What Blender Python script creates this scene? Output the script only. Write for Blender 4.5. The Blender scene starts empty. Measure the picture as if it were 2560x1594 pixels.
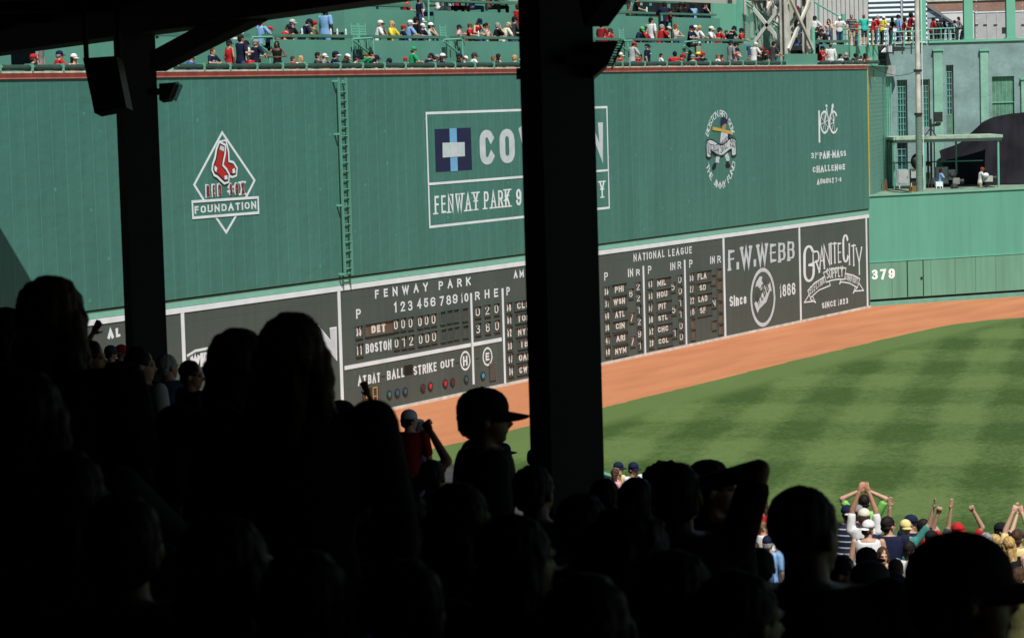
import bpy, bmesh, math, random
from mathutils import Vector, Matrix
from math import sin, cos, pi, radians as R

SC = bpy.context.scene
COL = SC.collection
random.seed(7)

# ------------------------------------------------------------------ camera
F_PX = 6556.93
CAM = Vector((0.0, -47.68, 10.299))
FW = Vector((0.85979107, 0.50371088, -0.08387288))
RT = Vector((0.50324877, -0.86368404, -0.02811692))
UP = Vector((0.08660246, 0.01803425, 0.99607971))
cd = bpy.data.cameras.new("camera")
cam = bpy.data.objects.new("camera", cd)
COL.objects.link(cam)
m3 = Matrix((RT, UP, -FW)).transposed()
cam.matrix_world = Matrix.Translation(CAM) @ m3.to_4x4()
cd.sensor_fit = 'HORIZONTAL'; cd.sensor_width = 36.0; cd.lens = 92.207
cd.clip_start = 0.1; cd.clip_end = 2000
cd.dof.use_dof = True; cd.dof.focus_distance = 95.0; cd.dof.aperture_fstop = 9.5
SC.camera = cam

# ------------------------------------------------------------------ light
SUN_EL, SUN_AZ = R(57), R(42)          # azimuth: angle from the wall's normal towards the left end
SUN = Vector((-sin(SUN_AZ) * cos(SUN_EL), -cos(SUN_AZ) * cos(SUN_EL), sin(SUN_EL)))
world = bpy.data.worlds.new("World"); SC.world = world; world.use_nodes = True
nt = world.node_tree; nt.nodes.clear()
sky = nt.nodes.new('ShaderNodeTexSky'); sky.sky_type = 'NISHITA'; sky.sun_disc = False
sky.sun_elevation = SUN_EL; sky.sun_rotation = math.atan2(SUN.x, SUN.y); sky.air_density = 1.0; sky.dust_density = 0.6
bg = nt.nodes.new('ShaderNodeBackground'); bg.inputs[1].default_value = 0.05
wo = nt.nodes.new('ShaderNodeOutputWorld')
nt.links.new(sky.outputs[0], bg.inputs[0]); nt.links.new(bg.outputs[0], wo.inputs[0])
sl = bpy.data.lights.new("sun", 'SUN'); sl.energy = 4.6; sl.angle = R(0.5); sl.color = (1.0, 0.97, 0.92)
so = bpy.data.objects.new("sun", sl); COL.objects.link(so); so.location = (0, 0, 60)
so.rotation_euler = (-SUN).to_track_quat('-Z', 'Y').to_euler()
vs = SC.view_settings; vs.view_transform = 'Standard'; vs.look = 'None'; vs.gamma = 1; vs.exposure = 0.2
SC.cycles.max_bounces = 6; SC.cycles.diffuse_bounces = 3

# ------------------------------------------------------------------ picking points of the place
def ray(px, py):
    return FW + RT * ((px - 1280) / F_PX) - UP * ((py - 797) / F_PX)
def on_y(px, py, y=0.0):
    d = ray(px, py); return CAM + d * ((y - CAM.y) / d.y)
def on_z(px, py, z=0.0):
    d = ray(px, py); return CAM + d * ((z - CAM.z) / d.z)
def at_d(px, py, depth):
    return CAM + ray(px, py) * depth
ZOOM = {'s': (0, 0, 1), 'A': (200, 600, 3.436), 'B': (840, 640, 3.78), 'C': (1480, 520, 3.3736), 'D': (1980, 560, 6.3),
        'E': (440, 320, 5.4), 'F': (1040, 240, 4.2), 'G': (1740, 260, 6.575), 'H': (1860, 0, 3.0243), 'M': (2140, 480, 3.979),
        '1': (0, 100, 6.747), '2': (340, 40, 6.747), '3': (660, 0, 7.144), '4': (980, 0, 7.144), '5': (1480, 0, 8.097),
        '6': (1760, 0, 8.097), '7': (2020, 0, 7.144), '8': (2240, 0, 7.59), 'T': (2160, 340, 6.392),
        'K': (1860, 1220, 5.817), 'L': (2200, 1220, 5.817), 'W': (1500, 1120, 2.2915)}
def px(z, x, y):
    a, b, s = ZOOM[z]; return a + x / s, b + y / s
def wl(z, x, y, yy=0.0):
    p = on_y(*px(z, x, y), yy); return p.x, p.z

# ------------------------------------------------------------------ materials
def lin(c):
    return tuple(((v / 255) / 12.92 if v / 255 <= 0.04045 else ((v / 255 + 0.055) / 1.055) ** 2.4) for v in c)
MATS = {}
def mat(name, col, rough=0.6, var=0.12, scale=3.0, bump=0.0, bscale=40.0, metal=0.0, spec=0.4, coords='Object'):
    if name in MATS: return MATS[name]
    m = bpy.data.materials.new(name); m.use_nodes = True
    n = m.node_tree.nodes; l = m.node_tree.links
    b = n['Principled BSDF']; b.inputs['Roughness'].default_value = rough; b.inputs['Metallic'].default_value = metal
    b.inputs['Specular IOR Level'].default_value = spec
    tc = n.new('ShaderNodeTexCoord')
    if var > 0:
        no = n.new('ShaderNodeTexNoise'); no.inputs['Scale'].default_value = scale; no.inputs['Detail'].default_value = 5
        l.new(tc.outputs[coords], no.inputs['Vector'])
        rp = n.new('ShaderNodeValToRGB')
        rp.color_ramp.elements[0].position = 0.3; rp.color_ramp.elements[1].position = 0.7
        rp.color_ramp.elements[0].color = tuple(c * (1 - var) for c in col) + (1,)
        rp.color_ramp.elements[1].color = tuple(min(1, c * (1 + var)) for c in col) + (1,)
        l.new(no.outputs['Fac'], rp.inputs['Fac']); l.new(rp.outputs['Color'], b.inputs['Base Color'])
    else:
        b.inputs['Base Color'].default_value = tuple(col) + (1,)
    if bump > 0:
        nb = n.new('ShaderNodeTexNoise'); nb.inputs['Scale'].default_value = bscale; nb.inputs['Detail'].default_value = 4
        l.new(tc.outputs[coords], nb.inputs['Vector'])
        bp = n.new('ShaderNodeBump'); bp.inputs['Strength'].default_value = bump; bp.inputs['Distance'].default_value = 0.02
        l.new(nb.outputs['Fac'], bp.inputs['Height']); l.new(bp.outputs['Normal'], b.inputs['Normal'])
    MATS[name] = m; return m

def math_node(n, op, a=None, b=None):
    x = n.new('ShaderNodeMath'); x.operation = op
    for i, v in enumerate((a, b)):
        if v is None: continue
        if isinstance(v, (int, float)): x.inputs[i].default_value = v
        else: x.id_data.links.new(v, x.inputs[i])
    return x.outputs[0]

def panel_mat(name, col, pitch=0.585, seam=0.02, seam_gain=1.35, axis=0, bump=0.25, rough=0.55, streak=0.1, off=0.0, specks=0.0, rows=0.0):
    """painted sheet panels: seams at a pitch along one axis, rain streaks, dimples, ball marks"""
    m = bpy.data.materials.new(name); m.use_nodes = True; MATS[name] = m
    n = m.node_tree.nodes; l = m.node_tree.links; b = n['Principled BSDF']; b.inputs['Roughness'].default_value = rough
    b.inputs['Specular IOR Level'].default_value = 0.3
    tc = n.new('ShaderNodeTexCoord'); sp = n.new('ShaderNodeSeparateXYZ'); l.new(tc.outputs['Object'], sp.inputs[0])
    x = sp.outputs[axis]
    u = math_node(n, 'DIVIDE', math_node(n, 'ADD', x, off), pitch)
    fr = math_node(n, 'FRACT', u); cell = math_node(n, 'FLOOR', u)
    ln = math_node(n, 'LESS_THAN', fr, seam / pitch)
    wn = n.new('ShaderNodeTexWhiteNoise'); wn.noise_dimensions = '1D'; l.new(cell, wn.inputs['W'])
    mp = n.new('ShaderNodeMapping'); l.new(tc.outputs['Object'], mp.inputs[0])
    mp.inputs['Scale'].default_value = (2.2, 2.2, 0.16) if axis != 2 else (.3, .3, 3)
    sn = n.new('ShaderNodeTexNoise'); sn.inputs['Scale'].default_value = 1.6; sn.inputs['Detail'].default_value = 6; l.new(mp.outputs[0], sn.inputs['Vector'])
    big = n.new('ShaderNodeTexNoise'); big.inputs['Scale'].default_value = 0.35; big.inputs['Detail'].default_value = 4; l.new(tc.outputs['Object'], big.inputs['Vector'])
    a = math_node(n, 'MULTIPLY', math_node(n, 'SUBTRACT', sn.outputs['Fac'], 0.5), streak * 3)
    c = math_node(n, 'MULTIPLY', math_node(n, 'SUBTRACT', wn.outputs['Value'], 0.5), streak * 0.9)
    d = math_node(n, 'MULTIPLY', math_node(n, 'SUBTRACT', big.outputs['Fac'], 0.5), streak * 2)
    s = math_node(n, 'ADD', math_node(n, 'ADD', a, c), math_node(n, 'ADD', d, 1.0))
    s = math_node(n, 'ADD', s, math_node(n, 'MULTIPLY', ln, seam_gain - 1.0))
    if rows:
        z = math_node(n, 'FRACT', math_node(n, 'DIVIDE', sp.outputs[2], rows))
        s = math_node(n, 'SUBTRACT', s, math_node(n, 'MULTIPLY', math_node(n, 'LESS_THAN', z, 0.012 / rows), 0.3))
    if specks:
        vo = n.new('ShaderNodeTexVoronoi'); vo.inputs['Scale'].default_value = 1.1; l.new(tc.outputs['Object'], vo.inputs['Vector'])
        k = math_node(n, 'LESS_THAN', vo.outputs['Distance'], 0.06)
        s = math_node(n, 'ADD', s, math_node(n, 'MULTIPLY', k, specks))
    mx = n.new('ShaderNodeMix'); mx.data_type = 'RGBA'; mx.blend_type = 'MULTIPLY'; mx.inputs[0].default_value = 1.0
    mx.inputs[6].default_value = tuple(col) + (1,)
    cb = n.new('ShaderNodeCombineXYZ')
    for i in range(3): l.new(s, cb.inputs[i])
    l.new(cb.outputs[0], mx.inputs[7]); l.new(mx.outputs[2], b.inputs['Base Color'])
    nb = n.new('ShaderNodeTexNoise'); nb.inputs['Scale'].default_value = 2.6; nb.inputs['Detail'].default_value = 4; l.new(tc.outputs['Object'], nb.inputs['Vector'])
    h = math_node(n, 'SUBTRACT', nb.outputs['Fac'], math_node(n, 'MULTIPLY', ln, 0.25))
    bp = n.new('ShaderNodeBump'); bp.inputs['Strength'].default_value = bump; bp.inputs['Distance'].default_value = 0.05
    l.new(h, bp.inputs['Height']); l.new(bp.outputs['Normal'], b.inputs['Normal'])
    return m

def brick_mat(name, c1, c2, mortar, scale, bump=0.6, rot=0.0, mort=0.02):
    m = bpy.data.materials.new(name); m.use_nodes = True; MATS[name] = m
    n = m.node_tree.nodes; l = m.node_tree.links; b = n['Principled BSDF']; b.inputs['Roughness'].default_value = 0.75
    tc = n.new('ShaderNodeTexCoord'); sp = n.new('ShaderNodeSeparateXYZ'); l.new(tc.outputs['Object'], sp.inputs[0])
    u = math_node(n, 'ADD', math_node(n, 'MULTIPLY', sp.outputs[0], cos(rot)), math_node(n, 'MULTIPLY', sp.outputs[1], sin(rot)))
    cb = n.new('ShaderNodeCombineXYZ'); l.new(u, cb.inputs[0]); l.new(sp.outputs[2], cb.inputs[1])
    br = n.new('ShaderNodeTexBrick'); br.inputs['Scale'].default_value = scale; l.new(cb.outputs[0], br.inputs['Vector'])
    br.inputs['Color1'].default_value = tuple(c1) + (1,); br.inputs['Color2'].default_value = tuple(c2) + (1,); br.inputs['Mortar'].default_value = tuple(mortar) + (1,)
    br.inputs['Mortar Size'].default_value = mort; br.inputs['Bias'].default_value = -0.1
    no = n.new('ShaderNodeTexNoise'); no.inputs['Scale'].default_value = 1.2; no.inputs['Detail'].default_value = 6; l.new(tc.outputs['Object'], no.inputs['Vector'])
    mx = n.new('ShaderNodeMix'); mx.data_type = 'RGBA'; mx.blend_type = 'OVERLAY'; mx.inputs[0].default_value = 0.5
    l.new(br.outputs['Color'], mx.inputs[6]); l.new(no.outputs['Fac'], mx.inputs[7])
    hs = n.new('ShaderNodeHueSaturation'); hs.inputs['Saturation'].default_value = 0.9; l.new(mx.outputs[2], hs.inputs['Color']); l.new(hs.outputs[0], b.inputs['Base Color'])
    bp = n.new('ShaderNodeBump'); bp.inputs['Strength'].default_value = bump; bp.inputs['Distance'].default_value = 0.03; bp.invert = True
    l.new(br.outputs['Fac'], bp.inputs['Height']); l.new(bp.outputs['Normal'], b.inputs['Normal'])
    return m

GREEN = (0.083, 0.215, 0.158); LGREEN = (0.16, 0.40, 0.27)
M_WALL = panel_mat('wall_green', (0.059, 0.184, 0.150), seam=0.018, seam_gain=1.5, off=0.34, specks=0.45, bump=0.4, streak=0.10)
M_BAND = mat('band_green', (0.20, 0.47, 0.365), var=0.06)
M_BOARD = panel_mat('board_slate', (0.071, 0.094, 0.083), pitch=1.22, seam=0.012, seam_gain=0.85, off=0.2, bump=0.12, streak=0.12, rows=0.98, specks=0.25)
M_CENTRE = panel_mat('centre_green', (0.108, 0.335, 0.245), pitch=1.2, seam=0.02, seam_gain=0.92, bump=0.12, streak=0.09)
M_WHITE = mat('sign_white', (0.72, 0.78, 0.81), var=0.10, scale=1.4, rough=0.6)
M_WHITEG = mat('sign_white_worn', (0.54, 0.60, 0.63), var=0.10, scale=3, rough=0.6)
M_CURB = mat('curb_white', (0.6, 0.57, 0.5), var=0.25, scale=2.5)
M_RED = mat('sign_red', (0.42, 0.022, 0.018), var=0.08)
M_DRED = mat('sign_dark_red', (0.20, 0.012, 0.016), var=0.08)
M_NAVY = mat('sign_navy', (0.012, 0.016, 0.06), var=0.1)
M_LBLUE = mat('sign_light_blue', (0.16, 0.40, 0.66), var=0.08)
M_PALE = mat('sign_pale', (0.50, 0.60, 0.62), var=0.08)
M_BLACK = mat('black_paint', (0.008, 0.008, 0.009), var=0.1)
M_GREY = mat('sign_grey', (0.25, 0.23, 0.21), var=0.15)
M_GOLD = mat('sign_gold', (0.55, 0.38, 0.08), var=0.1)
M_SKINP = mat('sign_tan', (0.42, 0.24, 0.11), var=0.1)
M_RAILRED = mat('coping_red', (0.235, 0.042, 0.03), var=0.2, scale=4)
M_RAILPINK = mat('coping_red_lip', (0.42, 0.15, 0.12), var=0.2, scale=4)
M_CREAM = mat('cream_flashing', (0.50, 0.56, 0.45), var=0.25, scale=4)
M_PAD = mat('pad_vinyl', (0.026, 0.060, 0.043), var=0.2, scale=2.0, rough=0.35, bump=0.7, bscale=5)
M_RAIL = mat('rail_green', (0.15, 0.42, 0.31), var=0.08, rough=0.4)
M_TIER = mat('tier_green', (0.105, 0.30, 0.222), var=0.07, scale=0.8, bump=0.1, bscale=3)
M_TIERL = mat('tier_green_light', (0.15, 0.43, 0.30), var=0.05, scale=0.8)
M_COUNTER = mat('counter_green', (0.075, 0.20, 0.145), var=0.10, rough=0.45)
M_DARK = mat('dark_metal', (0.02, 0.022, 0.022), var=0.2)
M_STEEL = mat('painted_steel_white', (0.55, 0.53, 0.47), var=0.22, scale=2.0, rough=0.5, bump=0.1)
M_GALV = mat('galvanised', (0.50, 0.52, 0.52), var=0.12, rough=0.45, metal=0.2)
M_YEL = mat('foul_yellow', (0.62, 0.45, 0.03), var=0.1)
M_CONC = mat('stand_concrete', (0.035, 0.035, 0.033), var=0.3, scale=1.5, rough=0.85)
M_ROOF = mat('roof_dark', (0.018, 0.02, 0.02), var=0.3, scale=0.7, rough=0.8)
M_ROOFP = mat('roof_panel', (0.10, 0.105, 0.098), var=0.2, rough=0.8)
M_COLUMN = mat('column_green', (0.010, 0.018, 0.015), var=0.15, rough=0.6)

# ------------------------------------------------------------------ mesh building
class MB:
    def __init__(self): self.v = []; self.f = []; self.mi = []; self.k = 0
    def quad(self, pts, mi=0):
        i = len(self.v); self.v += [tuple(p) for p in pts]; self.f.append(tuple(range(i, i + len(pts)))); self.mi.append(mi)
    def box(self, a, b, mi=0):
        x0, y0, z0 = (min(a[i], b[i]) for i in range(3)); x1, y1, z1 = (max(a[i], b[i]) for i in range(3))
        i = len(self.v)
        self.v += [(x0, y0, z0), (x1, y0, z0), (x1, y1, z0), (x0, y1, z0), (x0, y0, z1), (x1, y0, z1), (x1, y1, z1), (x0, y1, z1)]
        for f in ((0, 3, 2, 1), (4, 5, 6, 7), (0, 1, 5, 4), (1, 2, 6, 5), (2, 3, 7, 6), (3, 0, 4, 7)):
            self.f.append(tuple(i + j for j in f)); self.mi.append(mi)
    def obox(self, c, ax, ay, az, mi=0):
        """box from centre and three half-axis vectors"""
        c, ax, ay, az = Vector(c), Vector(ax), Vector(ay), Vector(az); i = len(self.v)
        for sz in (-1, 1):
            for sx, sy in ((-1, -1), (1, -1), (1, 1), (-1, 1)): self.v.append(tuple(c + ax * sx + ay * sy + az * sz))
        for f in ((0, 3, 2, 1), (4, 5, 6, 7), (0, 1, 5, 4), (1, 2, 6, 5), (2, 3, 7, 6), (3, 0, 4, 7)):
            self.f.append(tuple(i + j for j in f)); self.mi.append(mi)
    def bar(self, p, q, w, h=None, up=(0, 0, 1), mi=0):
        p, q = Vector(p), Vector(q); d = q - p; L = d.length
        if L < 1e-6: return
        d.normalize(); u = Vector(up)
        if abs(d.dot(u)) > 0.98: u = Vector((1, 0, 0))
        s = d.cross(u).normalized(); t = s.cross(d); h = w if h is None else h
        self.obox((p + q) / 2, d * (L / 2), s * (w / 2), t * (h / 2), mi)
    def tube(self, p, q, r, r2=None, n=10, mi=0, cap=True):
        p, q = Vector(p), Vector(q); d = (q - p).normalized(); r2 = r if r2 is None else r2
        u = Vector((0, 0, 1)) if abs(d.z) < 0.95 else Vector((1, 0, 0)); s = d.cross(u).normalized(); t = s.cross(d); i = len(self.v)
        for c, rr in ((p, r), (q, r2)):
            for k in range(n):
                a = 2 * pi * k / n; self.v.append(tuple(c + s * (rr * cos(a)) + t * (rr * sin(a))))
        for k in range(n):
            self.f.append((i + k, i + (k + 1) % n, i + n + (k + 1) % n, i + n + k)); self.mi.append(mi)
        if cap:
            self.f.append(tuple(i + k for k in range(n))[::-1]); self.mi.append(mi)
            self.f.append(tuple(i + n + k for k in range(n))); self.mi.append(mi)
    def path(self, pts, r, n=8, mi=0):
        for a, b in zip(pts[:-1], pts[1:]): self.tube(a, b, r, n=n, mi=mi)
    def prism(self, poly, d, mi=0):
        """extrude a planar polygon (3-D points) by vector d"""
        d = Vector(d); i = len(self.v); n = len(poly); self.v += [tuple(p) for p in poly]; self.v += [tuple(Vector(p) + d) for p in poly]
        self.f.append(tuple(range(i, i + n))); self.mi.append(mi); self.f.append(tuple(range(i + 2 * n - 1, i + n - 1, -1))); self.mi.append(mi)
        for k in range(n):
            self.f.append((i + k, i + n + k, i + n + (k + 1) % n, i + (k + 1) % n)); self.mi.append(mi)
    def ball(self, c, r, n=10, mi=0):
        rx, ry, rz = (r, r, r) if isinstance(r, (int, float)) else r; c = Vector(c); i = len(self.v); m = n // 2 + 1
        for a in range(m + 1):
            for b in range(n):
                t = pi * a / m; p = 2 * pi * b / n
                self.v.append((c.x + rx * sin(t) * cos(p), c.y + ry * sin(t) * sin(p), c.z + rz * cos(t)))
        for a in range(m):
            for b in range(n):
                self.f.append((i + a * n + b, i + (a + 1) * n + b, i + (a + 1) * n + (b + 1) % n, i + a * n + (b + 1) % n)); self.mi.append(mi)
    def build(self, name, mats, parent=None, smooth=False, loc=None, fix=True):
        me = bpy.data.meshes.new(name); me.from_pydata(self.v, [], self.f)
        if not isinstance(mats, (list, tuple)): mats = [mats]
        for m in mats: me.materials.append(m)
        me.polygons.foreach_set('material_index', self.mi)
        if fix:
            bm = bmesh.new(); bm.from_mesh(me); bmesh.ops.recalc_face_normals(bm, faces=bm.faces); bm.to_mesh(me); bm.free()
        if smooth: me.polygons.foreach_set('use_smooth', [True] * len(me.polygons))
        o = bpy.data.objects.new(name, me); COL.objects.link(o)
        if parent is not None: adopt(o, parent)
        return o
WORLDLOC = {}
def adopt(o, parent):
    """parent o (mesh in world coordinates) keeping it where it is"""
    o.parent = parent
    w = WORLDLOC.get(parent.name)
    if w is not None: o.location = -w
def tag(o, label, cat, group=None):
    o['label'] = label; o['category'] = cat
    if group: o['group'] = group
    return o
def kind(o, k): o['kind'] = k; return o
def thing(name, label, cat, loc, group=None):
    o = bpy.data.objects.new(name, None); COL.objects.link(o); o.empty_display_size = 0.2
    o.location = loc; WORLDLOC[o.name] = Vector(loc)
    return tag(o, label, cat, group)
# ------------------------------------------------------------------ stroke lettering
def arc(cx, cy, rx, ry, a0, a1, n=9):
    return [(cx + rx * cos(R(a0 + (a1 - a0) * i / n)), cy + ry * sin(R(a0 + (a1 - a0) * i / n))) for i in range(n + 1)]
q = .22
GL = {
 'A': (.95, [[(0, 0), (.5, 1), (1, 0)], [(.19, .36), (.81, .36)]]),
 'B': (.85, [[(0, 0), (0, 1), (.6, 1)] + arc(.62, .77, .36, .23, 90, -90) + [(0, .54)], [(.62, .54)] + arc(.62, .27, .38, .27, 90, -90) + [(0, 0)]]),
 'C': (.85, [arc(.5, 1 - .27, .48, .27, 30, 180) + arc(.5, .27, .48, .27, 180, 330)]),
 'D': (.88, [[(0, 0), (0, 1), (.5, 1)] + arc(.5, .7, .5, .3, 90, 0) + arc(.5, .3, .5, .3, 0, -90) + [(0, 0)]]),
 'E': (.75, [[(1, 0), (0, 0), (0, 1), (1, 1)], [(0, .52), (.85, .52)]]),
 'F': (.72, [[(0, 0), (0, 1), (1, 1)], [(0, .52), (.85, .52)]]),
 'G': (.9, [arc(.5, 1 - .27, .48, .27, 32, 180) + arc(.5, .27, .5, .27, 180, 360) + [(1, .46), (.55, .46)]]),
 'H': (.88, [[(0, 0), (0, 1)], [(1, 0), (1, 1)], [(0, .5), (1, .5)]]),
 'I': (.16, [[(.5, 0), (.5, 1)]]),
 'J': (.6, [[(1, 1), (1, .28)] + arc(.5, .27, .5, .27, 0, -180)]),
 'K': (.88, [[(0, 0), (0, 1)], [(1, 1), (.04, .42)], [(.35, .6), (1, 0)]]),
 'L': (.72, [[(0, 1), (0, 0), (1, 0)]]),
 'M': (1.1, [[(0, 0), (0, 1), (.5, .22), (1, 1), (1, 0)]]),
 'N': (.9, [[(0, 0), (0, 1), (1, 0), (1, 1)]]),
 'O': (.88, [arc(.5, .72, .5, .28, 0, 180) + arc(.5, .28, .5, .28, 180, 360) + [(1, .72)]]),
 'P': (.82, [[(0, 0), (0, 1), (.6, 1)] + arc(.62, .73, .38, .27, 90, -90) + [(0, .46)]]),
 'R': (.86, [[(0, 0), (0, 1), (.6, 1)] + arc(.62, .74, .36, .26, 90, -90) + [(0, .48)], [(.5, .48), (1, 0)]]),
 'S': (.82, [arc(.5, .75, .46, .25, 38, 180, 7) + arc(.5, .75, .46, .25, 180, 262, 4) + arc(.5, .25, .48, .25, 82, 0, 4) + arc(.5, .25, .48, .25, 0, -142, 7)]),
 'T': (.85, [[(.5, 0), (.5, 1)], [(0, 1), (1, 1)]]),
 'U': (.88, [[(0, 1), (0, .28)] + arc(.5, .28, .5, .28, 180, 360) + [(1, 1)]]),
 'V': (.92, [[(0, 1), (.5, 0), (1, 1)]]),
 'W': (1.25, [[(0, 1), (.25, 0), (.5, .95), (.75, 0), (1, 1)]]),
 'X': (.9, [[(0, 0), (1, 1)], [(0, 1), (1, 0)]]),
 'Y': (.9, [[(0, 1), (.5, .45), (1, 1)], [(.5, .45), (.5, 0)]]),
 'Z': (.85, [[(0, 1), (1, 1), (0, 0), (1, 0)]]),
 '0': (.75, [arc(.5, .7, .5, .3, 0, 180) + arc(.5, .3, .5, .3, 180, 360) + [(1, .7)]]),
 '1': (.3, [[(.7, 0), (.7, 1), (.1, .86)]]),
 '2': (.75, [arc(.5, .73, .48, .27, 170, -20, 8) + [(0, 0), (1, 0)]]),
 '3': (.75, [arc(.47, .76, .45, .24, 145, -70, 8) + [(.45, .53)], [(.45, .53)] + arc(.47, .27, .5, .27, 80, -145, 9)]),
 '4': (.82, [[(.72, 0), (.72, 1), (0, .28), (1, .28)]]),
 '5': (.75, [[(.9, 1), (.1, 1), (.05, .55)] + arc(.46, .33, .5, .33, 120, -160, 9)]),
 '6': (.75, [arc(.5, .7, .5, .3, 20, 180, 6) + [(0, .3)], arc(.5, .29, .5, .29, 0, 360, 14)]),
 '7': (.72, [[(0, 1), (1, 1), (.3, 0)]]),
 '8': (.75, [arc(.5, .76, .43, .24, -90, 270, 14), arc(.5, .27, .5, .27, 90, 450, 14)]),
 '9': (.75, [arc(.5, .3, .5, .3, 200, 360, 6) + [(1, .7)], arc(.5, .71, .5, .29, 0, 360, 14)]),
 '-': (.4, [[(0, .45), (1, .45)]]), '.': (.14, [[(.5, 0), (.5, .09)]]),
 'i': (.16, [[(.5, 0), (.5, .68)], [(.5, .85), (.5, .97)]]),
 'n': (.7, [[(0, 0), (0, .7)], [(0, .5)] + arc(.5, .5, .5, .2, 180, 0) + [(1, 0)]]),
 'c': (.65, [arc(.5, .5, .5, .2, 40, 180) + arc(.5, .2, .5, .2, 180, 320)]),
 'e': (.68, [[(.03, .36), (.97, .36), (.97, .5)] + arc(.5, .5, .47, .2, 0, 180) + arc(.5, .2, .47, .2, 180, 345)]),
 's': (.6, [arc(.5, .54, .45, .16, 20, 262, 8) + arc(.5, .18, .48, .18, 82, -165, 8)]),
 't': (.5, [[(.4, .95), (.4, .15)] + arc(.7, .15, .3, .15, 180, 290, 5), [(0, .68), (.9, .68)]]),
}
def stroke(mb, pts, t, put, mi=0, contrast=1.0, serif=0.0):
    """thicken a polyline given in metres; put((u, v), layer) -> 3-D point"""
    P = [Vector(p) for p in pts]
    if len(P) > 2 and (P[0] - P[-1]).length < 1e-4: closed = True; P = P[:-1]
    else: closed = False
    n = len(P); L = []; Rr = []
    def th(d):
        return t * (contrast + (1 - contrast) * abs(d.y) ** 1.5)
    for i in range(n):
        a = P[i - 1] if (i > 0 or closed) else None; c = P[(i + 1) % n] if (i < n - 1 or closed) else None; b = P[i]
        d1 = (b - a).normalized() if a is not None else None; d2 = (c - b).normalized() if c is not None else None
        if d1 is None: d1 = d2
        if d2 is None: d2 = d1
        n1 = Vector((-d1.y, d1.x)); n2 = Vector((-d2.y, d2.x)); m = n1 + n2
        if m.length < 1e-5: m = n1.copy()
        m.normalize(); w = (th(d1) + th(d2)) / 4; k = min(1 / max(m.dot(n1), 0.35), 2.2)
        e = Vector((0, 0))
        if not closed:
            if i == 0: e = -d2 * (t / 2)
            if i == n - 1: e = d1 * (t / 2)
        L.append(b + m * w * k + e); Rr.append(b - m * w * k + e)
    for i in range(n if closed else n - 1):
        j = (i + 1) % n; mb.k += 1
        mb.quad([put(x, mb.k) for x in (L[i], Rr[i], Rr[j], L[j])], mi)
    if serif and not closed and n > 1 and (P[0] - P[-1]).length > t:
        for e, f in ((P[0], P[1]), (P[-1], P[-2])):
            d = (f - e).normalized()
            if abs(d.y) > 0.75:
                sg = 1 if d.y > 0 else -1; w = t * serif; h = t * .42; mb.k += 1; y0 = e.y - sg * t / 2
                mb.quad([put(Vector(x), mb.k) for x in ((e.x - w, y0), (e.x + w, y0), (e.x + w, y0 + sg * h), (e.x - w, y0 + sg * h))], mi)
def letters(mb, s, x0, y0, x1, y1, t, put, gap=.32, space=.7, mi=0, contrast=.58, serif=0.0, grow=0.0, warp=None):
    """the string s fills the box x0..x1, y0..y1 (metres); t stroke width"""
    adv = []; tot = 0
    for ch in s:
        if ch == ' ': adv.append(space); tot += space
        else: adv.append(GL[ch][0]); tot += GL[ch][0]
        tot += gap
    tot -= gap; kx = (x1 - x0) / tot; x = x0
    for ch, w in zip(s, adv):
        if ch != ' ':
            mb.k = 0
            a, b = x + t / 2, x + w * kx - t / 2
            if b < a: a = b = (a + b) / 2
            for st in GL[ch][1]:
                pts = [(a + (b - a) * u, y0 + t / 2 + (y1 - y0 - t) * v) for u, v in st]
                if warp: pts = [warp(*p) for p in pts]
                stroke(mb, pts, t + grow, put, mi, contrast, serif)
        x += (w + gap) * kx
def wallput(y):
    return lambda p, k: (p[0], y - 0.0003 * k, p[1])

# ------------------------------------------------------------------ the left-field wall
YU, YL = -0.045, 0.0                      # faces of the upper sheet wall and of the scoreboard below it
wall = thing('outfield_wall', 'very tall green sheet metal outfield wall painted with large white sponsor signs', 'wall', (80, 0, 0))
mb = MB(); mb.box((43, YU, 4.66), (114.8, 0.35, 11.18)); mb.build('wall_sheet', M_WALL, wall)
mb = MB(); mb.box((43, YL, 4.405), (114.8, 0.34, 4.657)); mb.build('ledge_band', M_BAND, wall)
mb = MB(); mb.box((43, -.006, 4.605), (114.8, .0, 4.659)); mb.build('lip_shadow_gap', M_BLACK, wall)  # black strip painted in for the dark gap and shadow under the lip
mb = MB()
mb.box((43, -0.075, 11.225), (114.8, 0.30, 11.34)); mb.build('red_coping', M_RAILRED, wall)
mb = MB(); mb.box((43, -0.085, 11.183), (114.8, 0.29, 11.222)); mb.build('coping_lip', M_RAILPINK, wall)
mb = MB(); mb.box((43, -0.06, 11.343), (114.8, 0.36, 11.392)); mb.build('cream_flashing', M_CREAM, wall)
mb = MB(); mb.box((114.78, -0.07, 5.2), (114.84, 0.02, 11.36)); mb.build('yellow_corner_line', M_YEL, wall)

def line(mb, pts, t, y):                 # painted line through wall points (x, z)
    put = wallput(y)
    for a, b in zip(pts[:-1], pts[1:]): stroke(mb, [a, b], t, put)
def WZ(z, *pp): return [wl(z, *p_) for p_ in pp]
YS = YU - 0.004

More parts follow.
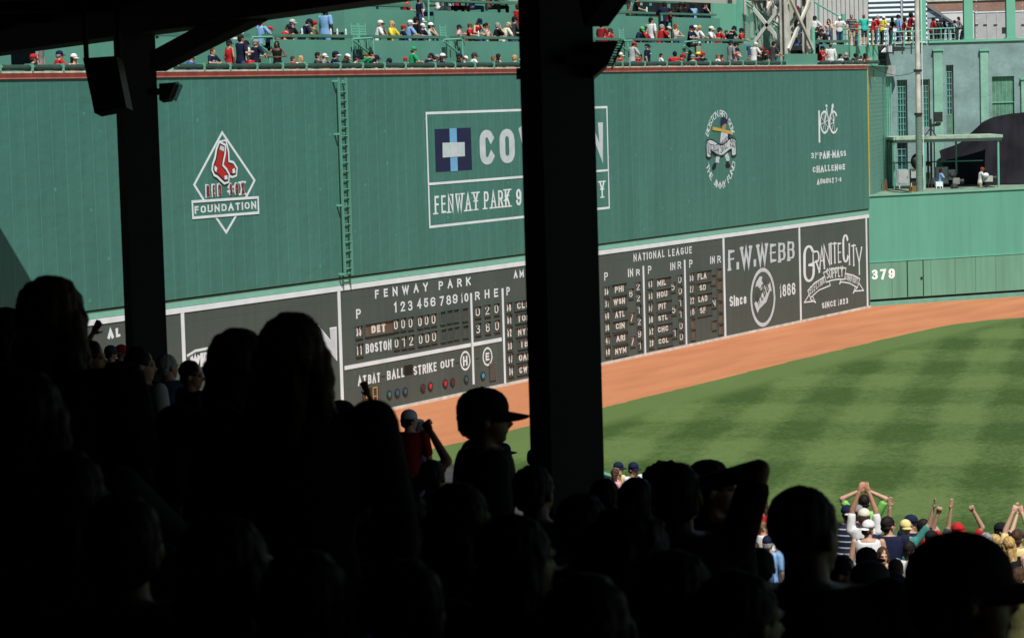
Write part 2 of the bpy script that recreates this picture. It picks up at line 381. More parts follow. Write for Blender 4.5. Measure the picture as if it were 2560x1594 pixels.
# sign: diamond of the foundation
dia = WZ('E', (605, 62), (1043, 708), (925, 940)); dl = WZ('E', (605, 62), (228, 766), (365, 985)); bt = WZ('E', (512, 1190), (660, 1408), (800, 1170))
mb = MB(); line(mb, dia, .085, YS); line(mb, dl, .085, YS); line(mb, bt, .085, YS)
bx = WZ('E', (197, 995), (1085, 937), (1092, 1143), (207, 1213)); line(mb, bx + [bx[0]], .08, YS - .012)
sg = mb.build('diamond_sign', M_WHITE, wall)
def sub(mb, name, m, par):
    o = mb.build(name, m); o.parent = par; return o       # par's mesh is already offset by its own location
def lettering(par, z, s, bl, tr, t, y=YS, m=None, name='lettering', **kw):
    x0, z0 = wl(z, *bl); x1, z1 = wl(z, *tr); mb = MB(); letters(mb, s, x0, z0, x1, z1, t, wallput(y), **kw)
    return sub(mb, name, m or M_WHITE, par)
lettering(sg, 'E', 'FOUNDATION', (235, 1160), (1063, 985), .07)
lettering(sg, 'E', 'RED SOX', (380, 945), (905, 718), .15, serif=1.0, contrast=.75, name='lettering_outline')
lettering(sg, 'E', 'RED SOX', (380, 945), (905, 718), .15, y=YS - .025, m=M_DRED, serif=.75, contrast=.8, grow=-.085)
def sock(poly, cuff, heel, toe, y, nm):
    c = Vector(wl('E', *poly[0]))
    pts = [Vector(wl('E', *p_)) for p_ in poly]; cen = sum(pts, Vector((0, 0))) / len(pts)
    for k, (g, m) in enumerate(((.13, M_WHITE), (.05, M_BLACK), (0, M_RED))):
        mb = MB(); nn = len(pts); out = []
        for i in range(nn):
            a, b, c2 = pts[i - 1], pts[i], pts[(i + 1) % nn]
            d = ((c2 - a)).normalized(); nrm = Vector((d.y, -d.x))
            if nrm.dot(b - cen) < 0 and abs(nrm.dot(b - cen)) > .15: pass
            out.append(b + nrm * g)
        mb.quad([(p_.x, y - .004 * k, p_.y) for p_ in out]); sub(mb, nm, m, sg)
    for po, m in ((cuff, M_PALE), (heel, M_WHITE), (toe, M_WHITE)):
        mb = MB(); mb.quad([(wl('E', *p_)[0], y - .014, wl('E', *p_)[1]) for p_ in po]); sub(mb, nm + '_patch', m, sg)
sock([(590, 202), (640, 200), (648, 262), (665, 330), (672, 470), (700, 488), (745, 500), (782, 560), (778, 610), (740, 622), (690, 600), (640, 575), (600, 530), (595, 470), (620, 330), (622, 262)][::-1],
     [(582, 208), (640, 206), (644, 262), (624, 268)], [(592, 504), (628, 520), (634, 575), (600, 540)], [(735, 560), (765, 540), (778, 605), (740, 614)], YS - .010, 'sock')
sock([(565, 225), (622, 258), (612, 330), (590, 440), (582, 520), (640, 590), (668, 640), (665, 700), (630, 708), (590, 670), (540, 620), (500, 600), (483, 560), (490, 505), (520, 420), (540, 300)][::-1],
     [(568, 235), (622, 262), (612, 318), (553, 290)], [(490, 508), (524, 540), (510, 598), (484, 565)], [(622, 645), (660, 640), (664, 695), (622, 694)], YS - .03, 'sock')

# sign: large framed insurer board with blue square
fr = WZ('F', (95, 182), (1992, 118), (2018, 1172), (133, 1375))
mb = MB(); line(mb, fr + [fr[0]], .085, YS); line(mb, WZ('F', (122, 925), (2003, 780)), .085, YS - .008)
sg = mb.build('framed_sign', M_WHITE, wall)
def patch(z, pts, m, y, name, par):
    mb = MB(); mb.quad([(wl(z, *p_)[0], y, wl(z, *p_)[1]) for p_ in pts]); return sub(mb, name, m, par)
patch('F', [(182, 350), (562, 332), (577, 775), (195, 800)], M_NAVY, YS, 'emblem_square', sg)
patch('F', [(337, 341), (412, 338), (425, 787), (350, 792)], M_LBLUE, YS - .006, 'emblem_stripe', sg)
patch('F', [(262, 492), (495, 485), (498, 633), (265, 647)], M_PALE, YS - .012, 'emblem_bar', sg)
patch('F', [(345, 489), (418, 487), (422, 638), (348, 642)], M_WHITEG, YS - .016, 'emblem_bar', sg)
cx0, cz0 = wl('F', 660, 748); cx1, cz1 = wl('F', 1950, 278)
mb = MB(); letters(mb, 'COVIDIEN', cx0, cz0, cx1, cz1, .40, wallput(YS), gap=.30, contrast=.62); sub(mb, 'lettering', M_WHITEG, sg)
lettering(sg, 'F', 'FENWAY', (185, 1243), (640, 1005), .11, serif=1.5)
lettering(sg, 'F', 'PARK', (703, 1190), (972, 975), .11, serif=1.5)
lettering(sg, 'F', '98', (1040, 1158), (1170, 960), .13)
lettering(sg, 'F', 'Y', (1918, 1072), (1966, 890), .11, serif=1.5)

# sign: round charity emblem with a batter
ctr = wl('G', 385, 745); rx_ = (wl('G', 640, 745)[0] - wl('G', 132, 745)[0]) / 2; rz_ = (wl('G', 385, 110)[1] - wl('G', 385, 1385)[1]) / 2
def GP(*pp): return [wl('G', *p_) for p_ in pp]
mb = MB()
out_ = GP((140, 690), (150, 610), (200, 580), (260, 600), (370, 675), (420, 665), (520, 575), (575, 558), (625, 590), (632, 830), (600, 855), (560, 850), (555, 740), (520, 755), (420, 840), (375, 850), (320, 835), (220, 765), (215, 870), (180, 885), (145, 860))
mb.quad([(a, YS - .03, b) for a, b in out_]); sg = mb.build('round_emblem', M_WHITEG, wall)
mb = MB(); line(mb, out_ + [out_[0]], .05, YS - .032); sub(mb, 'ribbon_outline', M_BLACK, sg)
def ringtext(s, a0, a1, inward, m=M_WHITE):
    mb = MB(); adv = [(.6 if ch == ' ' else GL[ch][0]) + .25 for ch in s]; tot = sum(adv); a = 0
    for ch, w in zip(s, adv):
        if ch != ' ':
            am = a0 + (a1 - a0) * (a + w / 2) / tot; h = .30; ww = .27 * GL[ch][0] / .88
            c = Vector((ctr[0] + rx_ * .93 * cos(R(am)), ctr[1] + rz_ * .925 * sin(R(am))))
            nrm = Vector((cos(R(am)), sin(R(am)))) * (1 if not inward else -1); tn = Vector((nrm.y, -nrm.x))
            put = lambda p_, k: (c.x + tn.x * p_[0] + nrm.x * p_[1], YS - .0003 * k, c.y + tn.y * p_[0] + nrm.y * p_[1])
            letters(mb, ch, -ww / 2, -h / 2, ww / 2, h / 2, .055, put)
        a += w
    sub(mb, 'lettering', m, sg)
ringtext('BOSTON RED SOX', 156, 24, False); ringtext('THE JIMMY FUND', 202, 338, True)
mb = MB()
adv_s = 'TOGETHER SINCE 1953'; n_ = len(adv_s)
for i, ch in enumerate(adv_s):
    if ch == ' ': continue
    u = (i + .5) / n_; gx = 152 + u * 462; gy = 700 + 62 * sin(2 * pi * (u * .92 - .02)) * (1 if u < .5 else 1.0) - 28 * (2 * u - 1) - 8
    x, z = wl('G', gx, gy); letters(mb, ch, x - .09, z - .24, x + .09, z + .24, .03, wallput(YS - .036))
sub(mb, 'lettering', M_BLACK, sg)
def gpoly(name, m, y, *pp):
    mb = MB(); mb.quad([(wl('G', *p_)[0], y, wl('G', *p_)[1]) for p_ in pp]); sub(mb, name, m, sg)
gpoly('batter_body', M_WHITEG, YS - .014, (388, 470), (470, 440), (520, 480), (500, 590), (440, 660), (370, 650), (380, 560))
gpoly('batter_cap', M_NAVY, YS - .020, (380, 350), (385, 240), (425, 205), (470, 240), (495, 262), (485, 320), (440, 330), (400, 370))
gpoly('batter_face', M_SKINP, YS - .018, (400, 372), (440, 325), (475, 310), (465, 400), (440, 455), (405, 440))
gpoly('bat', M_GOLD, YS - .022, (250, 375), (420, 412), (570, 455), (572, 500), (545, 500), (420, 460), (245, 430))
gpoly('batter_arm', M_NAVY, YS - .016, (500, 480), (535, 490), (525, 560), (495, 575))
gpoly('batter_leg', M_WHITEG, YS - .013, (320, 830), (385, 830), (355, 930), (360, 970), (300, 960), (300, 900))
gpoly('batter_leg', M_WHITEG, YS - .012, (440, 830), (500, 800), (528, 880), (525, 935), (480, 940), (460, 880))
gpoly('batter_shoe', M_BLACK, YS - .011, (285, 965), (315, 985), (305, 1050), (270, 1085), (240, 1070), (250, 1015))
gpoly('batter_shoe', M_BLACK, YS - .010, (480, 945), (510, 950), (545, 1010), (535, 1045), (475, 1050), (465, 1010))

# sign: bicycle charity ride
def HP(*pp): return [wl('H', *p_) for p_ in pp]
mb = MB(); line(mb, HP((560, 850), (563, 1065)), .17, YS)
put = wallput(YS)
for cxp, a0, a1 in ((601, 0, 360), (668, 40, 320)):
    c = wl('H', cxp, 925); rx = abs(wl('H', cxp + 31, 925)[0] - c[0]); rz = abs(wl('H', cxp, 845)[1] - c[1])
    stroke(mb, [(c[0] + rx * x, c[1] + rz * z) for x, z in arc(0, 0, 1, 1, a0, a1, 28)], .10, put)
    for k in range(8):
        a = 2 * pi * k / 8 + .2
        if a1 < 330 and cos(a) > .75: continue
        stroke(mb, [c, (c[0] + rx * cos(a), c[1] + rz * sin(a))], .035, put)
stroke(mb, HP((598, 925), (614, 815), (632, 965), (656, 800)), .09, put)
stroke(mb, HP((668, 925), (655, 800), (660, 790), (664, 800), (655, 840)), .09, put)
mb.k += 1; mb.quad([put(Vector(p_), mb.k) for p_ in HP((608, 786), (624, 806), (604, 808))])
sg = mb.build('charity_ride_sign', M_WHITE, wall)
lettering(sg, 'H', '31', (500, 1203), (537, 1150), .09, contrast=.5); lettering(sg, 'H', 'st', (538, 1175), (554, 1148), .05)
lettering(sg, 'H', 'PAN-MASS', (564, 1203), (763, 1132), .12, serif=.6, contrast=.33, gap=.25)
lettering(sg, 'H', 'CHALLENGE', (512, 1310), (756, 1235), .12, serif=.6, contrast=.33, gap=.25)
lettering(sg, 'H', 'AUGUST', (545, 1398), (672, 1342), .095, serif=.6, contrast=.33); lettering(sg, 'H', '7-8', (684, 1380), (727, 1338), .07)

# ------------------------------------------------------------------ the scoreboard
sb = thing('scoreboard', 'dark grey hand operated scoreboard with white numbers along the foot of the wall', 'scoreboard', (84, 0, 0))
mb = MB(); mb.box((43, YL, 0.10), (114.8, 0.33, 4.40)); mb.build('board', M_BOARD, sb)
mb = MB(); mb.box((43, -.03, -.05), (114.8, .3, .097)); mb.build('base_curb', M_CURB, sb)
mb = MB(); mb.box((43, -.022, 4.225), (114.8, -.002, 4.39)); mb.build('border_strip', M_WHITE, sb)
def vstrip(z, top, bot, w=.14):
    x0, z0 = wl(z, *top); x1, z1 = wl(z, *bot); mb = MB(); mb.box(((x0 + x1) / 2 - w / 2, -.020, max(z1, .1)), ((x0 + x1) / 2 + w / 2, -.002, min(z0, 4.222))); mb.build('border_strip', M_WHITE, sb)
for zz, a, b in (('A', (877, 590), (905, 1400)), ('A', (2220, 400), (2255, 1500)), ('C', (1105, 235), (1125, 1095)), ('C', (1742, 145), (1765, 960)), ('C', (2306, 60), (2328, 842))): vstrip(zz, a, b, .15)
for zz, a, b in (('B', (1272, 350), (1300, 1210)), ('B', (1567, 305), (1600, 1212)), ('C', (430, 488), (449, 1240)), ('C', (778, 437), (797, 1165))): vstrip(zz, a, b, .11)
def hstrip(z, a, b, w=.10):
    x0, z0 = wl(z, *a); x1, z1 = wl(z, *b); zc = (z0 + z1) / 2; mb = MB(); mb.box((x0, -.018, zc - w / 2), (x1, -.002, zc + w / 2)); mb.build('border_strip', M_WHITE, sb)
hstrip('B', (80, 1055), (1272, 840), .13); hstrip('B', (1296, 833), (1562, 787), .13)
YB = YL - .004
ZS = 0
def word(z, s, bl, tr, t=.07, m=None, **kw):
    x0, z0 = wl(z, *bl); x1, z1 = wl(z, *tr); mb = MB(); letters(mb, s, x0, z0, x1, z1, t, wallput(YB), **kw); mb.build('lettering', m or M_WHITE, sb)
word('B', 'FENWAY', (368, 403), (866, 247), .085, gap=.85); word('B', 'PARK', (970, 320), (1270, 193), .085, gap=.85)
for s, bl, tr in (('P', (190, 592), (232, 492)), ('1', (548, 535), (574, 430)), ('2', (610, 529), (650, 420)), ('3', (679, 522), (720, 413)), ('4', (766, 500), (806, 398)), ('5', (831, 490), (870, 390)), ('6', (893, 483), (937, 380)),
                  ('7', (980, 471), (1018, 372)), ('8', (1042, 467), (1084, 362)), ('9', (1102, 455), (1145, 352)), ('10', (1183, 442), (1247, 343)), ('R', (1313, 418), (1355, 328)), ('H', (1405, 402), (1447, 312)), ('E', (1493, 392), (1530, 300)), ('P', (1610, 372), (1641, 285))):
    word('B', s, bl, tr, .085)
word('B', 'BOSTON', (280, 925), (522, 785), .085, gap=.25); word('B', 'AT', (207, 1229), (285, 1118), .085, gap=.25); word('B', 'BAT', (303, 1211), (415, 1095), .085, gap=.25)
word('B', 'BALL', (482, 1175), (643, 1050), .085, gap=.25); word('B', 'STRIKE', (732, 1130), (948, 995), .085, gap=.25); word('B', 'OUT', (987, 1068), (1115, 965), .085, gap=.25)
word('B', '-', (428, 1160), (463, 1110), .05, M_BLACK); word('B', '-', (1128, 1030), (1163, 985), .05, M_BLACK); word('B', '-', (1318, 990), (1350, 945), .05, M_BLACK)
word('B', 'H', (1200, 1040), (1240, 938), .10); word('B', 'E', (1413, 993), (1447, 903), .10)
for c, rp in (((1220, 987), 84), ((1430, 948), 80)):
    x, z = wl('B', *c); r = (wl('B', c[0], c[1] - rp)[1] - wl('B', c[0], c[1] + rp)[1]) / 2; mb = MB()
    stroke(mb, [(x + r * u, z + r * v) for u, v in arc(0, 0, 1, 1, 0, 360, 30)], .07, wallput(YB)); mb.build('lettering_ring', M_WHITE, sb)
x0, z0 = wl('B', 1680, 212); x1, z1 = wl('B', 1815, 122)
mb = MB(); letters(mb, 'AMERICAN', x0, z0, x0 + (x1 - x0) * 2.75, z1, .085, wallput(YB), gap=.55); letters(mb, 'LEAGUE', x0 + (x1 - x0) * 3.1, z0, x0 + (x1 - x0) * 5.1, z1, .085, wallput(YB), gap=.55); mb.build('lettering', M_WHITE, sb)
word('C', 'NATIONAL', (350, 452), (610, 350), .075, gap=.4); word('C', 'LEAGUE', (643, 412), (840, 320), .075, gap=.4)
for s, bl, tr in (('P', (103, 612), (132, 537)), ('IN', (305, 583), (345, 507)), ('R', (371, 572), (401, 510)), ('P', (472, 555), (499, 482)), ('IN', (662, 526), (701, 455)), ('R', (722, 515), (750, 445)), ('P', (820, 503), (846, 431)), ('IN', (998, 472), (1034, 403)), ('R', (1057, 464), (1084, 397))):
    word('C', s, bl, tr, .075)
M_PLATE = mat('plate_dark', (0.045, 0.040, 0.034), var=0.3, scale=4); M_PLATEB = mat('plate_bronze', (0.125, 0.085, 0.058), var=0.25, scale=4); M_PLATEG = mat('plate_slate', (0.060, 0.070, 0.062), var=0.2, scale=4)
M_NUM = mat('numeral_cream', (0.70, 0.69, 0.62), var=0.15, scale=5)
def plate(z, bl, tr, s=None, m=M_PLATE, t=.07, inset=.06, tb=None, **kw):
    """a loose number plate sitting in its slot, with a thin frame round it"""
    x0, z0 = wl(z, *bl); x1, z1 = wl(z, *tr); mb = MB(); mb.box((x0 - .02, -.004, z0 - .03), (x1 + .02, .004, z1 + .03))
    o = mb.build('number_plate', m, sb)
    mb = MB(); f = .022
    mb.box((x0 - .02 - f, -.055, z1 + .03), (x1 + .02 + f, -.002, z1 + .03 + f)); mb.box((x0 - .02 - f, -.05, z0 - .03 - f), (x1 + .02 + f, -.002, z0 - .03))
    mb.box((x0 - .02 - f, -.05, z0 - .03), (x0 - .02, -.002, z1 + .03)); mb.box((x1 + .02, -.03, z0 - .03), (x1 + .02 + f, -.002, z1 + .03))
    sub(mb, 'slot_frame', M_BOARD, o)
    if s:
        if tb: (ax, az), (bx_, bz) = wl(z, *tb[0]), wl(z, *tb[1])
        else: ax, az, bx_, bz = x0 + .03, z0, x1 - .03, z1
        mb = MB(); letters(mb, s, ax, az, bx_, bz, t, wallput(-.007), **kw); sub(mb, 'numeral', M_NUM, o)
def P1(s, bl, tr, **k): plate('B', bl, tr, s, **k)
for s, bl, tr in (('35', (185, 765), (240, 662)), ('11', (190, 938), (246, 830)), ('0', (542, 700), (584, 598)), ('0', (610, 690), (652, 586)), ('0', (680, 682), (722, 577)), ('0', (770, 668), (810, 567)), ('0', (833, 656), (873, 555)), ('0', (897, 646), (940, 545)),
                  ('0', (1313, 573), (1360, 478)), ('2', (1404, 560), (1450, 463)), ('0', (1492, 546), (1534, 450)), ('0', (549, 871), (590, 770)), ('1', (617, 861), (660, 758)), ('2', (685, 852), (730, 746)), ('0', (777, 836), (817, 735)), ('0', (838, 826), (880, 722)), ('0', (902, 812), (945, 708)),
                  ('3', (1319, 738), (1362, 636)), ('6', (1410, 723), (1453, 621)), ('0', (1498, 708), (1540, 606)),
                  ('58', (1608, 528), (1653, 440)), ('51', (1611, 645), (1656, 558)), ('52', (1613, 768), (1659, 672)), ('33', (1618, 890), (1663, 802)), ('47', (1623, 1012), (1669, 922)), ('34', (1630, 1130), (1673, 1037))):
    P1(s, bl, tr)
for bl, tr in (((985, 632), (1022, 528)), ((1047, 620), (1087, 515)), ((1109, 610), (1149, 507)), ((1193, 602), (1235, 495)), ((990, 800), (1030, 695)), ((1053, 787), (1091, 683)), ((1114, 775), (1154, 670)), ((1197, 762), (1240, 658))):
    P1(None, bl, tr, m=M_PLATEG)
P1('DET', (275, 748), (527, 612), m=M_PLATEB, tb=((333, 735), (465, 628)), t=.11, gap=.25)
for s, bl, tr in (('CLE', (1710, 505), (1822, 415)), ('TOR', (1716, 625), (1828, 538)), ('NYY', (1720, 752), (1830, 664)), ('TB', (1740, 868), (1812, 785)), ('OAK', (1728, 995), (1836, 905)), ('CWS', (1732, 1112), (1840, 1020))):
    P1(s, (bl[0] - 22, bl[1] + 2), (1850, tr[1] - 6), tb=(bl, tr), t=.08, m=M_PLATEG, gap=.25)
rows1 = (('35', 'PHI', 100, 738, 192, 262, 715, 650), ('31', 'WSH', 103, 840, 182, 275, 820, 752), ('48', 'ATL', 105, 943, 195, 272, 930, 860), ('36', 'CIN', 107, 1043, 200, 273, 1025, 958), ('41', 'ARI', 110, 1150, 205, 275, 1130, 1062), ('49', 'NYM', 112, 1247, 195, 287, 1235, 1165))
rows2 = (('43', 'MIL', 470, 675, 550, 622, 662, 597), ('53', 'HOU', 472, 775, 547, 632, 760, 692), ('57', 'PIT', 473, 877, 560, 623, 858, 792), ('50', 'STL', 475, 975, 557, 635, 955, 892), ('52', 'CHC', 478, 1073, 555, 640, 1052, 984), ('29', 'COL', 480, 1172, 560, 642, 1150, 1085))
rows3 = (('55', 'FLA', 818, 622, 890, 963, 608, 540), ('27', 'SD', 820, 715, 907, 957, 700, 637), ('22', 'LAD', 823, 813, 897, 970, 797, 730), ('18', 'SF', 825, 908, 910, 957, 893, 827))
for rows in (rows1, rows2, rows3):
    for num, tm, xn, yn, xa, xb, ya, yb in rows:
        plate('C', (xn, yn), (xn + 38, yn - 74), num, t=.065)
        w0 = 162 if rows is rows1 else (538 if rows is rows2 else 878); w0 += (ya - rows[0][6]) * .03
        plate('C', (w0, ya + 14), (w0 + 122, yb - 10 - 6), tm, m=M_PLATEG, tb=((xa, ya), (xb, yb)), t=.08, gap=.25)
for s, bl, tr in (('6', (308, 756), (342, 682)), ('7', (316, 960), (350, 884)), ('7', (323, 1160), (357, 1082)), ('2', (369, 698), (403, 627)), ('2', (372, 793), (405, 724)), ('1', (376, 892), (409, 821)), ('2', (380, 991), (412, 921)), ('9', (383, 1096), (415, 1024)), ('1', (386, 1192), (420, 1121)),
                  ('5', (664, 700), (698, 627)), ('5', (671, 892), (705, 821)), ('1', (678, 1087), (712, 1014)), ('0', (722, 637), (754, 567)), ('0', (725, 733), (757, 664)), ('1', (727, 830), (759, 761)), ('1', (730, 926), (761, 857)), ('0', (733, 1026), (764, 955)), ('0', (735, 1118), (767, 1049)), ('N', (1008, 833), (1042, 757))):
    plate('C', bl, tr, s, m=(M_PLATEB if s == '7' else M_PLATE))
for bl, tr in (((1003, 640), (1035, 566)), ((1052, 582), (1086, 511)), ((1055, 676), (1088, 603)), ((1058, 769), (1090, 698)), ((1062, 864), (1093, 791)), ((1063, 961), (1095, 886)), ((1066, 1055), (1098, 981)), ((830, 1008), (863, 933)), ((833, 1104), (866, 1024)), ((1010, 1019), (1045, 946))):
    plate('C', bl, tr, None, m=M_PLATEB)
def lampmat(nm, col, e):
    m = mat(nm, col, rough=0.15, var=0.05, spec=0.6); b = m.node_tree.nodes['Principled BSDF']
    b.inputs['Emission Color'].default_value = tuple(col) + (1,); b.inputs['Emission Strength'].default_value = e; return m
LM = {'g': lampmat('lamp_teal', (.02, .17, .16), .02), 'b': lampmat('lamp_blue', (.015, .10, .19), .02), 'B': lampmat('lamp_blue_lit', (.02, .25, .38), .25), 'r': lampmat('lamp_red_dim', (.10, .008, .008), .02), 'R': lampmat('lamp_red_lit', (.45, .008, .008), .35)}
for c, k in (((500, 1308), 'g'), ((575, 1292), 'b'), ((650, 1278), 'b'), ((818, 1245), 'r'), ((888, 1228), 'R'), ((1028, 1203), 'R'), ((1098, 1190), 'r'), ((1226, 1163), 'b'), ((1385, 1130), 'B')):
    x, z = wl('B', *c); mb = MB(); mb.ball((x, -.005, z), (.115, .05, .115), 16); o = mb.build('signal_lamp', LM[k], sb, smooth=True)
    mb = MB(); mb.tube((x, -.002, z), (x, -.035, z), .148, n=20); sub(mb, 'lamp_ring', M_DARK, o)
for bl, tr, lit in (((252, 1420), (397, 1225), True), ((1450, 1180), (1503, 1003), False)):
    x0, z0 = wl('B', *bl); x1, z1 = wl('B', *tr); mb = MB(); mb.box((x0, -.03, z0), (x1, -.002, z1)); o = mb.build('bulb_panel', mat('bulb_panel_dark', (.05, .045, .035), var=.2), sb)
    mb = MB(); 
    for i in range(12 if lit else 6):
        for j in range(10):
            if lit and not ((i in (2, 3) and j % 3) or (i in (7, 10)) or (7 <= i <= 10 and j in (0, 5, 9)) or (i == 2 and j == 9)): continue
            mb.ball((x0 + (x1 - x0) * (i + .5) / (12 if lit else 6), -.035, z1 + (z0 - z1) * (j + .5) / 10), .022, 6)
    if lit: bm_ = lampmat('bulb_lit', (.5, .26, .06), .35)
    else: bm_ = mat('bulb_off', (.12, .11, .09))
    sub(mb, 'bulbs', bm_, o)
x0, z0 = wl('B', 646, 1130); x1, z1 = wl('B', 722, 1020); mb = MB(); mb.box((x0, -.006, z0), (x1, -.002, z1)); mb.build('open_hatch', M_BLACK, sb)
# advertisement panels of the board
o = MB(); x0, z0 = wl('C', 1148, 530); x1, z1 = wl('C', 1705, 262)
letters(o, 'F.W.', x0, z0, x0 + (x1 - x0) * .40, z1, .25, wallput(YB), serif=.72, contrast=.28, gap=.25); letters(o, 'WEBB', x0 + (x1 - x0) * .42, z0, x1, z1, .25, wallput(YB), serif=.72, contrast=.28, gap=.22)
ad = o.build('plumber_advert', M_WHITEG, sb)
lettering(ad, 'C', 'Since', (1160, 836), (1300, 715), .125, y=YB, gap=.25); lettering(ad, 'C', '1866', (1585, 756), (1713, 622), .125, y=YB, gap=.22)
x, z = wl('C', 1440, 752); rr = (wl('C', 1440, 520)[1] - wl('C', 1440, 985)[1]) / 2
mb = MB(); stroke(mb, [(x + rr * u, z + rr * v) for u, v in arc(0, 0, 1, 1, 0, 360, 40)], .17, wallput(YB)); sub(mb, 'emblem_ring', M_WHITEG, ad)
patch('C', [(1377, 668), (1385, 625), (1415, 575), (1436, 578), (1430, 610), (1450, 650), (1480, 660), (1470, 690), (1415, 690), (1398, 655)], M_WHITEG, YB, 'emblem_arm', ad)
patch('C', [(1367, 805), (1380, 785), (1395, 800), (1470, 640), (1490, 645), (1500, 620), (1515, 700), (1500, 700), (1470, 790), (1410, 850), (1395, 885)], M_WHITEG, YB - .004, 'emblem_banner', ad)
bA = Vector(wl('C', 1398, 838)); bB = Vector(wl('C', 1492, 690)); dd = (bB - bA).normalized(); nn_ = Vector((-dd.y, dd.x)); Lb = (bB - bA).length
mb = MB(); letters(mb, 'WEBB', 0, 0, Lb, .62, .10, lambda p_, k: (bA.x + dd.x * p_[0] + nn_.x * p_[1], YB - .008 - .0003 * k, bA.y + dd.y * p_[0] + nn_.y * p_[1])); sub(mb, 'lettering', M_BOARD, ad)
mb = MB()
for s, bl, tr, t in (('R', (325, 785), (432, 395), .15), ('A', (428, 722), (512, 345), .13), ('N', (500, 668), (592, 305), .12), ('I', (592, 640), (635, 288), .13), ('T', (635, 628), (708, 278), .13), ('E', (722, 624), (772, 280), .13), ('I', (880, 650), (925, 300), .13), ('T', (932, 668), (1005, 312), .13), ('Y', (1010, 808), (1102, 355), .12)):
    (a, b), (c, d) = wl('D', *bl), wl('D', *tr); letters(mb, s, a, b, c, d, t, wallput(YB), serif=.7, contrast=.42)
for s, bl, tr, t in (('G', (180, 958), (350, 290), .27), ('C', (795, 635), (888, 132), .22)):
    (a, b), (c, d) = wl('D', *bl), wl('D', *tr); letters(mb, s, a, b, c, d, t, wallput(YB), contrast=.35)
ad = mb.build('electric_supply_advert', M_WHITE, sb)
mb = MB()
def dl_(*pp): line(mb, [wl('D', *p_) for p_ in pp], .06, YB)
dl_((495, 765), (600, 715), (720, 692), (848, 692), (828, 868), (720, 868), (620, 885), (537, 915), (495, 765))
dl_((505, 832), (350, 930), (247, 1050), (288, 1160), (420, 1040), (600, 965), (585, 905)); dl_((838, 778), (960, 805), (1065, 862), (1028, 998), (900, 930), (775, 908), (745, 940), (765, 880))
dl_((262, 1118), (190, 1232), (330, 1215)); dl_((285, 1180), (368, 1235), (320, 1140)); dl_((1055, 935), (1125, 1045), (975, 1055)); dl_((1025, 995), (960, 1090), (992, 985))
sub(mb, 'ribbon_outline', M_WHITE, ad)
def slant(s, a, b, h, t, par=ad):
    A_, B_ = Vector(wl('D', *a)), Vector(wl('D', *b)); d = (B_ - A_); L_ = d.length; d.normalize(); nr = Vector((-d.y * .3, 1)); 
    mb = MB(); letters(mb, s, 0, 0, L_, h, t, lambda p_, k: (A_.x + d.x * p_[0], YB - .0003 * k, A_.y + d.y * p_[0] + p_[1]), gap=.22); sub(mb, 'lettering', M_WHITE, par)
slant('SUPPLY', (540, 868), (805, 825), .50, .08); slant('ELECTRIC', (280, 1115), (518, 925), .36, .06); slant('COMPANY', (832, 875), (1035, 950), .36, .06)
lettering(ad, 'D', 'SINCE', (470, 1335), (688, 1190), .09, y=YB); lettering(ad, 'D', '1923', (725, 1285), (880, 1152), .09, y=YB)
# advert at the left with only its ends in view, and the standings sign
mb = MB(); (a, b), (c, d) = wl('A', 2050, 1025), wl('A', 2203, 742); letters(mb, 'N', a, b, c, d, .40, wallput(YB)); ad = mb.build('furniture_advert', M_WHITE, sb)
mb = MB(); letters(mb, 'N', a + .02, b, c - .02, d, .40, wallput(YB - .006), grow=-.09); sub(mb, 'lettering', M_WHITEG, ad)
mb = MB()
for ch, a_, b_ in (('W', (950, 1095), (1030, 985)), ('H', (1035, 1088), (1088, 960))):
    (a, b), (c, d) = wl('A', *a_), wl('A', *b_); letters(mb, ch, a, b, c, d, .16, wallput(YB))
line(mb, [wl('A', 925, 990), wl('A', 990, 950), wl('A', 1090, 930)], .08, YB); sub(mb, 'lettering', M_WHITE, ad)
lettering(ad, 'A', '98', (2095, 1258), (2178, 1165), .10, y=YB)
word('A', 'AL', (237, 850), (343, 752), .12)
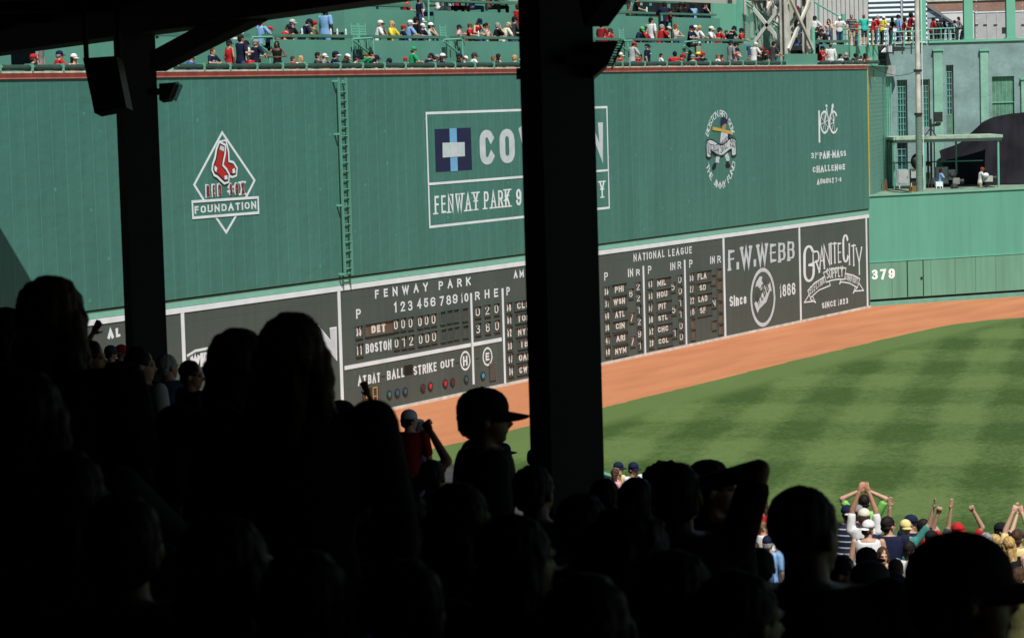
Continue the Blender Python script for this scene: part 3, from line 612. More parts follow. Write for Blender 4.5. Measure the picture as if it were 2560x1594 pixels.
# ------------------------------------------------------------------ field
def ramp_mix(n, l, fac, c1, c2):
    mx = n.new('ShaderNodeMix'); mx.data_type = 'RGBA'; l.new(fac, mx.inputs[0]); 
    if isinstance(c1, tuple): mx.inputs[6].default_value = c1 + (1,)
    else: l.new(c1, mx.inputs[6])
    if isinstance(c2, tuple): mx.inputs[7].default_value = c2 + (1,)
    else: l.new(c2, mx.inputs[7])
    return mx.outputs[2]
def field_mat():
    m = bpy.data.materials.new('mown_grass'); m.use_nodes = True; n = m.node_tree.nodes; l = m.node_tree.links; b = n['Principled BSDF']
    b.inputs['Roughness'].default_value = 0.7; b.inputs['Specular IOR Level'].default_value = 0.25
    tc = n.new('ShaderNodeTexCoord'); sp = n.new('ShaderNodeSeparateXYZ'); l.new(tc.outputs['Object'], sp.inputs[0])
    wob = n.new('ShaderNodeTexNoise'); wob.inputs['Scale'].default_value = 0.22; wob.inputs['Detail'].default_value = 5; l.new(tc.outputs['Object'], wob.inputs['Vector'])
    w = math_node(n, 'MULTIPLY', math_node(n, 'SUBTRACT', wob.outputs['Fac'], 0.5), 1.1)
    def band(ax, ay, period, off, sharp):
        t = math_node(n, 'ADD', math_node(n, 'MULTIPLY', sp.outputs[0], ax), math_node(n, 'MULTIPLY', sp.outputs[1], ay))
        t = math_node(n, 'ADD', math_node(n, 'ADD', t, w), off)
        s = math_node(n, 'SINE', math_node(n, 'MULTIPLY', t, 2 * pi / period))
        v = math_node(n, 'ADD', math_node(n, 'MULTIPLY', s, sharp), 0.5); c = n.new('ShaderNodeClamp'); l.new(v, c.inputs[0]); return c.outputs[0]
    A = band(-.297, .955, 3.1, 1.2, 1.0); B = band(.97, .24, 9.0, 3.0, 1.1)
    k = math_node(n, 'ADD', math_node(n, 'MULTIPLY', A, .55), math_node(n, 'MULTIPLY', B, .45))
    fi = n.new('ShaderNodeTexNoise'); fi.inputs['Scale'].default_value = 6.0; fi.inputs['Detail'].default_value = 8; fi.inputs['Roughness'].default_value = .75; l.new(tc.outputs['Object'], fi.inputs['Vector'])
    me_ = n.new('ShaderNodeTexNoise'); me_.inputs['Scale'].default_value = 1.6; me_.inputs['Detail'].default_value = 5; l.new(tc.outputs['Object'], me_.inputs['Vector'])
    k = math_node(n, 'ADD', k, math_node(n, 'MULTIPLY', math_node(n, 'SUBTRACT', fi.outputs['Fac'], .5), 3.4))
    k = math_node(n, 'ADD', k, math_node(n, 'MULTIPLY', math_node(n, 'SUBTRACT', me_.outputs['Fac'], .5), 1.1))
    # the strip along the track is mown light
    ed = n.new('ShaderNodeMapRange'); ed.inputs['From Min'].default_value = -9.3; ed.inputs['From Max'].default_value = -8.3; l.new(sp.outputs[1], ed.inputs[0])
    k = math_node(n, 'MAXIMUM', k, math_node(n, 'MULTIPLY', ed.outputs[0], .85))
    c = n.new('ShaderNodeClamp'); l.new(k, c.inputs[0])
    col = ramp_mix(n, l, c.outputs[0], (.034, .070, .009), (.100, .156, .042)); l.new(col, b.inputs['Base Color'])
    bp = n.new('ShaderNodeBump'); bp.inputs['Strength'].default_value = .5; bp.inputs['Distance'].default_value = .05; l.new(fi.outputs['Fac'], bp.inputs['Height']); l.new(bp.outputs['Normal'], b.inputs['Normal'])
    return m
def dirt_mat():
    m = bpy.data.materials.new('track_dirt'); m.use_nodes = True; n = m.node_tree.nodes; l = m.node_tree.links; b = n['Principled BSDF']
    b.inputs['Roughness'].default_value = 0.9; tc = n.new('ShaderNodeTexCoord')
    mp = n.new('ShaderNodeMapping'); mp.inputs['Scale'].default_value = (.10, .5, 1); mp.inputs['Rotation'].default_value = (0, 0, R(2)); l.new(tc.outputs['Object'], mp.inputs[0])
    a = n.new('ShaderNodeTexNoise'); a.inputs['Scale'].default_value = 1.8; a.inputs['Detail'].default_value = 6; l.new(mp.outputs[0], a.inputs['Vector'])
    f = n.new('ShaderNodeTexNoise'); f.inputs['Scale'].default_value = 14; f.inputs['Detail'].default_value = 6; l.new(tc.outputs['Object'], f.inputs['Vector'])
    s = math_node(n, 'ADD', math_node(n, 'MULTIPLY', a.outputs['Fac'], .6), math_node(n, 'MULTIPLY', f.outputs['Fac'], .4))
    mr = n.new('ShaderNodeMapRange'); mr.inputs['From Min'].default_value = .25; mr.inputs['From Max'].default_value = .72; l.new(s, mr.inputs[0])
    col = ramp_mix(n, l, mr.outputs[0], (.34, .110, .040), (.52, .208, .088)); l.new(col, b.inputs['Base Color'])
    bp = n.new('ShaderNodeBump'); bp.inputs['Strength'].default_value = .3; bp.inputs['Distance'].default_value = .03; l.new(f.outputs['Fac'], bp.inputs['Height']); l.new(bp.outputs['Normal'], b.inputs['Normal'])
    return m
mb = MB(); mb.quad([(-600, -700, -.03), (900, -700, -.03), (900, 800, -.03), (-600, 800, -.03)]); kind(mb.build('ground', mat('far_ground', (.10, .10, .09)), fix=False), 'structure')
CW0, CW1 = Vector((114.85, .62, 0)), Vector((150.0, -24.6, 0))        # foot of the centre wall
cdir = (CW1 - CW0).normalized(); cn = Vector((-cdir.y * -1, 0, 0)); cnorm = Vector((cdir.y, -cdir.x, 0))
mb = MB(); mb.quad([(30, .3, -.004), (114.9, .62, -.004), (150, -24.6, -.004), (140, -80, -.004), (30, -80, -.004)][::-1]); kind(mb.build('warning_track', dirt_mat(), fix=False), 'structure')
edge = [(20, -6.55), (60, -6.5), (76, -6.55), (92, -6.5), (100, -6.6), (104.5, -6.72), (107.3, -7.0), (109.6, -7.7), (111.3, -8.8), (114.5, -11.2), (140, -30)]
ed2 = []
for (xa, ya), (xb, yb) in zip(edge[:-1], edge[1:]):
    nn_ = max(2, int((xb - xa) / .5))
    for i in range(nn_):
        u = i / nn_; ed2.append((xa + (xb - xa) * u, ya + (yb - ya) * u + random.uniform(-.05, .05), .0))
mb = MB(); mb.quad(ed2 + [(140, -30, 0), (140, -120, 0), (20, -120, 0)]); kind(mb.build('grass_field', field_mat(), fix=False), 'structure')

# ------------------------------------------------------------------ centre-field wall
cwl = thing('centre_wall', 'lower light green outfield wall with white 379 and a door', 'wall', (118, -2, 0))
def cw(px_, py_):                          # point of the centre wall plane under a pixel -> (distance along, height)
    d = ray(px_, py_); t = (CW0 - CAM).dot(cnorm) / d.dot(cnorm); p_ = CAM + d * t; return (p_ - CW0).dot(cdir), p_.z
def cwp(u, z, out=0.0): p_ = CW0 + cdir * u + cnorm * out; return (p_.x, p_.y, z)
out_sign = 1 if cnorm.dot(CAM - CW0) > 0 else -1
def cbox(mb, u0, u1, z0, z1, o0, o1):
    A_ = [cwp(u0, z0, out_sign * o0), cwp(u1, z0, out_sign * o0), cwp(u1, z0, out_sign * o1), cwp(u0, z0, out_sign * o1)]; mb.prism(A_, (0, 0, z1 - z0))
ztop = cw(2164, 489)[1]; zmid = cw(2300, 648)[1]
mb = MB(); cbox(mb, 0, 43, zmid, ztop - .05, 0, -.3); mb.build('upper_panels', M_CENTRE, cwl)
mb = MB(); cbox(mb, 0, 43, .32, zmid - .02, .05, -.29); M_PADG = panel_mat('padding_green', (0.135, 0.315, 0.22), pitch=1.2, seam=.02, seam_gain=.95, bump=.1, streak=.14); o = mb.build('padding', M_PADG, cwl)
mb = MB(); cbox(mb, 0, 43, -.05, .20, .03, -.29); mb.build('kick_board', mat('kick_green', (.13, .33, .25), var=.1), cwl)
mb = MB(); cbox(mb, 0, 43, .20, .32, -.05, -.28); mb.build('kick_gap', M_BLACK, cwl)
mb = MB(); cbox(mb, 0, 43, ztop - .047, ztop + .02, .06, -.34); mb.build('top_cap', M_RAIL, cwl)
mb = MB(); cbox(mb, 0, 43, zmid - .018, zmid + .012, .075, .0); mb.build('mid_rail', M_RAIL, cwl)
mb = MB()
(ua, za), (ub, zb) = cw(*px('M', 120, 878)), cw(*px('M', 350, 755))
letters(mb, '379', ua + .16, za, ub + .16, zb, .14, lambda p_, k: cwp(p_[0], p_[1], out_sign * (.056 + .0003 * k)), gap=.25); mb.build('lettering', mat('sign_bright', (.85, .86, .85), var=.03), cwl)
(ua, za), (ub, zb) = cw(*px('M', 512, 1065)), cw(*px('M', 655, 690))
mb = MB(); cbox(mb, ua, ub, .34, zmid - .04, .057, .0501); dr = mb.build('door', M_PADG, cwl)
mb = MB(); cbox(mb, ua - .05, ua, .34, zmid - .03, .07, .0502); cbox(mb, ub, ub + .05, .34, zmid - .03, .07, .0502); cbox(mb, ua, ub, zmid - .04, zmid - .02, .07, .0502); sub(mb, 'door_gap', M_BLACK, dr)
uh, zh = cw(*px('M', 645, 853)); mb = MB(); cbox(mb, uh - .06, uh + .04, zh - .06, zh + .05, .09, .058); sub(mb, 'latch', M_BLACK, dr)
mb = MB()
for a, b in ((738, 662), (978, 655), (1182, 640), (1384, 630), (350, 700)):
    uu = cw(*px('M', a, b))[0]; cbox(mb, uu - .012, uu + .012, .33, zmid - .03, .0535, .0503)
mb.build('padding_seams', mat('seam_dark', (.05, .12, .09)), cwl)

# ------------------------------------------------------------------ wall ladder
lad = thing('wall_ladder', 'long green iron ladder bolted to the tall wall above the scoreboard', 'ladder', (70.5, -.3, 4.6))
xl0, xl1 = 70.38, 70.80
for n_, xx in (('side_rail', xl0), ('side_rail', xl1)):
    mb = MB(); mb.box((xx - .028, -.27, 4.72), (xx + .028, -.20, 11.1)); mb.build(n_, M_TIER, lad)
for k in range(22):
    z = 4.95 + k * .285; mb = MB(); mb.tube((xl0 + .03, -.235, z), (xl1 - .03, -.235, z), .018, n=8); mb.build('rung', M_TIER, lad)
for z in (4.78, 7.0, 9.3, 11.0):
    mb = MB(); mb.box((xl0 - .09, -.22, z - .03), (xl0 - .03, -.046, z + .03)); mb.box((xl1 + .03, -.22, z - .03), (xl1 + .07, -.046, z + .03)); mb.build('wall_bracket', M_RAIL, lad)
# ------------------------------------------------------------------ terraces on top of the wall
F1, F2, F3 = 10.75, 11.58, 12.72            # floors of the three rows
ter = thing('seating_terrace', 'green stepped seating terrace on top of the tall wall', 'terrace', (80, 2, 10.7))
mb = MB(); mb.box((43, .37, 10.55), (114.8, 1.79, F1)); mb.build('tread', M_CONC, ter)
mb = MB(); mb.box((43, 1.80, 11.4), (106, 3.15, F2)); mb.build('tread', M_CONC, ter)
mb = MB(); mb.box((43, 3.16, 12.5), (106, 4.5, F3)); mb.build('tread', M_CONC, ter)
mb = MB(); mb.box((43, 4.56, F3), (101.9, 4.66, 14.1)); mb.build('back_panel', M_TIER, ter)
def xs(px_, y): return on_y(px_, 120, y).x
G1 = [(540, 622), (676, 878), (923, 1112), (1145, 1549), (1585, 1712), (1736, 1864)]       # px spans of the second-row counters
G1x = [(xs(a, 1.5), xs(b, 1.5)) for a, b in G1]; G1x[0] = (57.9, G1x[0][1])
G2 = [(300, 793), (848, 1024), (1074, 1634), (1671, 1789)]
G2x = [(xs(a, 3.1), xs(b, 3.1)) for a, b in G2]
for a, b in G1x:
    mb = MB(); mb.box((a, 1.46, F1), (b, 1.50, 12.375)); mb.build('riser_panel', M_TIER, ter)
mb = MB(); mb.box((43, 1.46, F1), (56.6, 1.50, 12.4)); mb.build('riser_panel', M_TIER, ter)
for a, b in G2x:
    mb = MB(); mb.box((a, 2.85, F2), (b, 2.89, 13.52)); mb.build('riser_panel', M_TIER, ter)
a, b = xs(1789, 3.0), xs(1850, 3.0)
mb = MB(); mb.box((a + .01, 3.05, F2), (b, 3.2, 14.2)); mb.build('side_panel', M_TIERL, ter)
mb = MB(); mb.box((xs(1850, 2.9), 2.9, F1), (xs(1861, 2.9), 3.04, 14.4)); mb.build('side_panel', M_RAIL, ter)
for (a, b), (c, d) in list(zip(G1x[:-1], G1x[1:])) + [((0, 56.6), (57.9, 0))]:              # steps in the gaps
    for k in range(4):
        mb = MB(); mb.box((b + .02, 1.10 + k * .22, F1 - .05), (c - .02, 1.10 + (k + 1) * .22, F1 + .2 * (k + 1))); mb.build('step', M_TIER, ter)
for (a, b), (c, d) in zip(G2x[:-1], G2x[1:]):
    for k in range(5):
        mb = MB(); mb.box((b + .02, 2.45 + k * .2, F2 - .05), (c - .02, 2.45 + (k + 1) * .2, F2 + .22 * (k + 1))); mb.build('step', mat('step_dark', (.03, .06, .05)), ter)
cnames = ['shaded by the roof brace at the far left', 'behind the woman in the black tank top', 'right of the two empty slatted stools', 'passing behind the thick dark column', 'under the woman in a white tank top', 'ending beside the light tower stairs']
def counter(a, b, y0, y1, z0, z1, label, gap_rail=True):
    o = thing('drink_counter', label, 'counter', ((a + b) / 2, y1, z0 - .9), 'drink counters of the terrace')
    mb = MB(); mb.box((a, y0, z0), (b, y1, z1)); mb.build('counter_top', M_COUNTER, o)
    n = max(2, int((b - a) / 1.3))
    for k in range(n + 1):
        x = a + .04 + (b - a - .08) * k / n; mb = MB(); mb.box((x - .03, y1 - .10, z0 - .26), (x + .03, y1 - .03, z0)); mb.build('bracket', M_RAIL, o)
for i, (a, b) in enumerate(G1x): counter(a, b, 1.43, 1.84, 12.46, 12.555, 'green second-row drink counter ' + cnames[i])
counter(43, 56.4, 1.43, 1.84, 12.46, 12.555, 'green drink counter of the second row at the extreme left end')
G3 = [(900, 1026, 'left of the man standing in navy'), (1078, 1287, 'over seated legs left of the column'), (1540, 1637, 'under a dark bottle right of the column'), (1671, 1789, 'nearest the light tower')]
for a, b, s in G3: counter(xs(a, 2.9), xs(b, 2.9), 2.82, 3.26, 13.63 + (.22 if a == 1078 else 0), 13.715 + (.22 if a == 1078 else 0), 'green drink counter on the third row, ' + s)
a, b = xs(1600, 4.3), xs(1715, 4.3); counter(a, b, 4.2, 4.7, 14.22, 14.30, 'green drink counter at the top edge of the photo')
# rails
def rail(pts, label, y, extra=None):
    P = [on_y(*p_, y) for p_ in pts]; o = thing('hand_rail', label, 'hand rail', (P[0].x, y, F1), 'green stair rails of the terrace')
    mb = MB(); mb.path([tuple(p_) for p_ in P], .035); mb.build('top_rail', M_RAIL, o)
    if extra:
        E_ = [on_y(*p_, y) for p_ in extra]; mb = MB(); mb.path([tuple(p_) for p_ in E_], .035); mb.build('slope_rail', M_RAIL, o)
def zp(z, *pp): return [px(z, *p_) for p_ in pp]
rail(zp('2', (1950, 375), (1975, 362), (2290, 355), (2315, 375), (2320, 440)), 'green stair rail beside the woman in a black tank top', 1.3, zp('2', (1950, 385), (2250, 635), (2265, 830)))
rail(zp('3', (1580, 703), (1915, 683), (1942, 700), (1962, 1000)), 'green stair rail in front of the empty slatted stools', 1.3, zp('3', (1580, 715), (1860, 930)))
rail(zp('4', (920, 716), (1220, 700), (1248, 720), (1268, 1050)), 'green stair rail in front of the child in pink', 1.3, zp('4', (920, 735), (1190, 950)))
rail(zp('5', (540, 836), (810, 825), (838, 850), (850, 1000)), 'green stair rail behind the woman in a red cap', 1.3, zp('5', (550, 910), (760, 1060)))
rail(zp('5', (1870, 852), (2110, 834), (2145, 855), (2170, 1150)), 'green stair rail under the seated person in navy', 1.3, zp('5', (1870, 925), (2100, 1100)))
rail(zp('4', (650, 0), (655, 365)), 'green upright post beside the man standing in navy', 2.7)
# stools
def stool(x, y, z, rz, label):
    o = thing('bar_stool', label, 'stool', (x, y, z)); WORLDLOC[o.name] = Vector((0, 0, 0)); o.rotation_euler = (0, 0, rz)
    mb = MB(); mb.box((-.2, -.2, .68), (.2, .2, .72)); mb.build('seat', M_RAIL, o)
    for k in range(4):
        mb = MB(); mb.box((-.19, -.215, .80 + k * .09), (.19, -.195, .85 + k * .09)); mb.build('back_slat', M_RAIL, o)
    for sx in (-1, 1):
        mb = MB(); mb.tube((sx * .2, -.2, .70), (sx * .2, -.22, 1.2), .018); mb.build('back_post', M_RAIL, o)
        for sy in (-1, 1):
            mb = MB(); mb.tube((sx * .17, sy * .17, .68), (sx * .21, sy * .21, 0), .018); mb.build('leg', M_RAIL, o)
for z_, pp, lb in (('3', (1710, 640), 'empty green slatted stool left of the white shirted man resting his chin'), ('3', (1850, 640), 'empty green stool touching the shirt of the man resting his chin'), ('4', (1000, 620), 'green slatted stool held by the child in pink'), ('5', (690, 800), 'green slatted stool above the woman in a red cap')):
    p_ = on_y(*px(z_, *pp), 2.25); stool(p_.x, 2.25, F2 + .22, R(180), lb)
# bottles
def bottle(p_, label):
    o = thing('water_bottle', label, 'bottle', p_, 'bottles on the drink counters'); WORLDLOC[o.name] = Vector((0, 0, 0))
    mb = MB(); mb.tube((0, 0, 0), (0, 0, .15), .033, .033); mb.tube((0, 0, .1502), (0, 0, .19), .033, .014); mb.build('bottle_body', mat('bottle_plastic', (.62, .68, .70), rough=.2), o, smooth=False)
    mb = MB(); mb.tube((0, 0, .1905), (0, 0, .215), .014); mb.build('cap', M_WHITE, o)
for z_, pp, lb in (('3', (680, 590), 'clear bottle in front of the man in navy looking down'), ('3', (1195, 595), 'clear bottle beside the standing man in light blue'), ('3', (1310, 598), 'clear bottle between the aisle and the heap of clothes'), ('3', (1462, 600), 'clear bottle standing over the heap of clothes'),
                   ('2', (1800, 285), 'clear bottle right of the person in white with raised elbow'), ('4', (1545, 640), 'clear bottle under the woman in a red tank top')):
    p_ = on_y(*px(z_, *pp), 1.62); bottle((p_.x, 1.62, 12.557), lb)
p_ = on_y(*px('5', 1110, 240), 3.0); bottle((p_.x, 3.0, 13.717), 'clear bottle on the upper counter right of the column')
# padded rail on the wall edge
pr = thing('padded_rail', 'row of dark green vinyl rail pads along the top edge of the wall', 'rail padding', (80, .05, 11.39))
cuts = [43.0]
known = [54.4, 55.71, 57.01, 58.0, 62.2, 63.5, 64.8, 66.2, 67.56, 68.85, 70.78, 72.09, 73.4, 74.7, 76.59, 77.89, 79.22, 80.53, 82.44, 83.75, 85.05, 86.35, 87.65, 88.95, 90.3] + [wl('5', x, 1340, 0)[0] for x in (410, 738, 1048, 1492, 1792, 2082, 2370)] + [wl('6', x, 1300, 0)[0] for x in (500, 765, 1030, 1290, 1540, 1650)]
x = 43.0
while x < 54: x += 1.3; cuts.append(x)
cuts = [c for c in cuts if c < 54.2] + sorted(known)
def pad(a, b):
    mb = MB(); n = 14; ring = []
    for k in range(n):
        t = 2 * pi * k / n; ring.append((.07 + .14 * cos(t), 11.485 + .083 * sin(t) + (.012 if abs(sin(t)) > .5 else 0)))
    m = 7; i0 = 0
    for j in range(m + 1):
        xx = a + (b - a) * j / m; s = 1 - .05 * sin(pi * j / m)
        for yy, zz in ring: mb.v.append((xx, yy + random.uniform(-.006, .006), 11.485 + (zz - 11.485) * s + random.uniform(-.006, .006)))
    for j in range(m):
        for k in range(n):
            mb.f.append((j * n + k, (j + 1) * n + k, (j + 1) * n + (k + 1) % n, j * n + (k + 1) % n)); mb.mi.append(0)
    mb.f.append(tuple(range(n))); mb.mi.append(0); mb.f.append(tuple(m * n + k for k in range(n))[::-1]); mb.mi.append(0)
    mb.build('pad', M_PAD, pr, smooth=True)
for a, b in zip(cuts[:-1], cuts[1:]):
    if a > 57.9 and b < 62.3: continue
    pad(a + .05, b - .05)
    mb = MB(); mb.box((b - .025, -.085, 11.395), (b + .025, .2, 11.60)); mb.build('bracket', M_RAIL, pr)
for a, b in ((2044, 2075), (2075, 2102), (2102, 2130), (2130, 2158), (2158, 2200)): pad(xs(a, 0) + .05, min(xs(b, 0), 116.4) - .05)
mb = MB(); mb.box((xs(1964, 0), .0, 11.394), (xs(2043, 0), .08, 11.88)); mb.build('plain_panel', M_TIER, pr)
mb = MB(); mb.box((58.1, .02, 11.394), (62.1, .08, 11.62)); mb.build('plain_panel', M_TIERL, pr)

# ------------------------------------------------------------------ light tower and its stair
tw = thing('light_tower', 'white painted steel lattice light tower standing on the terrace', 'light tower', (107.5, 1.9, F1))
def vx(z_, x, y, yy): return on_y(*px(z_, x, y), yy).x
lx0, lx1 = vx('6', 1690, 1000, .95), vx('6', 2135, 1000, .95); ly0, ly1 = .95, 2.9
legs = [(lx0, ly0), (lx1, ly0), (lx0, ly1), (lx1, ly1)]
for x, y in legs:
    mb = MB(); mb.box((x - .28, y - .012, 11.25), (x + .28, y + .012, 20)); mb.box((x - .28, y + .2, 11.25), (x + .28, y + .224, 20)); mb.box((x - .013, y + .013, 11.25), (x + .013, y + .199, 20)); mb.build('leg', M_STEEL, tw)
    mb = MB(); mb.box((x - .42, y - .28, F1), (x + .42, y + .5, 11.248)); mb.build('footing', mat('rusty_plinth', (.06, .045, .035), var=.4, scale=6), tw)
for (x0, y0), (x1, y1) in ((legs[0], legs[1]), (legs[2], legs[3]), (legs[0], legs[2]), (legs[1], legs[3])):
    for k, (za, zb) in enumerate(((12.1, 14.35), (14.6, 17.0), (17.2, 19.6))):
        dy = -.06 if y0 == y1 else 0
        for q0, q1 in (((x0, y0 + dy, za), (x1, y1 + dy, zb)), ((x0, y0 + dy - .12 * (dy != 0), zb), (x1, y1 + dy - .12 * (dy != 0), za))):
            mb = MB(); mb.bar(q0, q1, .10, .15); mb.build('brace', M_STEEL, tw)
    mb = MB(); mb.bar((x0, y0 + .1, 14.48), (x1, y1 + .1, 14.48), .12, .16); mb.build('cross_beam', M_STEEL, tw)
t2 = thing('light_tower', 'second white steel tower frame behind the wire mesh stair', 'light tower', (vx('6', 1300, 1000, 3.4), 3.4, F1))
qx0, qx1 = vx('6', 1010, 600, 3.4), vx('6', 1550, 600, 3.4)
for x, y in ((qx0, 3.4), (qx1, 3.4), (qx0 + 1.4, 5.2), (qx1 + 1.2, 5.2)):
    mb = MB(); mb.box((x - (.28 if x == qx0 else .15), y, 10.9), (x + (.28 if x == qx0 else .15), y + .2, 20)); mb.build('leg', M_STEEL, t2)
for za, zb in ((10.9, 14.4), (14.5, 17.6)):
    for q0, q1 in (((qx0 + .3, 3.32, zb), (qx1 - .1, 3.32, za)), ((qx0 + .3, 3.2, za), (qx1 - .1, 3.2, zb))):
        mb = MB(); mb.bar(q0, q1, .11, .14); mb.build('brace', M_STEEL, t2)
mb = MB(); mb.box((qx0, 3.36, 14.3), (qx1, 3.5, 14.46)); mb.build('cross_beam', M_STEEL, t2)
mb = MB(); x = vx('6', 1315, 240, 3.3); mb.box((x - .35, 3.2, 13.3), (x + .3, 3.45, 13.72)); mb.build('junction_box', M_STEEL, t2)
dkw = thing('tower_enclosure', 'dark metal enclosure wall behind the lattice light tower', 'enclosure', (108, 7.0, 10.8))
mb = MB(); mb.box((104.2, 7.0, 10.8), (117.5, 7.2, 14.5)); mb.build('dark_panel', mat('enclosure_dark', (.012, .014, .015), var=.5, scale=1.5), dkw)
for i in range(14):
    x = 104.6 + i * .9; mb = MB(); mb.box((x, 6.9, 10.9), (x + random.choice((.05, .12)), 6.99, 14.4)); mb.build('upright', random.choice((M_STEEL, M_DARK, M_RAIL, M_STEEL)), dkw)
# wire mesh stair guard left of the tower
sg_ = thing('stair_guard', 'green sloping stair guard with wire mesh left of the light tower', 'stair guard', (vx('6', 1200, 800, 2.6), 2.6, F1))
A0, A1 = on_y(*px('6', 850, 35), 2.6), on_y(*px('6', 1575, 545), 2.6)
mb = MB(); mb.tube(A0, A1, .05); mb.build('top_rail', M_RAIL, sg_)
mb = MB(); mb.tube(A0 - Vector((0, 0, .14)), A1 - Vector((0, 0, .14)), .03); mb.build('mid_rail', M_RAIL, sg_)
def lerp(u): return A0 + (A1 - A0) * u
for u, r in ((0.5, .055), (1.0, .10)):
    p_ = lerp(u); mb = MB(); mb.tube((p_.x, 2.6, F1), (p_.x, 2.6, p_.z + .05), r, n=12); mb.build('post', M_RAIL, sg_)
mb = MB()
for k in range(46):
    p_ = lerp(k / 45); mb.bar((p_.x, 2.6, F1 + .3), (p_.x, 2.6, p_.z - .16), .011)
for k in range(48):
    z = F1 + .3 + k * .072
    if z > A0.z - .1: break
    u = (A0.z - .16 - z) / (A0.z - A1.z); u = min(1, max(0, u)); mb.bar((A0.x, 2.61, z), (lerp(u).x, 2.61, z), .011)
mb.build('wire_mesh', M_RAIL, sg_)
mb = MB(); mb.bar(on_y(*px('6', 870, 850), 2.2), on_y(*px('6', 1080, 980), 2.2), .12, .3); mb.build('stair_stringer', M_RAIL, sg_)
mb = MB(); mb.bar(on_y(*px('6', 830, 900), 2.0), on_y(*px('6', 1250, 1230), 2.0), .12, .32); mb.build('stair_stringer', M_RAIL, sg_)
mb = MB(); a = vx('6', 2210, 800, .8); mb.tube((a, .8, F1), (a, .8, on_y(*px('6', 2210, 550), .8).z), .09, n=12); tag(mb.build('rail_post', M_RAIL), 'thick green post right of the lattice light tower', 'post')

# ------------------------------------------------------------------ upright planes facing the camera
class VP:
    def __init__(s, depth):
        s.n = Vector((FW.x, FW.y, 0)).normalized(); s.u = Vector((s.n.y, -s.n.x, 0)); s.O = Vector((CAM.x, CAM.y, 0)) + s.n * depth
    def uv(s, a, b):
        d = ray(a, b); t = ((s.O - CAM).dot(s.n)) / d.dot(s.n); p_ = CAM + d * t; return (p_ - s.O).dot(s.u), p_.z
    def pt(s, u, z, out=0.0): p_ = s.O + s.u * u - s.n * out; return Vector((p_.x, p_.y, z))
    def box(s, mb, u0, u1, z0, z1, o0, o1, mi=0):
        mb.prism([s.pt(u0, z0, o0), s.pt(u1, z0, o0), s.pt(u1, z0, o1), s.pt(u0, z0, o1)], (0, 0, z1 - z0), mi)
    def rect(s, z, a, b): return s.uv(*px(z, *a)) + s.uv(*px(z, *b))      # u0, ztop, u1, zbot
# deck right of the tower
CR = Vector((114.85, 0, 0)); RE = Vector((126.4, 3.6, 0))
pl = MB(); pl.prism([(114.9, .75, 5.0), (150, -24.2, 5.0), (160, -8, 5.0), (140, 14, 5.0), (126.6, 4.2, 5.0), (114.9, .62 + .15, 5.0)][:5], (0, 0, .2)); tag(pl.build('camera_platform', mat('platform_green', (.20, .26, .19), var=.3, scale=1.5)), 'pale green flat roof behind the centre wall where the camera crew works', 'platform')
rw = thing('return_wall', 'green netted return wall beside the yellow corner line', 'wall', (120, 2, 5.2))
rd = (RE - CR).normalized(); rn = Vector((rd.y, -rd.x, 0))
mb = MB(); a, b = CR + rd * .05, RE; mb.prism([(a.x, a.y, 5.2), (b.x, b.y, 5.2), (b.x - rn.x * .2, b.y - rn.y * .2, 5.2), (a.x - rn.x * .2, a.y - rn.y * .2, 5.2)], (0, 0, 6.12)); mb.build('return_panel', panel_mat('return_green', (.16, .37, .29), pitch=2.2, seam=.05, seam_gain=1.15, streak=.08), rw)
mb = MB()
for k in range(36):
    p_ = CR + rd * (.3 + k * .33) + rn * .12; mb.bar((p_.x, p_.y, 5.3), (p_.x, p_.y, 11.3), .004)
for k in range(31):
    p0, p1 = CR + rd * .3 + rn * .125, RE + rn * .125; z = 5.3 + k * .2; mb.bar((p0.x, p0.y, z), (p1.x, p1.y, z), .0035)
mb.build('netting', mat('net_green', (.09, .19, .16), var=0), rw)
mb = MB(); p0, p1 = CR + rd * .05 + rn * .02, RE + rn * .02; mb.bar((p0.x, p0.y, 11.345), (p1.x, p1.y, 11.345), .3, .045); mb.build('top_flashing', M_RAIL, rw)
for pxx, r, zt in ((2213, .09, 11.4), (2221, .045, 11.4), (2226, .035, 11.2), (2231, .03, 11.2)):
    p_ = on_z(pxx, 470, 5.2); mb = MB(); mb.tube((p_.x, p_.y, 5.2), (p_.x, p_.y, zt), r, n=12); tag(mb.build('conduit_pipe', M_RAIL), {2213: 'thick green pipe at the end of the netted return wall', 2221: 'thin green conduit nearest the thick green pipe', 2226: 'thin green conduit between two other conduits by the brick wall', 2231: 'thin green conduit nearest the brick building'}[pxx], 'pipe')
p_ = on_z(2226, 470, 5.2); mb = MB(); mb.box((p_.x - .25, p_.y - .3, 10.85), (p_.x + .2, p_.y + .1, 11.4)); tag(mb.build('lamp_housing', M_GALV), 'pale lamp housing on top of the green pipes', 'lamp')
# small tower and vent glimpsed under the roof at the far left
o = thing('light_tower', 'piece of white lattice tower glimpsed left of the loudspeaker', 'light tower', (on_y(*px('1', 1500, 200), 3.4).x, 3.4, F1))
def Z1(a, b, yy=3.4): return on_y(*px('1', a, b), yy)
for a in (1400, 1690):
    b_ = Z1(a, 200); mb = MB(); mb.box((b_.x - .07, 3.4, F1), (b_.x + .07, 3.55, 19)); mb.build('leg', M_STEEL, o)
for a, b in (((1450, 60), (1590, 300)), ((1570, 60), (1420, 290)), ((1480, 180), (1640, 150)), ((1590, 100), (1690, 260))):
    mb = MB(); mb.bar(Z1(*a, 3.3), Z1(*b, 3.3), .11, .1); mb.build('brace', M_STEEL, o)
b_ = Z1(1000, 200); mb = MB(); mb.box((43, 3.75, F1), (Z1(1760, 200).x, 3.85, 14)); tag(mb.build('mesh_backdrop', mat('backdrop_dark', (.03, .05, .045), var=.5, scale=4)), 'dark mesh screen behind the glimpsed lattice tower', 'screen')
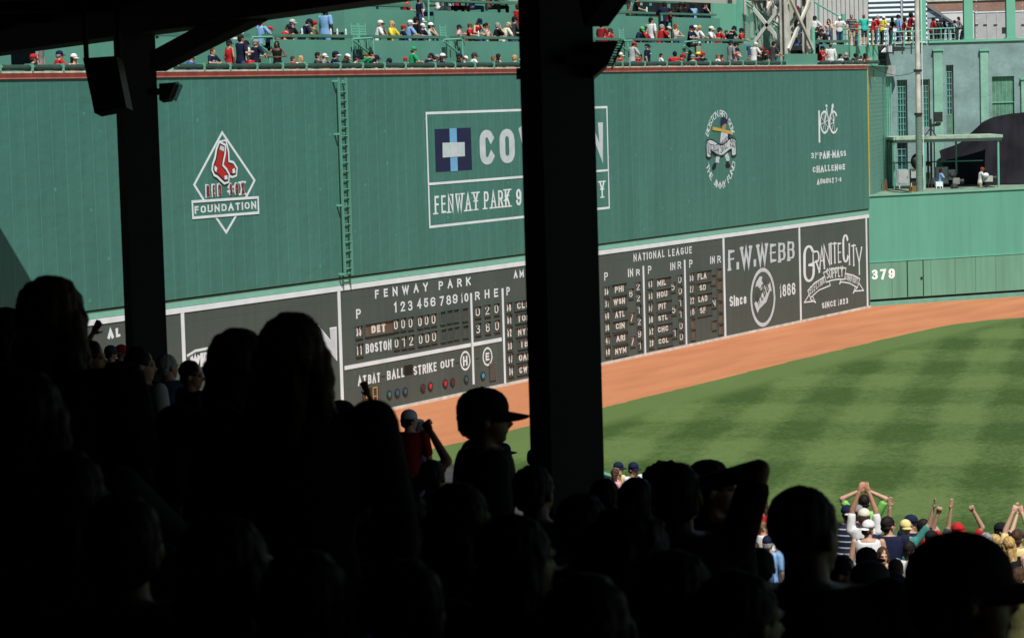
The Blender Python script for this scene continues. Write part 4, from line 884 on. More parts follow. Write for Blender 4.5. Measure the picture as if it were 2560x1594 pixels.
mb = MB(); mb.bar(Z1(1150, 130, 1.9), Z1(1420, 310, 1.9), .1, .2); mb.bar(Z1(1400, 305, 1.9), Z1(1740, 270, 1.9), .1, .09); mb.bar(Z1(1690, 60, 1.9), Z1(1690, 290, 1.9), .1); mb.bar(Z1(1050, 250, 1.9), Z1(1180, 370, 1.9), .1, .22); tag(mb.build('stair_rail', M_RAIL), 'green stair rail glimpsed above the woman in the white cap', 'hand rail')
a_, b_ = Z1(1797, 60, 2.3), Z1(1905, 210, 2.3); mb = MB(); mb.box((a_.x, 2.3, b_.z), (b_.x, 2.5, a_.z)); o = tag(mb.build('louvre_vent', M_GALV), 'white louvred vent glimpsed beside the loudspeaker', 'vent')
mb = MB()
for k in range(8): z = b_.z + (a_.z - b_.z) * (k + .5) / 8; mb.box((a_.x + .03, 2.27, z - .02), (b_.x - .03, 2.298, z + .02))
sub(mb, 'slats', M_WHITE, o)
# deck
dk = thing('viewing_deck', 'green standing deck with railings above the end of the wall', 'deck', (120, 4, 11.4))
y = 1.9
D0 = on_y(*px('7', 575, 765), y); D1 = on_y(*px('7', 660, 832), y); D2 = on_y(*px('7', 1250, 812), y)
mb = MB(); mb.prism([(D0.x, y, 11.4), (D2.x, y, 11.4), (D2.x, y, D2.z), (D1.x, y, D1.z), (D0.x, y, D0.z)], (0, .08, 0)); mb.build('front_panel', M_TIERL, dk)
x0 = vx('7', 110, 780, 1.75); mb = MB(); mb.box((x0, 1.46, F1), (D0.x - .01, 1.50, 12.36)); mb.build('riser_panel', M_TIER, dk)
counter(x0, D0.x + .1, 1.43, 1.84, 12.46, 12.57, 'short green drink counter right of the lattice light tower')
FL = D2.z - .03
VB = VP(136.2)
uB0 = VB.uv(2219, 300)[0]; uB1 = VB.uv(2680, 300)[0]
b0 = VB.pt(uB0, 0, -.1); b1 = VB.pt(uB1, 0, -.1)
mb = MB(); mb.prism([(112.5, 2.0, FL - .2), (D2.x, 2.0, FL - .2), (D2.x + 6, 2.9, FL - .2), (b0.x, b0.y, FL - .2), (b1.x, b1.y, FL - .2), (b1.x + 18, b1.y + 14, FL - .2), (130, 40, FL - .2), (112.5, 18, FL - .2)], (0, 0, .2)); mb.build('deck_floor', M_CONC, dk)
def railing(p0, p1, n, h, rr=.03, mids=2, posts=None, par=dk, r_post=.035):
    p0, p1 = Vector(p0), Vector(p1); up = Vector((0, 0, h))
    mb = MB(); mb.tube(p0 + up, p1 + up, rr + .012); mb.build('top_rail', M_RAIL, par)
    for k in range(1, mids + 1):
        mb = MB(); o_ = Vector((0, 0, h * k / (mids + 1))); mb.tube(p0 + o_, p1 + o_, .014, n=6); mb.build('mid_rail', M_RAIL, par)
    for k in range(n + 1):
        p_ = p0 + (p1 - p0) * (k / n); mb = MB(); mb.tube(p_, p_ + up, r_post, n=8); mb.build('post', M_RAIL, par)
railing((D0.x + .05, 1.95, FL), (D2.x, 1.95, FL), 4, .80, r_post=.055)
VD = VP(136.0)
def vdp(a, b): u, z = VD.uv(a, b); return VD.pt(u, z)
q0, q1 = vdp(2192, 100), vdp(2305, 100); railing((D2.x, 1.95, FL), (q0.x, q0.y, FL), 3, .80); railing((q0.x, q0.y, FL), (q1.x, q1.y, FL), 5, .80)
VE = VP(138.2); u0 = VE.uv(2314, 90)[0]; u1 = VE.uv(2411, 90)[0]; railing(VE.pt(u0, FL + .1), VE.pt(u1, FL + .1), 5, .85)
# back guard of the deck (dark)
VG = VP(146); u0 = VG.uv(2108, 40)[0]; u1 = VG.uv(2290, 40)[0]
railing(VG.pt(u0, FL), VG.pt(u1, FL), 6, 1.55, mids=3, r_post=.07)
VS = VP(144); a = VS.uv(2035, 5); b = VS.uv(2108, 47)
mb = MB(); mb.tube(VS.pt(a[0], a[1]), VS.pt(b[0], b[1]), .05); mb.tube(VS.pt(*VS.uv(2046, 8)), VS.pt(VS.uv(2046, 8)[0], FL), .06); mb.tube(VS.pt(b[0], b[1] + .25), VS.pt(b[0], FL), .12); tag(mb.build('stair_rail', M_RAIL), 'green sloping rail against the pale ribbed metal wall', 'hand rail')
# tall white camera post
q_ = on_y(*px('7', 1440, 935), 2.1); cp = thing('camera_post', 'white bracket post carrying a hooded white camera', 'camera post', (q_.x, 2.1, 11.4)); zt_ = on_y(*px('7', 1440, 470), 2.1).z
sc_ = 1 / 51.0
mb = MB(); mb.box((q_.x - .02, 2.02, q_.z), (q_.x + .26, 2.16, zt_)); mb.build('post', M_WHITE, cp)
mb = MB(); mb.prism([(q_.x - 1.0, 2.05, q_.z), (q_.x - .03, 2.05, q_.z), (q_.x - .03, 2.05, q_.z + .42)], (0, .06, 0)); mb.build('gusset', M_WHITE, cp)
mb = MB(); mb.box((q_.x + .3, 1.98, zt_ - .26), (q_.x + .85, 2.2, zt_ - .05)); mb.ball((q_.x + .58, 2.08, zt_ - .26), (.26, .14, .12)); mb.build('camera_hood', M_WHITE, cp)
mb = MB(); mb.box((q_.x - 1.1, 1.98, q_.z - .06), (q_.x + .3, 2.3, q_.z - .005)); mb.build('base_plate', M_DARK, cp)

# ------------------------------------------------------------------ brick building behind the platform
M_BRICKG = brick_mat('painted_brick', (.19, .315, .305), (.245, .37, .35), (.155, .265, .26), 4.2, rot=math.atan2(VB.u.y, VB.u.x), mort=.03)
M_BRICKP = brick_mat('painted_brick_light', (.20, .44, .33), (.22, .47, .35), (.17, .38, .29), 2.3, rot=math.atan2(VB.u.y, VB.u.x))
bb = thing('brick_building', 'grey green painted brick building with tall narrow windows behind the camera platform', 'building', VB.pt(uB0, 5.2))
wins = [VB.rect('H', a, b) for a, b in (((1155, 605), (1240, 1032)), ((1335, 600), (1410, 962)), ((1527, 493), (1590, 1022)), ((1875, 580), (2047, 1010)), ((1155, 1075), (1240, 1280)))]
ZT = VB.uv(2400, 106)[1]
us = sorted({uB0, uB1} | {w[0] for w in wins} | {w[2] for w in wins}); zs_ = sorted({4.9, ZT} | {w[1] for w in wins} | {w[3] for w in wins})
mb = MB()
for i in range(len(us) - 1):
    run = None
    for j in range(len(zs_) - 1):
        uc, zc = (us[i] + us[i + 1]) / 2, (zs_[j] + zs_[j + 1]) / 2
        hole = any(w[0] < uc < w[2] and w[3] < zc < w[1] for w in wins)
        if not hole: VB.box(mb, us[i], us[i + 1], zs_[j], zs_[j + 1], 0, -.4)
mb.build('brick_wall', M_BRICKG, bb)
M_GLASS = mat('window_glass', (.02, .06, .085), rough=.12, var=.3, spec=.6); M_SHUT = mat('shutter_green', (.10, .22, .15), var=.3, scale=3)
for k, w in enumerate(wins):
    if k == 3:
        mb = MB(); VB.box(mb, w[0], w[2], w[3], w[1], -.16, -.2); o = mb.build('shutter', M_SHUT, bb)
        mb = MB(); zc = w[3] + (w[1] - w[3]) * .55; VB.box(mb, w[0], w[2], zc - .03, zc + .03, -.10, -.159)
        for q_ in range(1, 6): uu = w[0] + (w[2] - w[0]) * q_ / 6; VB.box(mb, uu - .012, uu + .012, w[3], w[1], -.14, -.158)
        sub(mb, 'shutter_batten', M_TIERL, o); continue
    zb = w[3] if k != 2 else VB.uv(*px('H', 1560, 866))[1]
    mb = MB(); VB.box(mb, w[0] + .04, w[2] - .04, zb, w[1] - .02, -.26, -.3); o = mb.build('window', M_GLASS, bb)
    mb = MB(); n = max(2, int((w[1] - zb) / .30))
    for q_ in range(n + 1): z = zb + (w[1] - zb - .03) * q_ / n; VB.box(mb, w[0] + .04, w[2] - .04, z - .016, z + .016, -.20, -.259)
    for q_ in (range(0, 4) if k < 2 else range(0, 3)): uu = w[0] + .06 + (w[2] - w[0] - .12) * q_ / (3 if k < 2 else 2); VB.box(mb, uu - .018, uu + .018, zb, w[1] - .03, -.21, -.258)
    sub(mb, 'muntins', M_RAIL, o)
    if k == 2: mb = MB(); VB.box(mb, w[0] + .02, w[2] - .02, w[3], zb - .02, -.15, -.3); mb.build('window_panel', M_SHUT, bb)
for a, b in (((1430, 388), (1505, 1050)), ((1783, 388), (1850, 1020)), ((2092, 605), (2117, 900))):
    w = VB.rect('H', a, b); mb = MB(); VB.box(mb, w[0], w[2], 5.2, w[1], .14, .003); o = mb.build('pilaster', M_BRICKP, bb)
    mb = MB(); VB.box(mb, w[0] - .05, w[2] + .08, w[1] + .003, w[1] + .09, .2, .003); sub(mb, 'pilaster_cap', M_TIERL, o)
w = VB.rect('H', (1395, 300), (1660, 318)); mb = MB(); VB.box(mb, w[0], uB1, ZT + .003, ZT + .12, .08, -.4); mb.build('coping', M_TIERL, bb)
mb = MB(); VB.box(mb, uB0 + .2, w[0] - .1, ZT + .004, ZT + .06, .06, -.3); mb.build('coping', M_CREAM, bb)
w = VB.rect('H', (1128, 395), (1150, 420))
# steel columns
for a, b, s in ((2301, 2316, 'beside the white flagpole'), (2411, 2433, 'left of the trailer doors'), (2517, 2539, 'nearest the right edge of the photo')):
    V_ = VP(137.2); u0, z0 = V_.uv(a, 104); u1, _ = V_.uv(b, 104); o = thing('steel_column', 'green steel column rising from the brick wall, ' + s, 'column', V_.pt((u0 + u1) / 2, ZT + .1), 'green steel columns on the brick building')
    mb = MB(); V_.box(mb, u0, u1, ZT + .12, 19, 0, -.03); mb.build('front_flange', M_TIERL, o)
    mb = MB(); V_.box(mb, u0, u1, ZT + .12, 19, -.33, -.36); mb.build('rear_flange', M_TIERL, o)
    mb = MB(); c_ = (u0 + u1) / 2; V_.box(mb, c_ - .015, c_ + .015, ZT + .12, 19, -.031, -.329); mb.build('web', M_TIERL, o)
    mb = MB(); V_.box(mb, u0 - .08, u1 + .08, ZT + .121, ZT + .18, .06, -.42); mb.build('base_plate', M_RAIL, o)
# flagpole
fp = on_z(2299, 479, 5.2); o = thing('flagpole', 'very tall white flagpole standing on the camera platform', 'flagpole', fp)
tp = 27.0; lean = Vector((0.0, 0.0, 1))
mb = MB(); mb.tube((fp.x, fp.y, 8.9), (fp.x, fp.y, tp), .125, .09, n=16); mb.build('pole', M_STEEL, o, smooth=False)
mb = MB(); mb.tube((fp.x, fp.y, 5.2), (fp.x, fp.y, 8.899), .165, .15, n=16); mb.build('pole_sleeve', panel_mat('sleeve_net', (.16, .235, .19), pitch=.07, seam=.02, seam_gain=.6, axis=2), o)
for z in (11.0, 8.9):
    mb = MB(); mb.tube((fp.x, fp.y, z), (fp.x, fp.y, z + .12), .2, n=16); mb.build('pole_collar', M_DARK, o)
mb = MB(); mb.tube((fp.x + .12, fp.y - .18, 5.3), (fp.x + .12, fp.y - .18, 26), .02, n=6); mb.build('halyard', M_WHITE, o)
# cable from the pole to the wall end
mb = MB(); a = Vector((116.5, .4, 11.3)); b = Vector((fp.x, fp.y - .1, 11.1)); pts = [a + (b - a) * (k / 12) - Vector((0, 0, .35 * sin(pi * k / 12))) for k in range(13)]; mb.path([tuple(p_) for p_ in pts], .015, n=5); tag(mb.build('cable', M_DARK), 'dark cable sagging between the wall end and the flagpole', 'cable')

# ------------------------------------------------------------------ camera crew platform
VC = VP(130.6)
cpy = thing('canopy', 'flat green canopy on thin posts over the camera crew', 'canopy', VC.pt(VC.uv(2370, 470)[0], 5.2))
u0, z0 = VC.uv(2230, 346); u1, z1 = VC.uv(2507, 339)
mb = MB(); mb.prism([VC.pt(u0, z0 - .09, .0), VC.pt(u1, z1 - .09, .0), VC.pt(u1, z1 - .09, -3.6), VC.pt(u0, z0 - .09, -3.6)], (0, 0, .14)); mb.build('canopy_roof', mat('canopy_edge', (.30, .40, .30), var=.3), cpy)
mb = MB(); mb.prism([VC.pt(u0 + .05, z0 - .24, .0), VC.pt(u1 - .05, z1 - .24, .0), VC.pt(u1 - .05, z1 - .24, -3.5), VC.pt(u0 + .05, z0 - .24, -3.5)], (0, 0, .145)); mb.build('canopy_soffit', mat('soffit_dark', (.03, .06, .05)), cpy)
for a, o_ in ((2236, -.1), (2311.5, .0), (2497, -.1), (2330, -1.2), (2338, -1.2), (2420, -3.4), (2251, -3.4)):
    uu = VC.uv(a, 420)[0]; mb = MB(); mb.tube(VC.pt(uu, 5.2, o_), VC.pt(uu, 7.5, o_), .055 if o_ > -1 else .05, n=10); mb.build('post', M_RAIL if (o_ > -1 or o_ < -3) else M_DARK, cpy)
mb = MB(); mb.tube(VC.pt(u0 + .3, 6.45, -3.3), VC.pt(u1 - .4, 6.45, -3.3), .035); mb.build('guard_rail', M_RAIL, cpy)
# tarpaulin over the seats
VT = VP(133.0); prof = [(1545, 1150), (1560, 1140), (1700, 1092), (1800, 1000), (1880, 925), (1960, 890), (2060, 868), (2117, 860), (2350, 840)]
pu = [VT.uv(*px('H', *p_)) for p_ in prof]; mb = MB(); NU, NV = 46, 16
def topz(u):
    for (a, za), (b, zb) in zip(pu[:-1], pu[1:]):
        if a <= u <= b: return za + (zb - za) * (u - a) / (b - a)
    return pu[-1][1]
for i in range(NU + 1):
    u = pu[0][0] + (pu[-1][0] - pu[0][0]) * i / NU; zt = topz(u)
    for j in range(NV + 1):
        v = j / NV; z = 5.25 + (zt - 5.25) * v; w_ = .06 * sin(i * .5 + j * .35) + .05 * abs(sin(i * .55 - j * .3)) ** 4 + .02 * sin(i * 1.3 - j * .7)
        mb.v.append(tuple(VT.pt(u, z, -.2 - 2.6 * v + w_)))
for i in range(NU):
    for j in range(NV): a = i * (NV + 1) + j; mb.f.append((a, a + NV + 1, a + NV + 2, a + 1)); mb.mi.append(0)
tag(mb.build('tarpaulin', mat('tarp_black', (.010, .010, .014), var=.6, scale=.6, rough=.8, bump=.25, bscale=1.5, spec=.1), smooth=True), 'big black tarpaulin draped over the seats at the right edge', 'tarpaulin')
def TV(z_, a, b, dep, out=0.0): V_ = VP(dep); u, z = V_.uv(*px(z_, a, b)); return V_.pt(u, z, out)
def tbox(name, mats, a, b, dep, thick, par=None):
    V_ = VP(dep); w = V_.rect('T', a, b); mb = MB(); V_.box(mb, w[0], w[2], max(w[3], 5.201), w[1], 0, -thick); return mb.build(name, mats, par)
M_CAB = mat('cabinet_grey', (.36, .37, .36), var=.1); M_CAM = mat('camera_grey', (.20, .21, .20), var=.15)
o = thing('equipment_cabinet', 'pale grey equipment cabinet on legs beside the netting', 'cabinet', TV('T', 630, 830, 130.4)); tbox('cabinet_body', M_CAB, (540, 545), (712, 748), 130.4, .4, o); tbox('cabinet_flange', M_GALV, (532, 535), (545, 750), 130.35, .05, o); tbox('cabinet_handle', M_DARK, (688, 645), (697, 672), 130.37, .02, o)
for a in (560, 750): tbox('leg', M_GALV, (a, 750), (a + 18, 840), 130.45, .06, o)
o = thing('equipment_cabinet', 'smaller grey equipment cabinet partly behind the flagpole', 'cabinet', TV('T', 800, 700, 131.2)); tbox('cabinet_body', M_CAB, (752, 530), (860, 670), 131.2, .5, o); tbox('stand', M_DARK, (752, 672), (860, 840), 131.3, .4, o)
o = thing('console_desk', 'grey console desks behind the seated camera operator', 'desk', TV('T', 1300, 700, 132.6)); tbox('console', M_CAB, (1150, 500), (1345, 655), 132.6, .5, o); tbox('console', M_CAB, (1352, 540), (1460, 700), 132.5, .5, o); tbox('desk_front', mat('desk_pale', (.30, .30, .27)), (970, 585), (1060, 670), 132.4, .4, o); tbox('desk_front', M_GALV, (945, 675), (1350, 760), 132.7, .4, o); tbox('desk_base', M_DARK, (940, 762), (1480, 840), 132.8, .4, o)
def tvcam(label, body, lens, col, dep, tri=None):
    o = thing('television_camera', label, 'television camera', TV('T', (body[0][0] + body[1][0]) / 2, 870, dep)); tbox('camera_body', col, body[0], body[1], dep, .28, o)
    V_ = VP(dep - .01); c = V_.rect('T', *lens); u0, zt, u1, zb = c; mb = MB(); r = (zt - zb) / 2; mb.tube(V_.pt(u0, (zt + zb) / 2, -.15), V_.pt(u1, (zt + zb) / 2, -.15), r, r * 1.1, n=14); mb.build('lens', M_DARK, o)
    um = (V_.uv(*px('T', body[0][0], 800))[0] + V_.uv(*px('T', body[1][0], 800))[0]) / 2; zb_ = V_.rect('T', *body)[3]
    mb = MB(); mb.tube(V_.pt(um, zb_ - .25, -.15), V_.pt(um, zb_, -.15), .09); mb.build('pan_head', M_DARK, o)
    for du, do in ((-.32, .2), (.32, .2), (0, -.45)): mb = MB(); mb.tube(V_.pt(um, zb_ - .22, -.15), V_.pt(um + du, 5.205, -.15 + do), .028, .02); mb.build('tripod_leg', M_DARK, o)
    return o
o = tvcam('grey television camera in front of the operator in light blue', ((1425, 672), (1530, 768)), ((1530, 690), (1600, 760)), M_CAM, 130.2)
mb = MB(); mb.ball(TV('T', 1415, 620, 130.4), (.22, .2, .17)); mb.build('viewfinder_hood', M_DARK, o); mb = MB(); mb.ball(TV('T', 1445, 820, 130.2), (.2, .2, .19)); mb.build('pan_drum', M_DARK, o)
o = tvcam('pale television camera worked by the man in plaid shorts', ((1905, 640), (2060, 728)), ((2060, 640), (2122, 705)), mat('camera_pale', (.36, .37, .32)), 130.2)
mb = MB(); mb.ball(TV('T', 1945, 625, 130.2), (.22, .15, .12)); mb.build('rain_cover', M_WHITE, o)
o = tvcam('television camera under a black rain hood behind the flagpole', ((800, 400), (950, 490)), ((960, 430), (1070, 480)), M_BLACK, 131.5)
mb = MB(); mb.ball(TV('T', 860, 405, 131.5), (.62, .3, .42), 14); mb.build('rain_hood', M_BLACK, o, smooth=True)
o = thing('surveillance_camera', 'dark boxy camera on a tripod on top of the canopy', 'camera', TV('H', 1430, 1030, 131.5)); V_ = VP(131.5)
w = V_.rect('H', (1442, 848), (1503, 922)); mb = MB(); V_.box(mb, w[0], w[2], w[3], w[1], 0, -.4); mb.build('camera_body', M_DARK, o)
mb = MB(); mb.tube(TV('H', 1412, 900, 131.5), TV('H', 1412, 1030, 131.5), .05); mb.bar(TV('H', 1412, 950, 131.5), TV('H', 1480, 940, 131.5), .15); mb.bar(TV('H', 1470, 925, 131.4), TV('H', 1470, 945, 131.4), .2); mb.build('mount', M_DARK, o)
for a in (1365, 1455): mb = MB(); mb.tube(TV('H', 1412, 965, 131.5), TV('H', a, 1035, 131.5), .025); mb.build('tripod_leg', M_DARK, o)
mb = MB()
for a in (250, 335): mb.bar(TV('T', a + 15, 690, 129.6), TV('T', a - 20, 895, 129.6), .07); mb.bar(TV('T', a + 15, 690, 129.75), TV('T', a + 30, 900, 129.75), .06)
mb.bar(TV('T', 255, 770, 129.65), TV('T', 350, 770, 129.65), .05)
tag(mb.build('timber_trestle', mat('timber_brown', (.16, .085, .045), var=.3)), 'brown timber trestle in the corner of the camera platform', 'trestle')
for k, (pts, lb) in enumerate((([(440, 780), (500, 850), (620, 880), (760, 900)], 'black cable on the platform near the timber trestle'), ([(360, 870), (480, 890), (640, 905), (880, 915)], 'black cable along the front lip of the platform'))):
    P = [on_z(*px('T', *p_), 5.22) for p_ in pts]; mb = MB(); mb.path([tuple(p_) for p_ in P], .022, n=5); tag(mb.build('cable', M_DARK), lb, 'cable')
mb = MB(); P = on_z(*px('T', 820, 870), 5.2); mb.box((P.x - .35, P.y - .2, 5.201), (P.x + .35, P.y + .2, 5.4)); tag(mb.build('cable_crate', mat('crate_orange', (.30, .16, .03), var=.4, scale=9)), 'small orange crate at the foot of the flagpole', 'crate')

# ------------------------------------------------------------------ far background
def ribbed(name, dep, a, b, zb, m, pitch, horiz, label, cat, poly=None, thick=.8):
    V_ = VP(dep); u0, zt = V_.uv(*a); u1, _ = V_.uv(*b); mb = MB()
    if not horiz:
        n = int((u1 - u0) / pitch)
        for k in range(n): V_.box(mb, u0 + k * pitch, u0 + (k + .55) * pitch, zb, zt, .05, -.02)
        V_.box(mb, u0, u1, zb, zt, -.03, -thick)
    else:
        n = int((zt - zb) / pitch)
        for k in range(n):
            z = zb + k * pitch
            mb.prism([V_.pt(u0, z, 0.0), V_.pt(u0, z + pitch * .92, 0.0), V_.pt(u0, z + pitch * .35, .10)], tuple(V_.u * (u1 - u0)))
        V_.box(mb, u0, u1, zb, zt, -.01, -thick)
    return mb, V_, u0, u1, zt
M_RIB = mat('ribbed_cladding', (.50, .50, .47), var=.06, rough=.5); M_SID = mat('siding_blue_grey', (.30, .38, .42), var=.05, rough=.4)
mb, *_ = ribbed('x', 149, (1990, -90), (2168, -90), 11.0, M_RIB, .25, False, '', ''); tag(mb.build('ribbed_building', M_RIB), 'pale building clad in vertical ribbed metal behind the deck', 'building')
o = thing('siding_building', 'building with shiny horizontal metal siding and a sloping roof end', 'building', VP(150).pt(VP(150).uv(2200, 50)[0], 11))
mb, *_ = ribbed('x', 150, (2169.5, -60), (2250, -60), 11.0, M_SID, .27, True, '', ''); mb.build('siding_wall', M_SID, o)
mb, *_ = ribbed('x', 150.4, (2256, -60), (2316, -60), 11.0, M_SID, .27, True, '', ''); mb.build('siding_wall', M_SID, o)
mb = MB(); V_ = VP(150); u0, _ = V_.uv(2251, 0); u1, _ = V_.uv(2255, 0); V_.box(mb, u0, u1, 11, 16.5, .12, -.5); mb.build('corner_trim', M_GALV, o)
V_ = VP(150.6); a = V_.uv(2316, 16); b = V_.uv(2390, 62)
mb = MB(); n = 12
for k in range(n):
    z0 = 11 + (a[1] - 11) * k / n; z1 = 11 + (a[1] - 11) * (k + .92) / n
    def ue(z): return a[0] + (b[0] - a[0]) * (a[1] - z) / (a[1] - b[1]) if z > b[1] else b[0]
    mb.prism([V_.pt(a[0], z0, 0), V_.pt(ue(z0), z0, 0), V_.pt(ue(z1), z1, 0), V_.pt(a[0], z1, 0)], tuple(-V_.n * (.04 if k % 2 else .09)))
mb.build('sloped_gable', M_SID, o)
mb = MB(); mb.bar(V_.pt(a[0] - .1, a[1] + .1, .1), V_.pt(b[0], b[1], .1), .25, .12); mb.build('roof_edge', mat('roof_edge_grey', (.16, .18, .20)), o)
V_ = VP(157)
for a, b, lb in ((2352, 2436, 'white box trailer behind the people in the shaded opening'), (2437, 2640, 'long pale grey trailer with a small dark window')):
    u0, z1 = V_.uv(a, 33); u1, _ = V_.uv(b, 33); z0 = V_.uv(2450, 98)[1]; o = thing('parked_trailer', lb, 'trailer', V_.pt((u0 + u1) / 2, 12.0)); mb = MB(); V_.box(mb, u0 + .02, u1 - .02, z0, z1, 0, -2.6); mb.build('trailer_body', mat('trailer_white', (.62, .63, .60), var=.05) if a == 2352 else mat('trailer_grey', (.42, .43, .42), var=.06), o)
    mb = MB(); V_.box(mb, u0, u1, z1, z1 + .07, .03, -2.63); mb.build('top_rail', M_WHITE, o)
    mb = MB(); V_.box(mb, u0, u1, z0 - .12, z0, .02, -2.6); mb.build('chassis', M_GALV, o)
    for q_ in (.2, .8):
        for oo in (-.1, -2.2):
            mb = MB(); c = V_.pt(u0 + (u1 - u0) * q_, 12.45, oo); mb.tube(c, c - V_.n * -.28, .34, n=14); mb.build('wheel', M_DARK, o)
    if a > 2400:
        for pxx in (2468, 2492):
            uu = V_.uv(pxx, 60)[0]; mb = MB(); V_.box(mb, uu - .02, uu + .02, z0, z1 - .02, .03, .002); mb.build('door_seam', M_GALV, o)
        w = V_.uv(2505, 69) + V_.uv(2514, 83); mb = MB(); V_.box(mb, w[0], w[2], w[3], w[1], .03, .002); mb.build('window', M_DARK, o)
        for pxx in (2436, 2458, 2484, 2553): uu = V_.uv(pxx, 60)[0]; zz = V_.uv(pxx, 64)[1]; mb = MB(); V_.box(mb, uu, uu + .22, zz, zz + .06, .04, .002); mb.build('latch', M_DARK, o)
        mb = MB()
        for k in range(9):
            for pxx in (2441, 2556): uu = V_.uv(pxx, 60)[0]; mb.ball(V_.pt(uu, z0 + .15 + k * .25 + .05 * (k % 3), .01), .028, 6)
        mb.build('rivets', M_WHITE, o)
mb = MB(); V_ = VP(143); u0 = V_.uv(2300, 100)[0]; u1 = V_.uv(2760, 100)[0]; mb.prism([V_.pt(u0, 11.7, 0), V_.pt(u1, 11.7, 0), V_.pt(u1, 11.7, -22), V_.pt(u0, 11.7, -22)], (0, 0, .3)); tag(mb.build('parking_deck', M_CONC), 'concrete parking deck carrying the pale trailers', 'deck')
V_ = VP(190); u0, z0 = V_.uv(2270, -8); u1, _ = V_.uv(2700, -8); zt = V_.uv(2400, 3)[1]
o = thing('far_building', 'orange brown brick building at the top right corner', 'building', V_.pt(u0, 0)); mb = MB(); V_.box(mb, u0, u1, 0, zt, 0, -8); mb.build('brick_wall', brick_mat('far_brick', (.30, .13, .07), (.22, .13, .09), (.30, .22, .17), 2.2, rot=math.atan2(V_.u.y, V_.u.x), mort=.03), o)
mb = MB(); V_.box(mb, u0 - .1, u1, zt, zt + .12, .1, -8); mb.build('coping', M_CREAM, o); mb = MB(); V_.box(mb, u0, u1, zt + .13, zt + 1.4, -.6, -8); mb.build('set_back_roof', mat('roof_blue_grey', (.22, .25, .30), var=.3), o)
# ------------------------------------------------------------------ the grandstand we look out of
GE = Vector((.618, .786, 0)); GG = Vector((.786, -.618, 0))         # along the rows / down towards the field
def st(s, e, z): p_ = Vector((CAM.x, CAM.y, 0)) + GG * s + GE * e; return Vector((p_.x, p_.y, z))
def sbox(mb, s0, s1, e0, e1, z0, z1): mb.prism([st(s0, e0, z0), st(s1, e0, z0), st(s1, e1, z0), st(s0, e1, z0)], (0, 0, z1 - z0))
def stand_z(s): return min(9.0, 8.57 - .335 * (math.floor(s / .8) * .8 + .4))
mb = MB()
k = -6
while k * .8 < 25.4:
    s = k * .8; z = stand_z(s + .1); sbox(mb, s, s + .8, -46, 62, z - 1.2, z); k += 1
kind(mb.build('stand_floor', M_CONC), 'structure')
gs = thing('grandstand_roof', 'dark flat roof over the shaded grandstand with a deep edge beam', 'roof', st(5.6, 18, 8))
mb = MB(); sbox(mb, -6.5, 5.9, -47, 64, 11.45, 11.6); mb.build('roof_deck', M_ROOF, gs)
mb = MB(); mb.prism([st(5.9, -47, 11.45), st(12.6, -47, 12.12), st(12.6, 56, 12.12), st(5.9, 60, 11.45)], (0, 0, .12)); mb.build('roof_eave', M_ROOF, gs)
mb = MB(); sbox(mb, 5.42, 5.78, -47, 64, 10.95, 11.449); mb.build('edge_beam', M_COLUMN, gs)
for k in range(40):
    e = -44 + k * 2.7; mb = MB(); sbox(mb, -6, 5.41, e, e + .18, 11.18, 11.449); mb.build('joist', M_ROOF, gs)
for k in range(12):
    e = 8.2 + k * 2.7 * 1; mb = MB(); sbox(mb, 3.4, 5.2, e, e + 1.5, 11.40, 11.448); mb.build('soffit_panel', M_ROOFP, gs)
W1, W2 = Vector((54.16, 0, 6.97)), Vector((55.09, 0, 5.77))
def up_(w, z): return w + SUN * ((z - w.z) / SUN.z)
a, b = up_(W1, 12.6), up_(W2, 12.6); d = (b - a); mb = MB()
mb.prism([tuple(a - d * 3), tuple(b + d * 2), (45, -9, 12.6), (43, -1.2, 12.6)], (0, 0, .15)); mb.build('shadow_wing', M_ROOF, gs)  # unseen roof piece added and shaped to cast the shadow edge on the wall
bk = thing('back_wall', 'dark wall closing the back of the shaded stand', 'wall', st(-5.5, 20, 9)); mb = MB(); sbox(mb, -5.8, -5.5, -47, 64, 7.6, 11.44); mb.build('back_panel', M_ROOF, bk); mb = MB(); sbox(mb, -5.8, 26, -47.3, -47, -.1, 11.44); mb.build('end_panel', M_ROOF, bk)
sp_ = MB(); sbox(sp_, .6, 12.4, -1.1, -.8, 3.2, 11.4); sbox(sp_, .601, 12.4, -1.09, -.81, 11.401, 11.445); tag(sp_.build('light_blocker', M_ROOF), 'added dark wall out of view keeping field light off the near spectators', 'wall')  # invented wall, out of view, added to block light from the field
fw_ = MB(); sbox(fw_, 25.6, 25.8, -46, 62, -.1, .95); tag(fw_.build('field_boundary_wall', M_CENTRE), 'low green wall between the lower seats and the grass', 'wall')
def rel(d, l): return CAM + Vector((FW.x, FW.y, 0)).normalized() * d + Vector((FW.y, -FW.x, 0)).normalized() * l
def beam_e(pxx):      # where the beam line is crossed by the view through a pixel column
    r_ = ray(pxx, 300); d2 = Vector((r_.x, r_.y, 0)); t = 5.6 / d2.dot(GG); return (d2 * t).dot(GE)
eL, eR = beam_e(343.5), beam_e(1395)
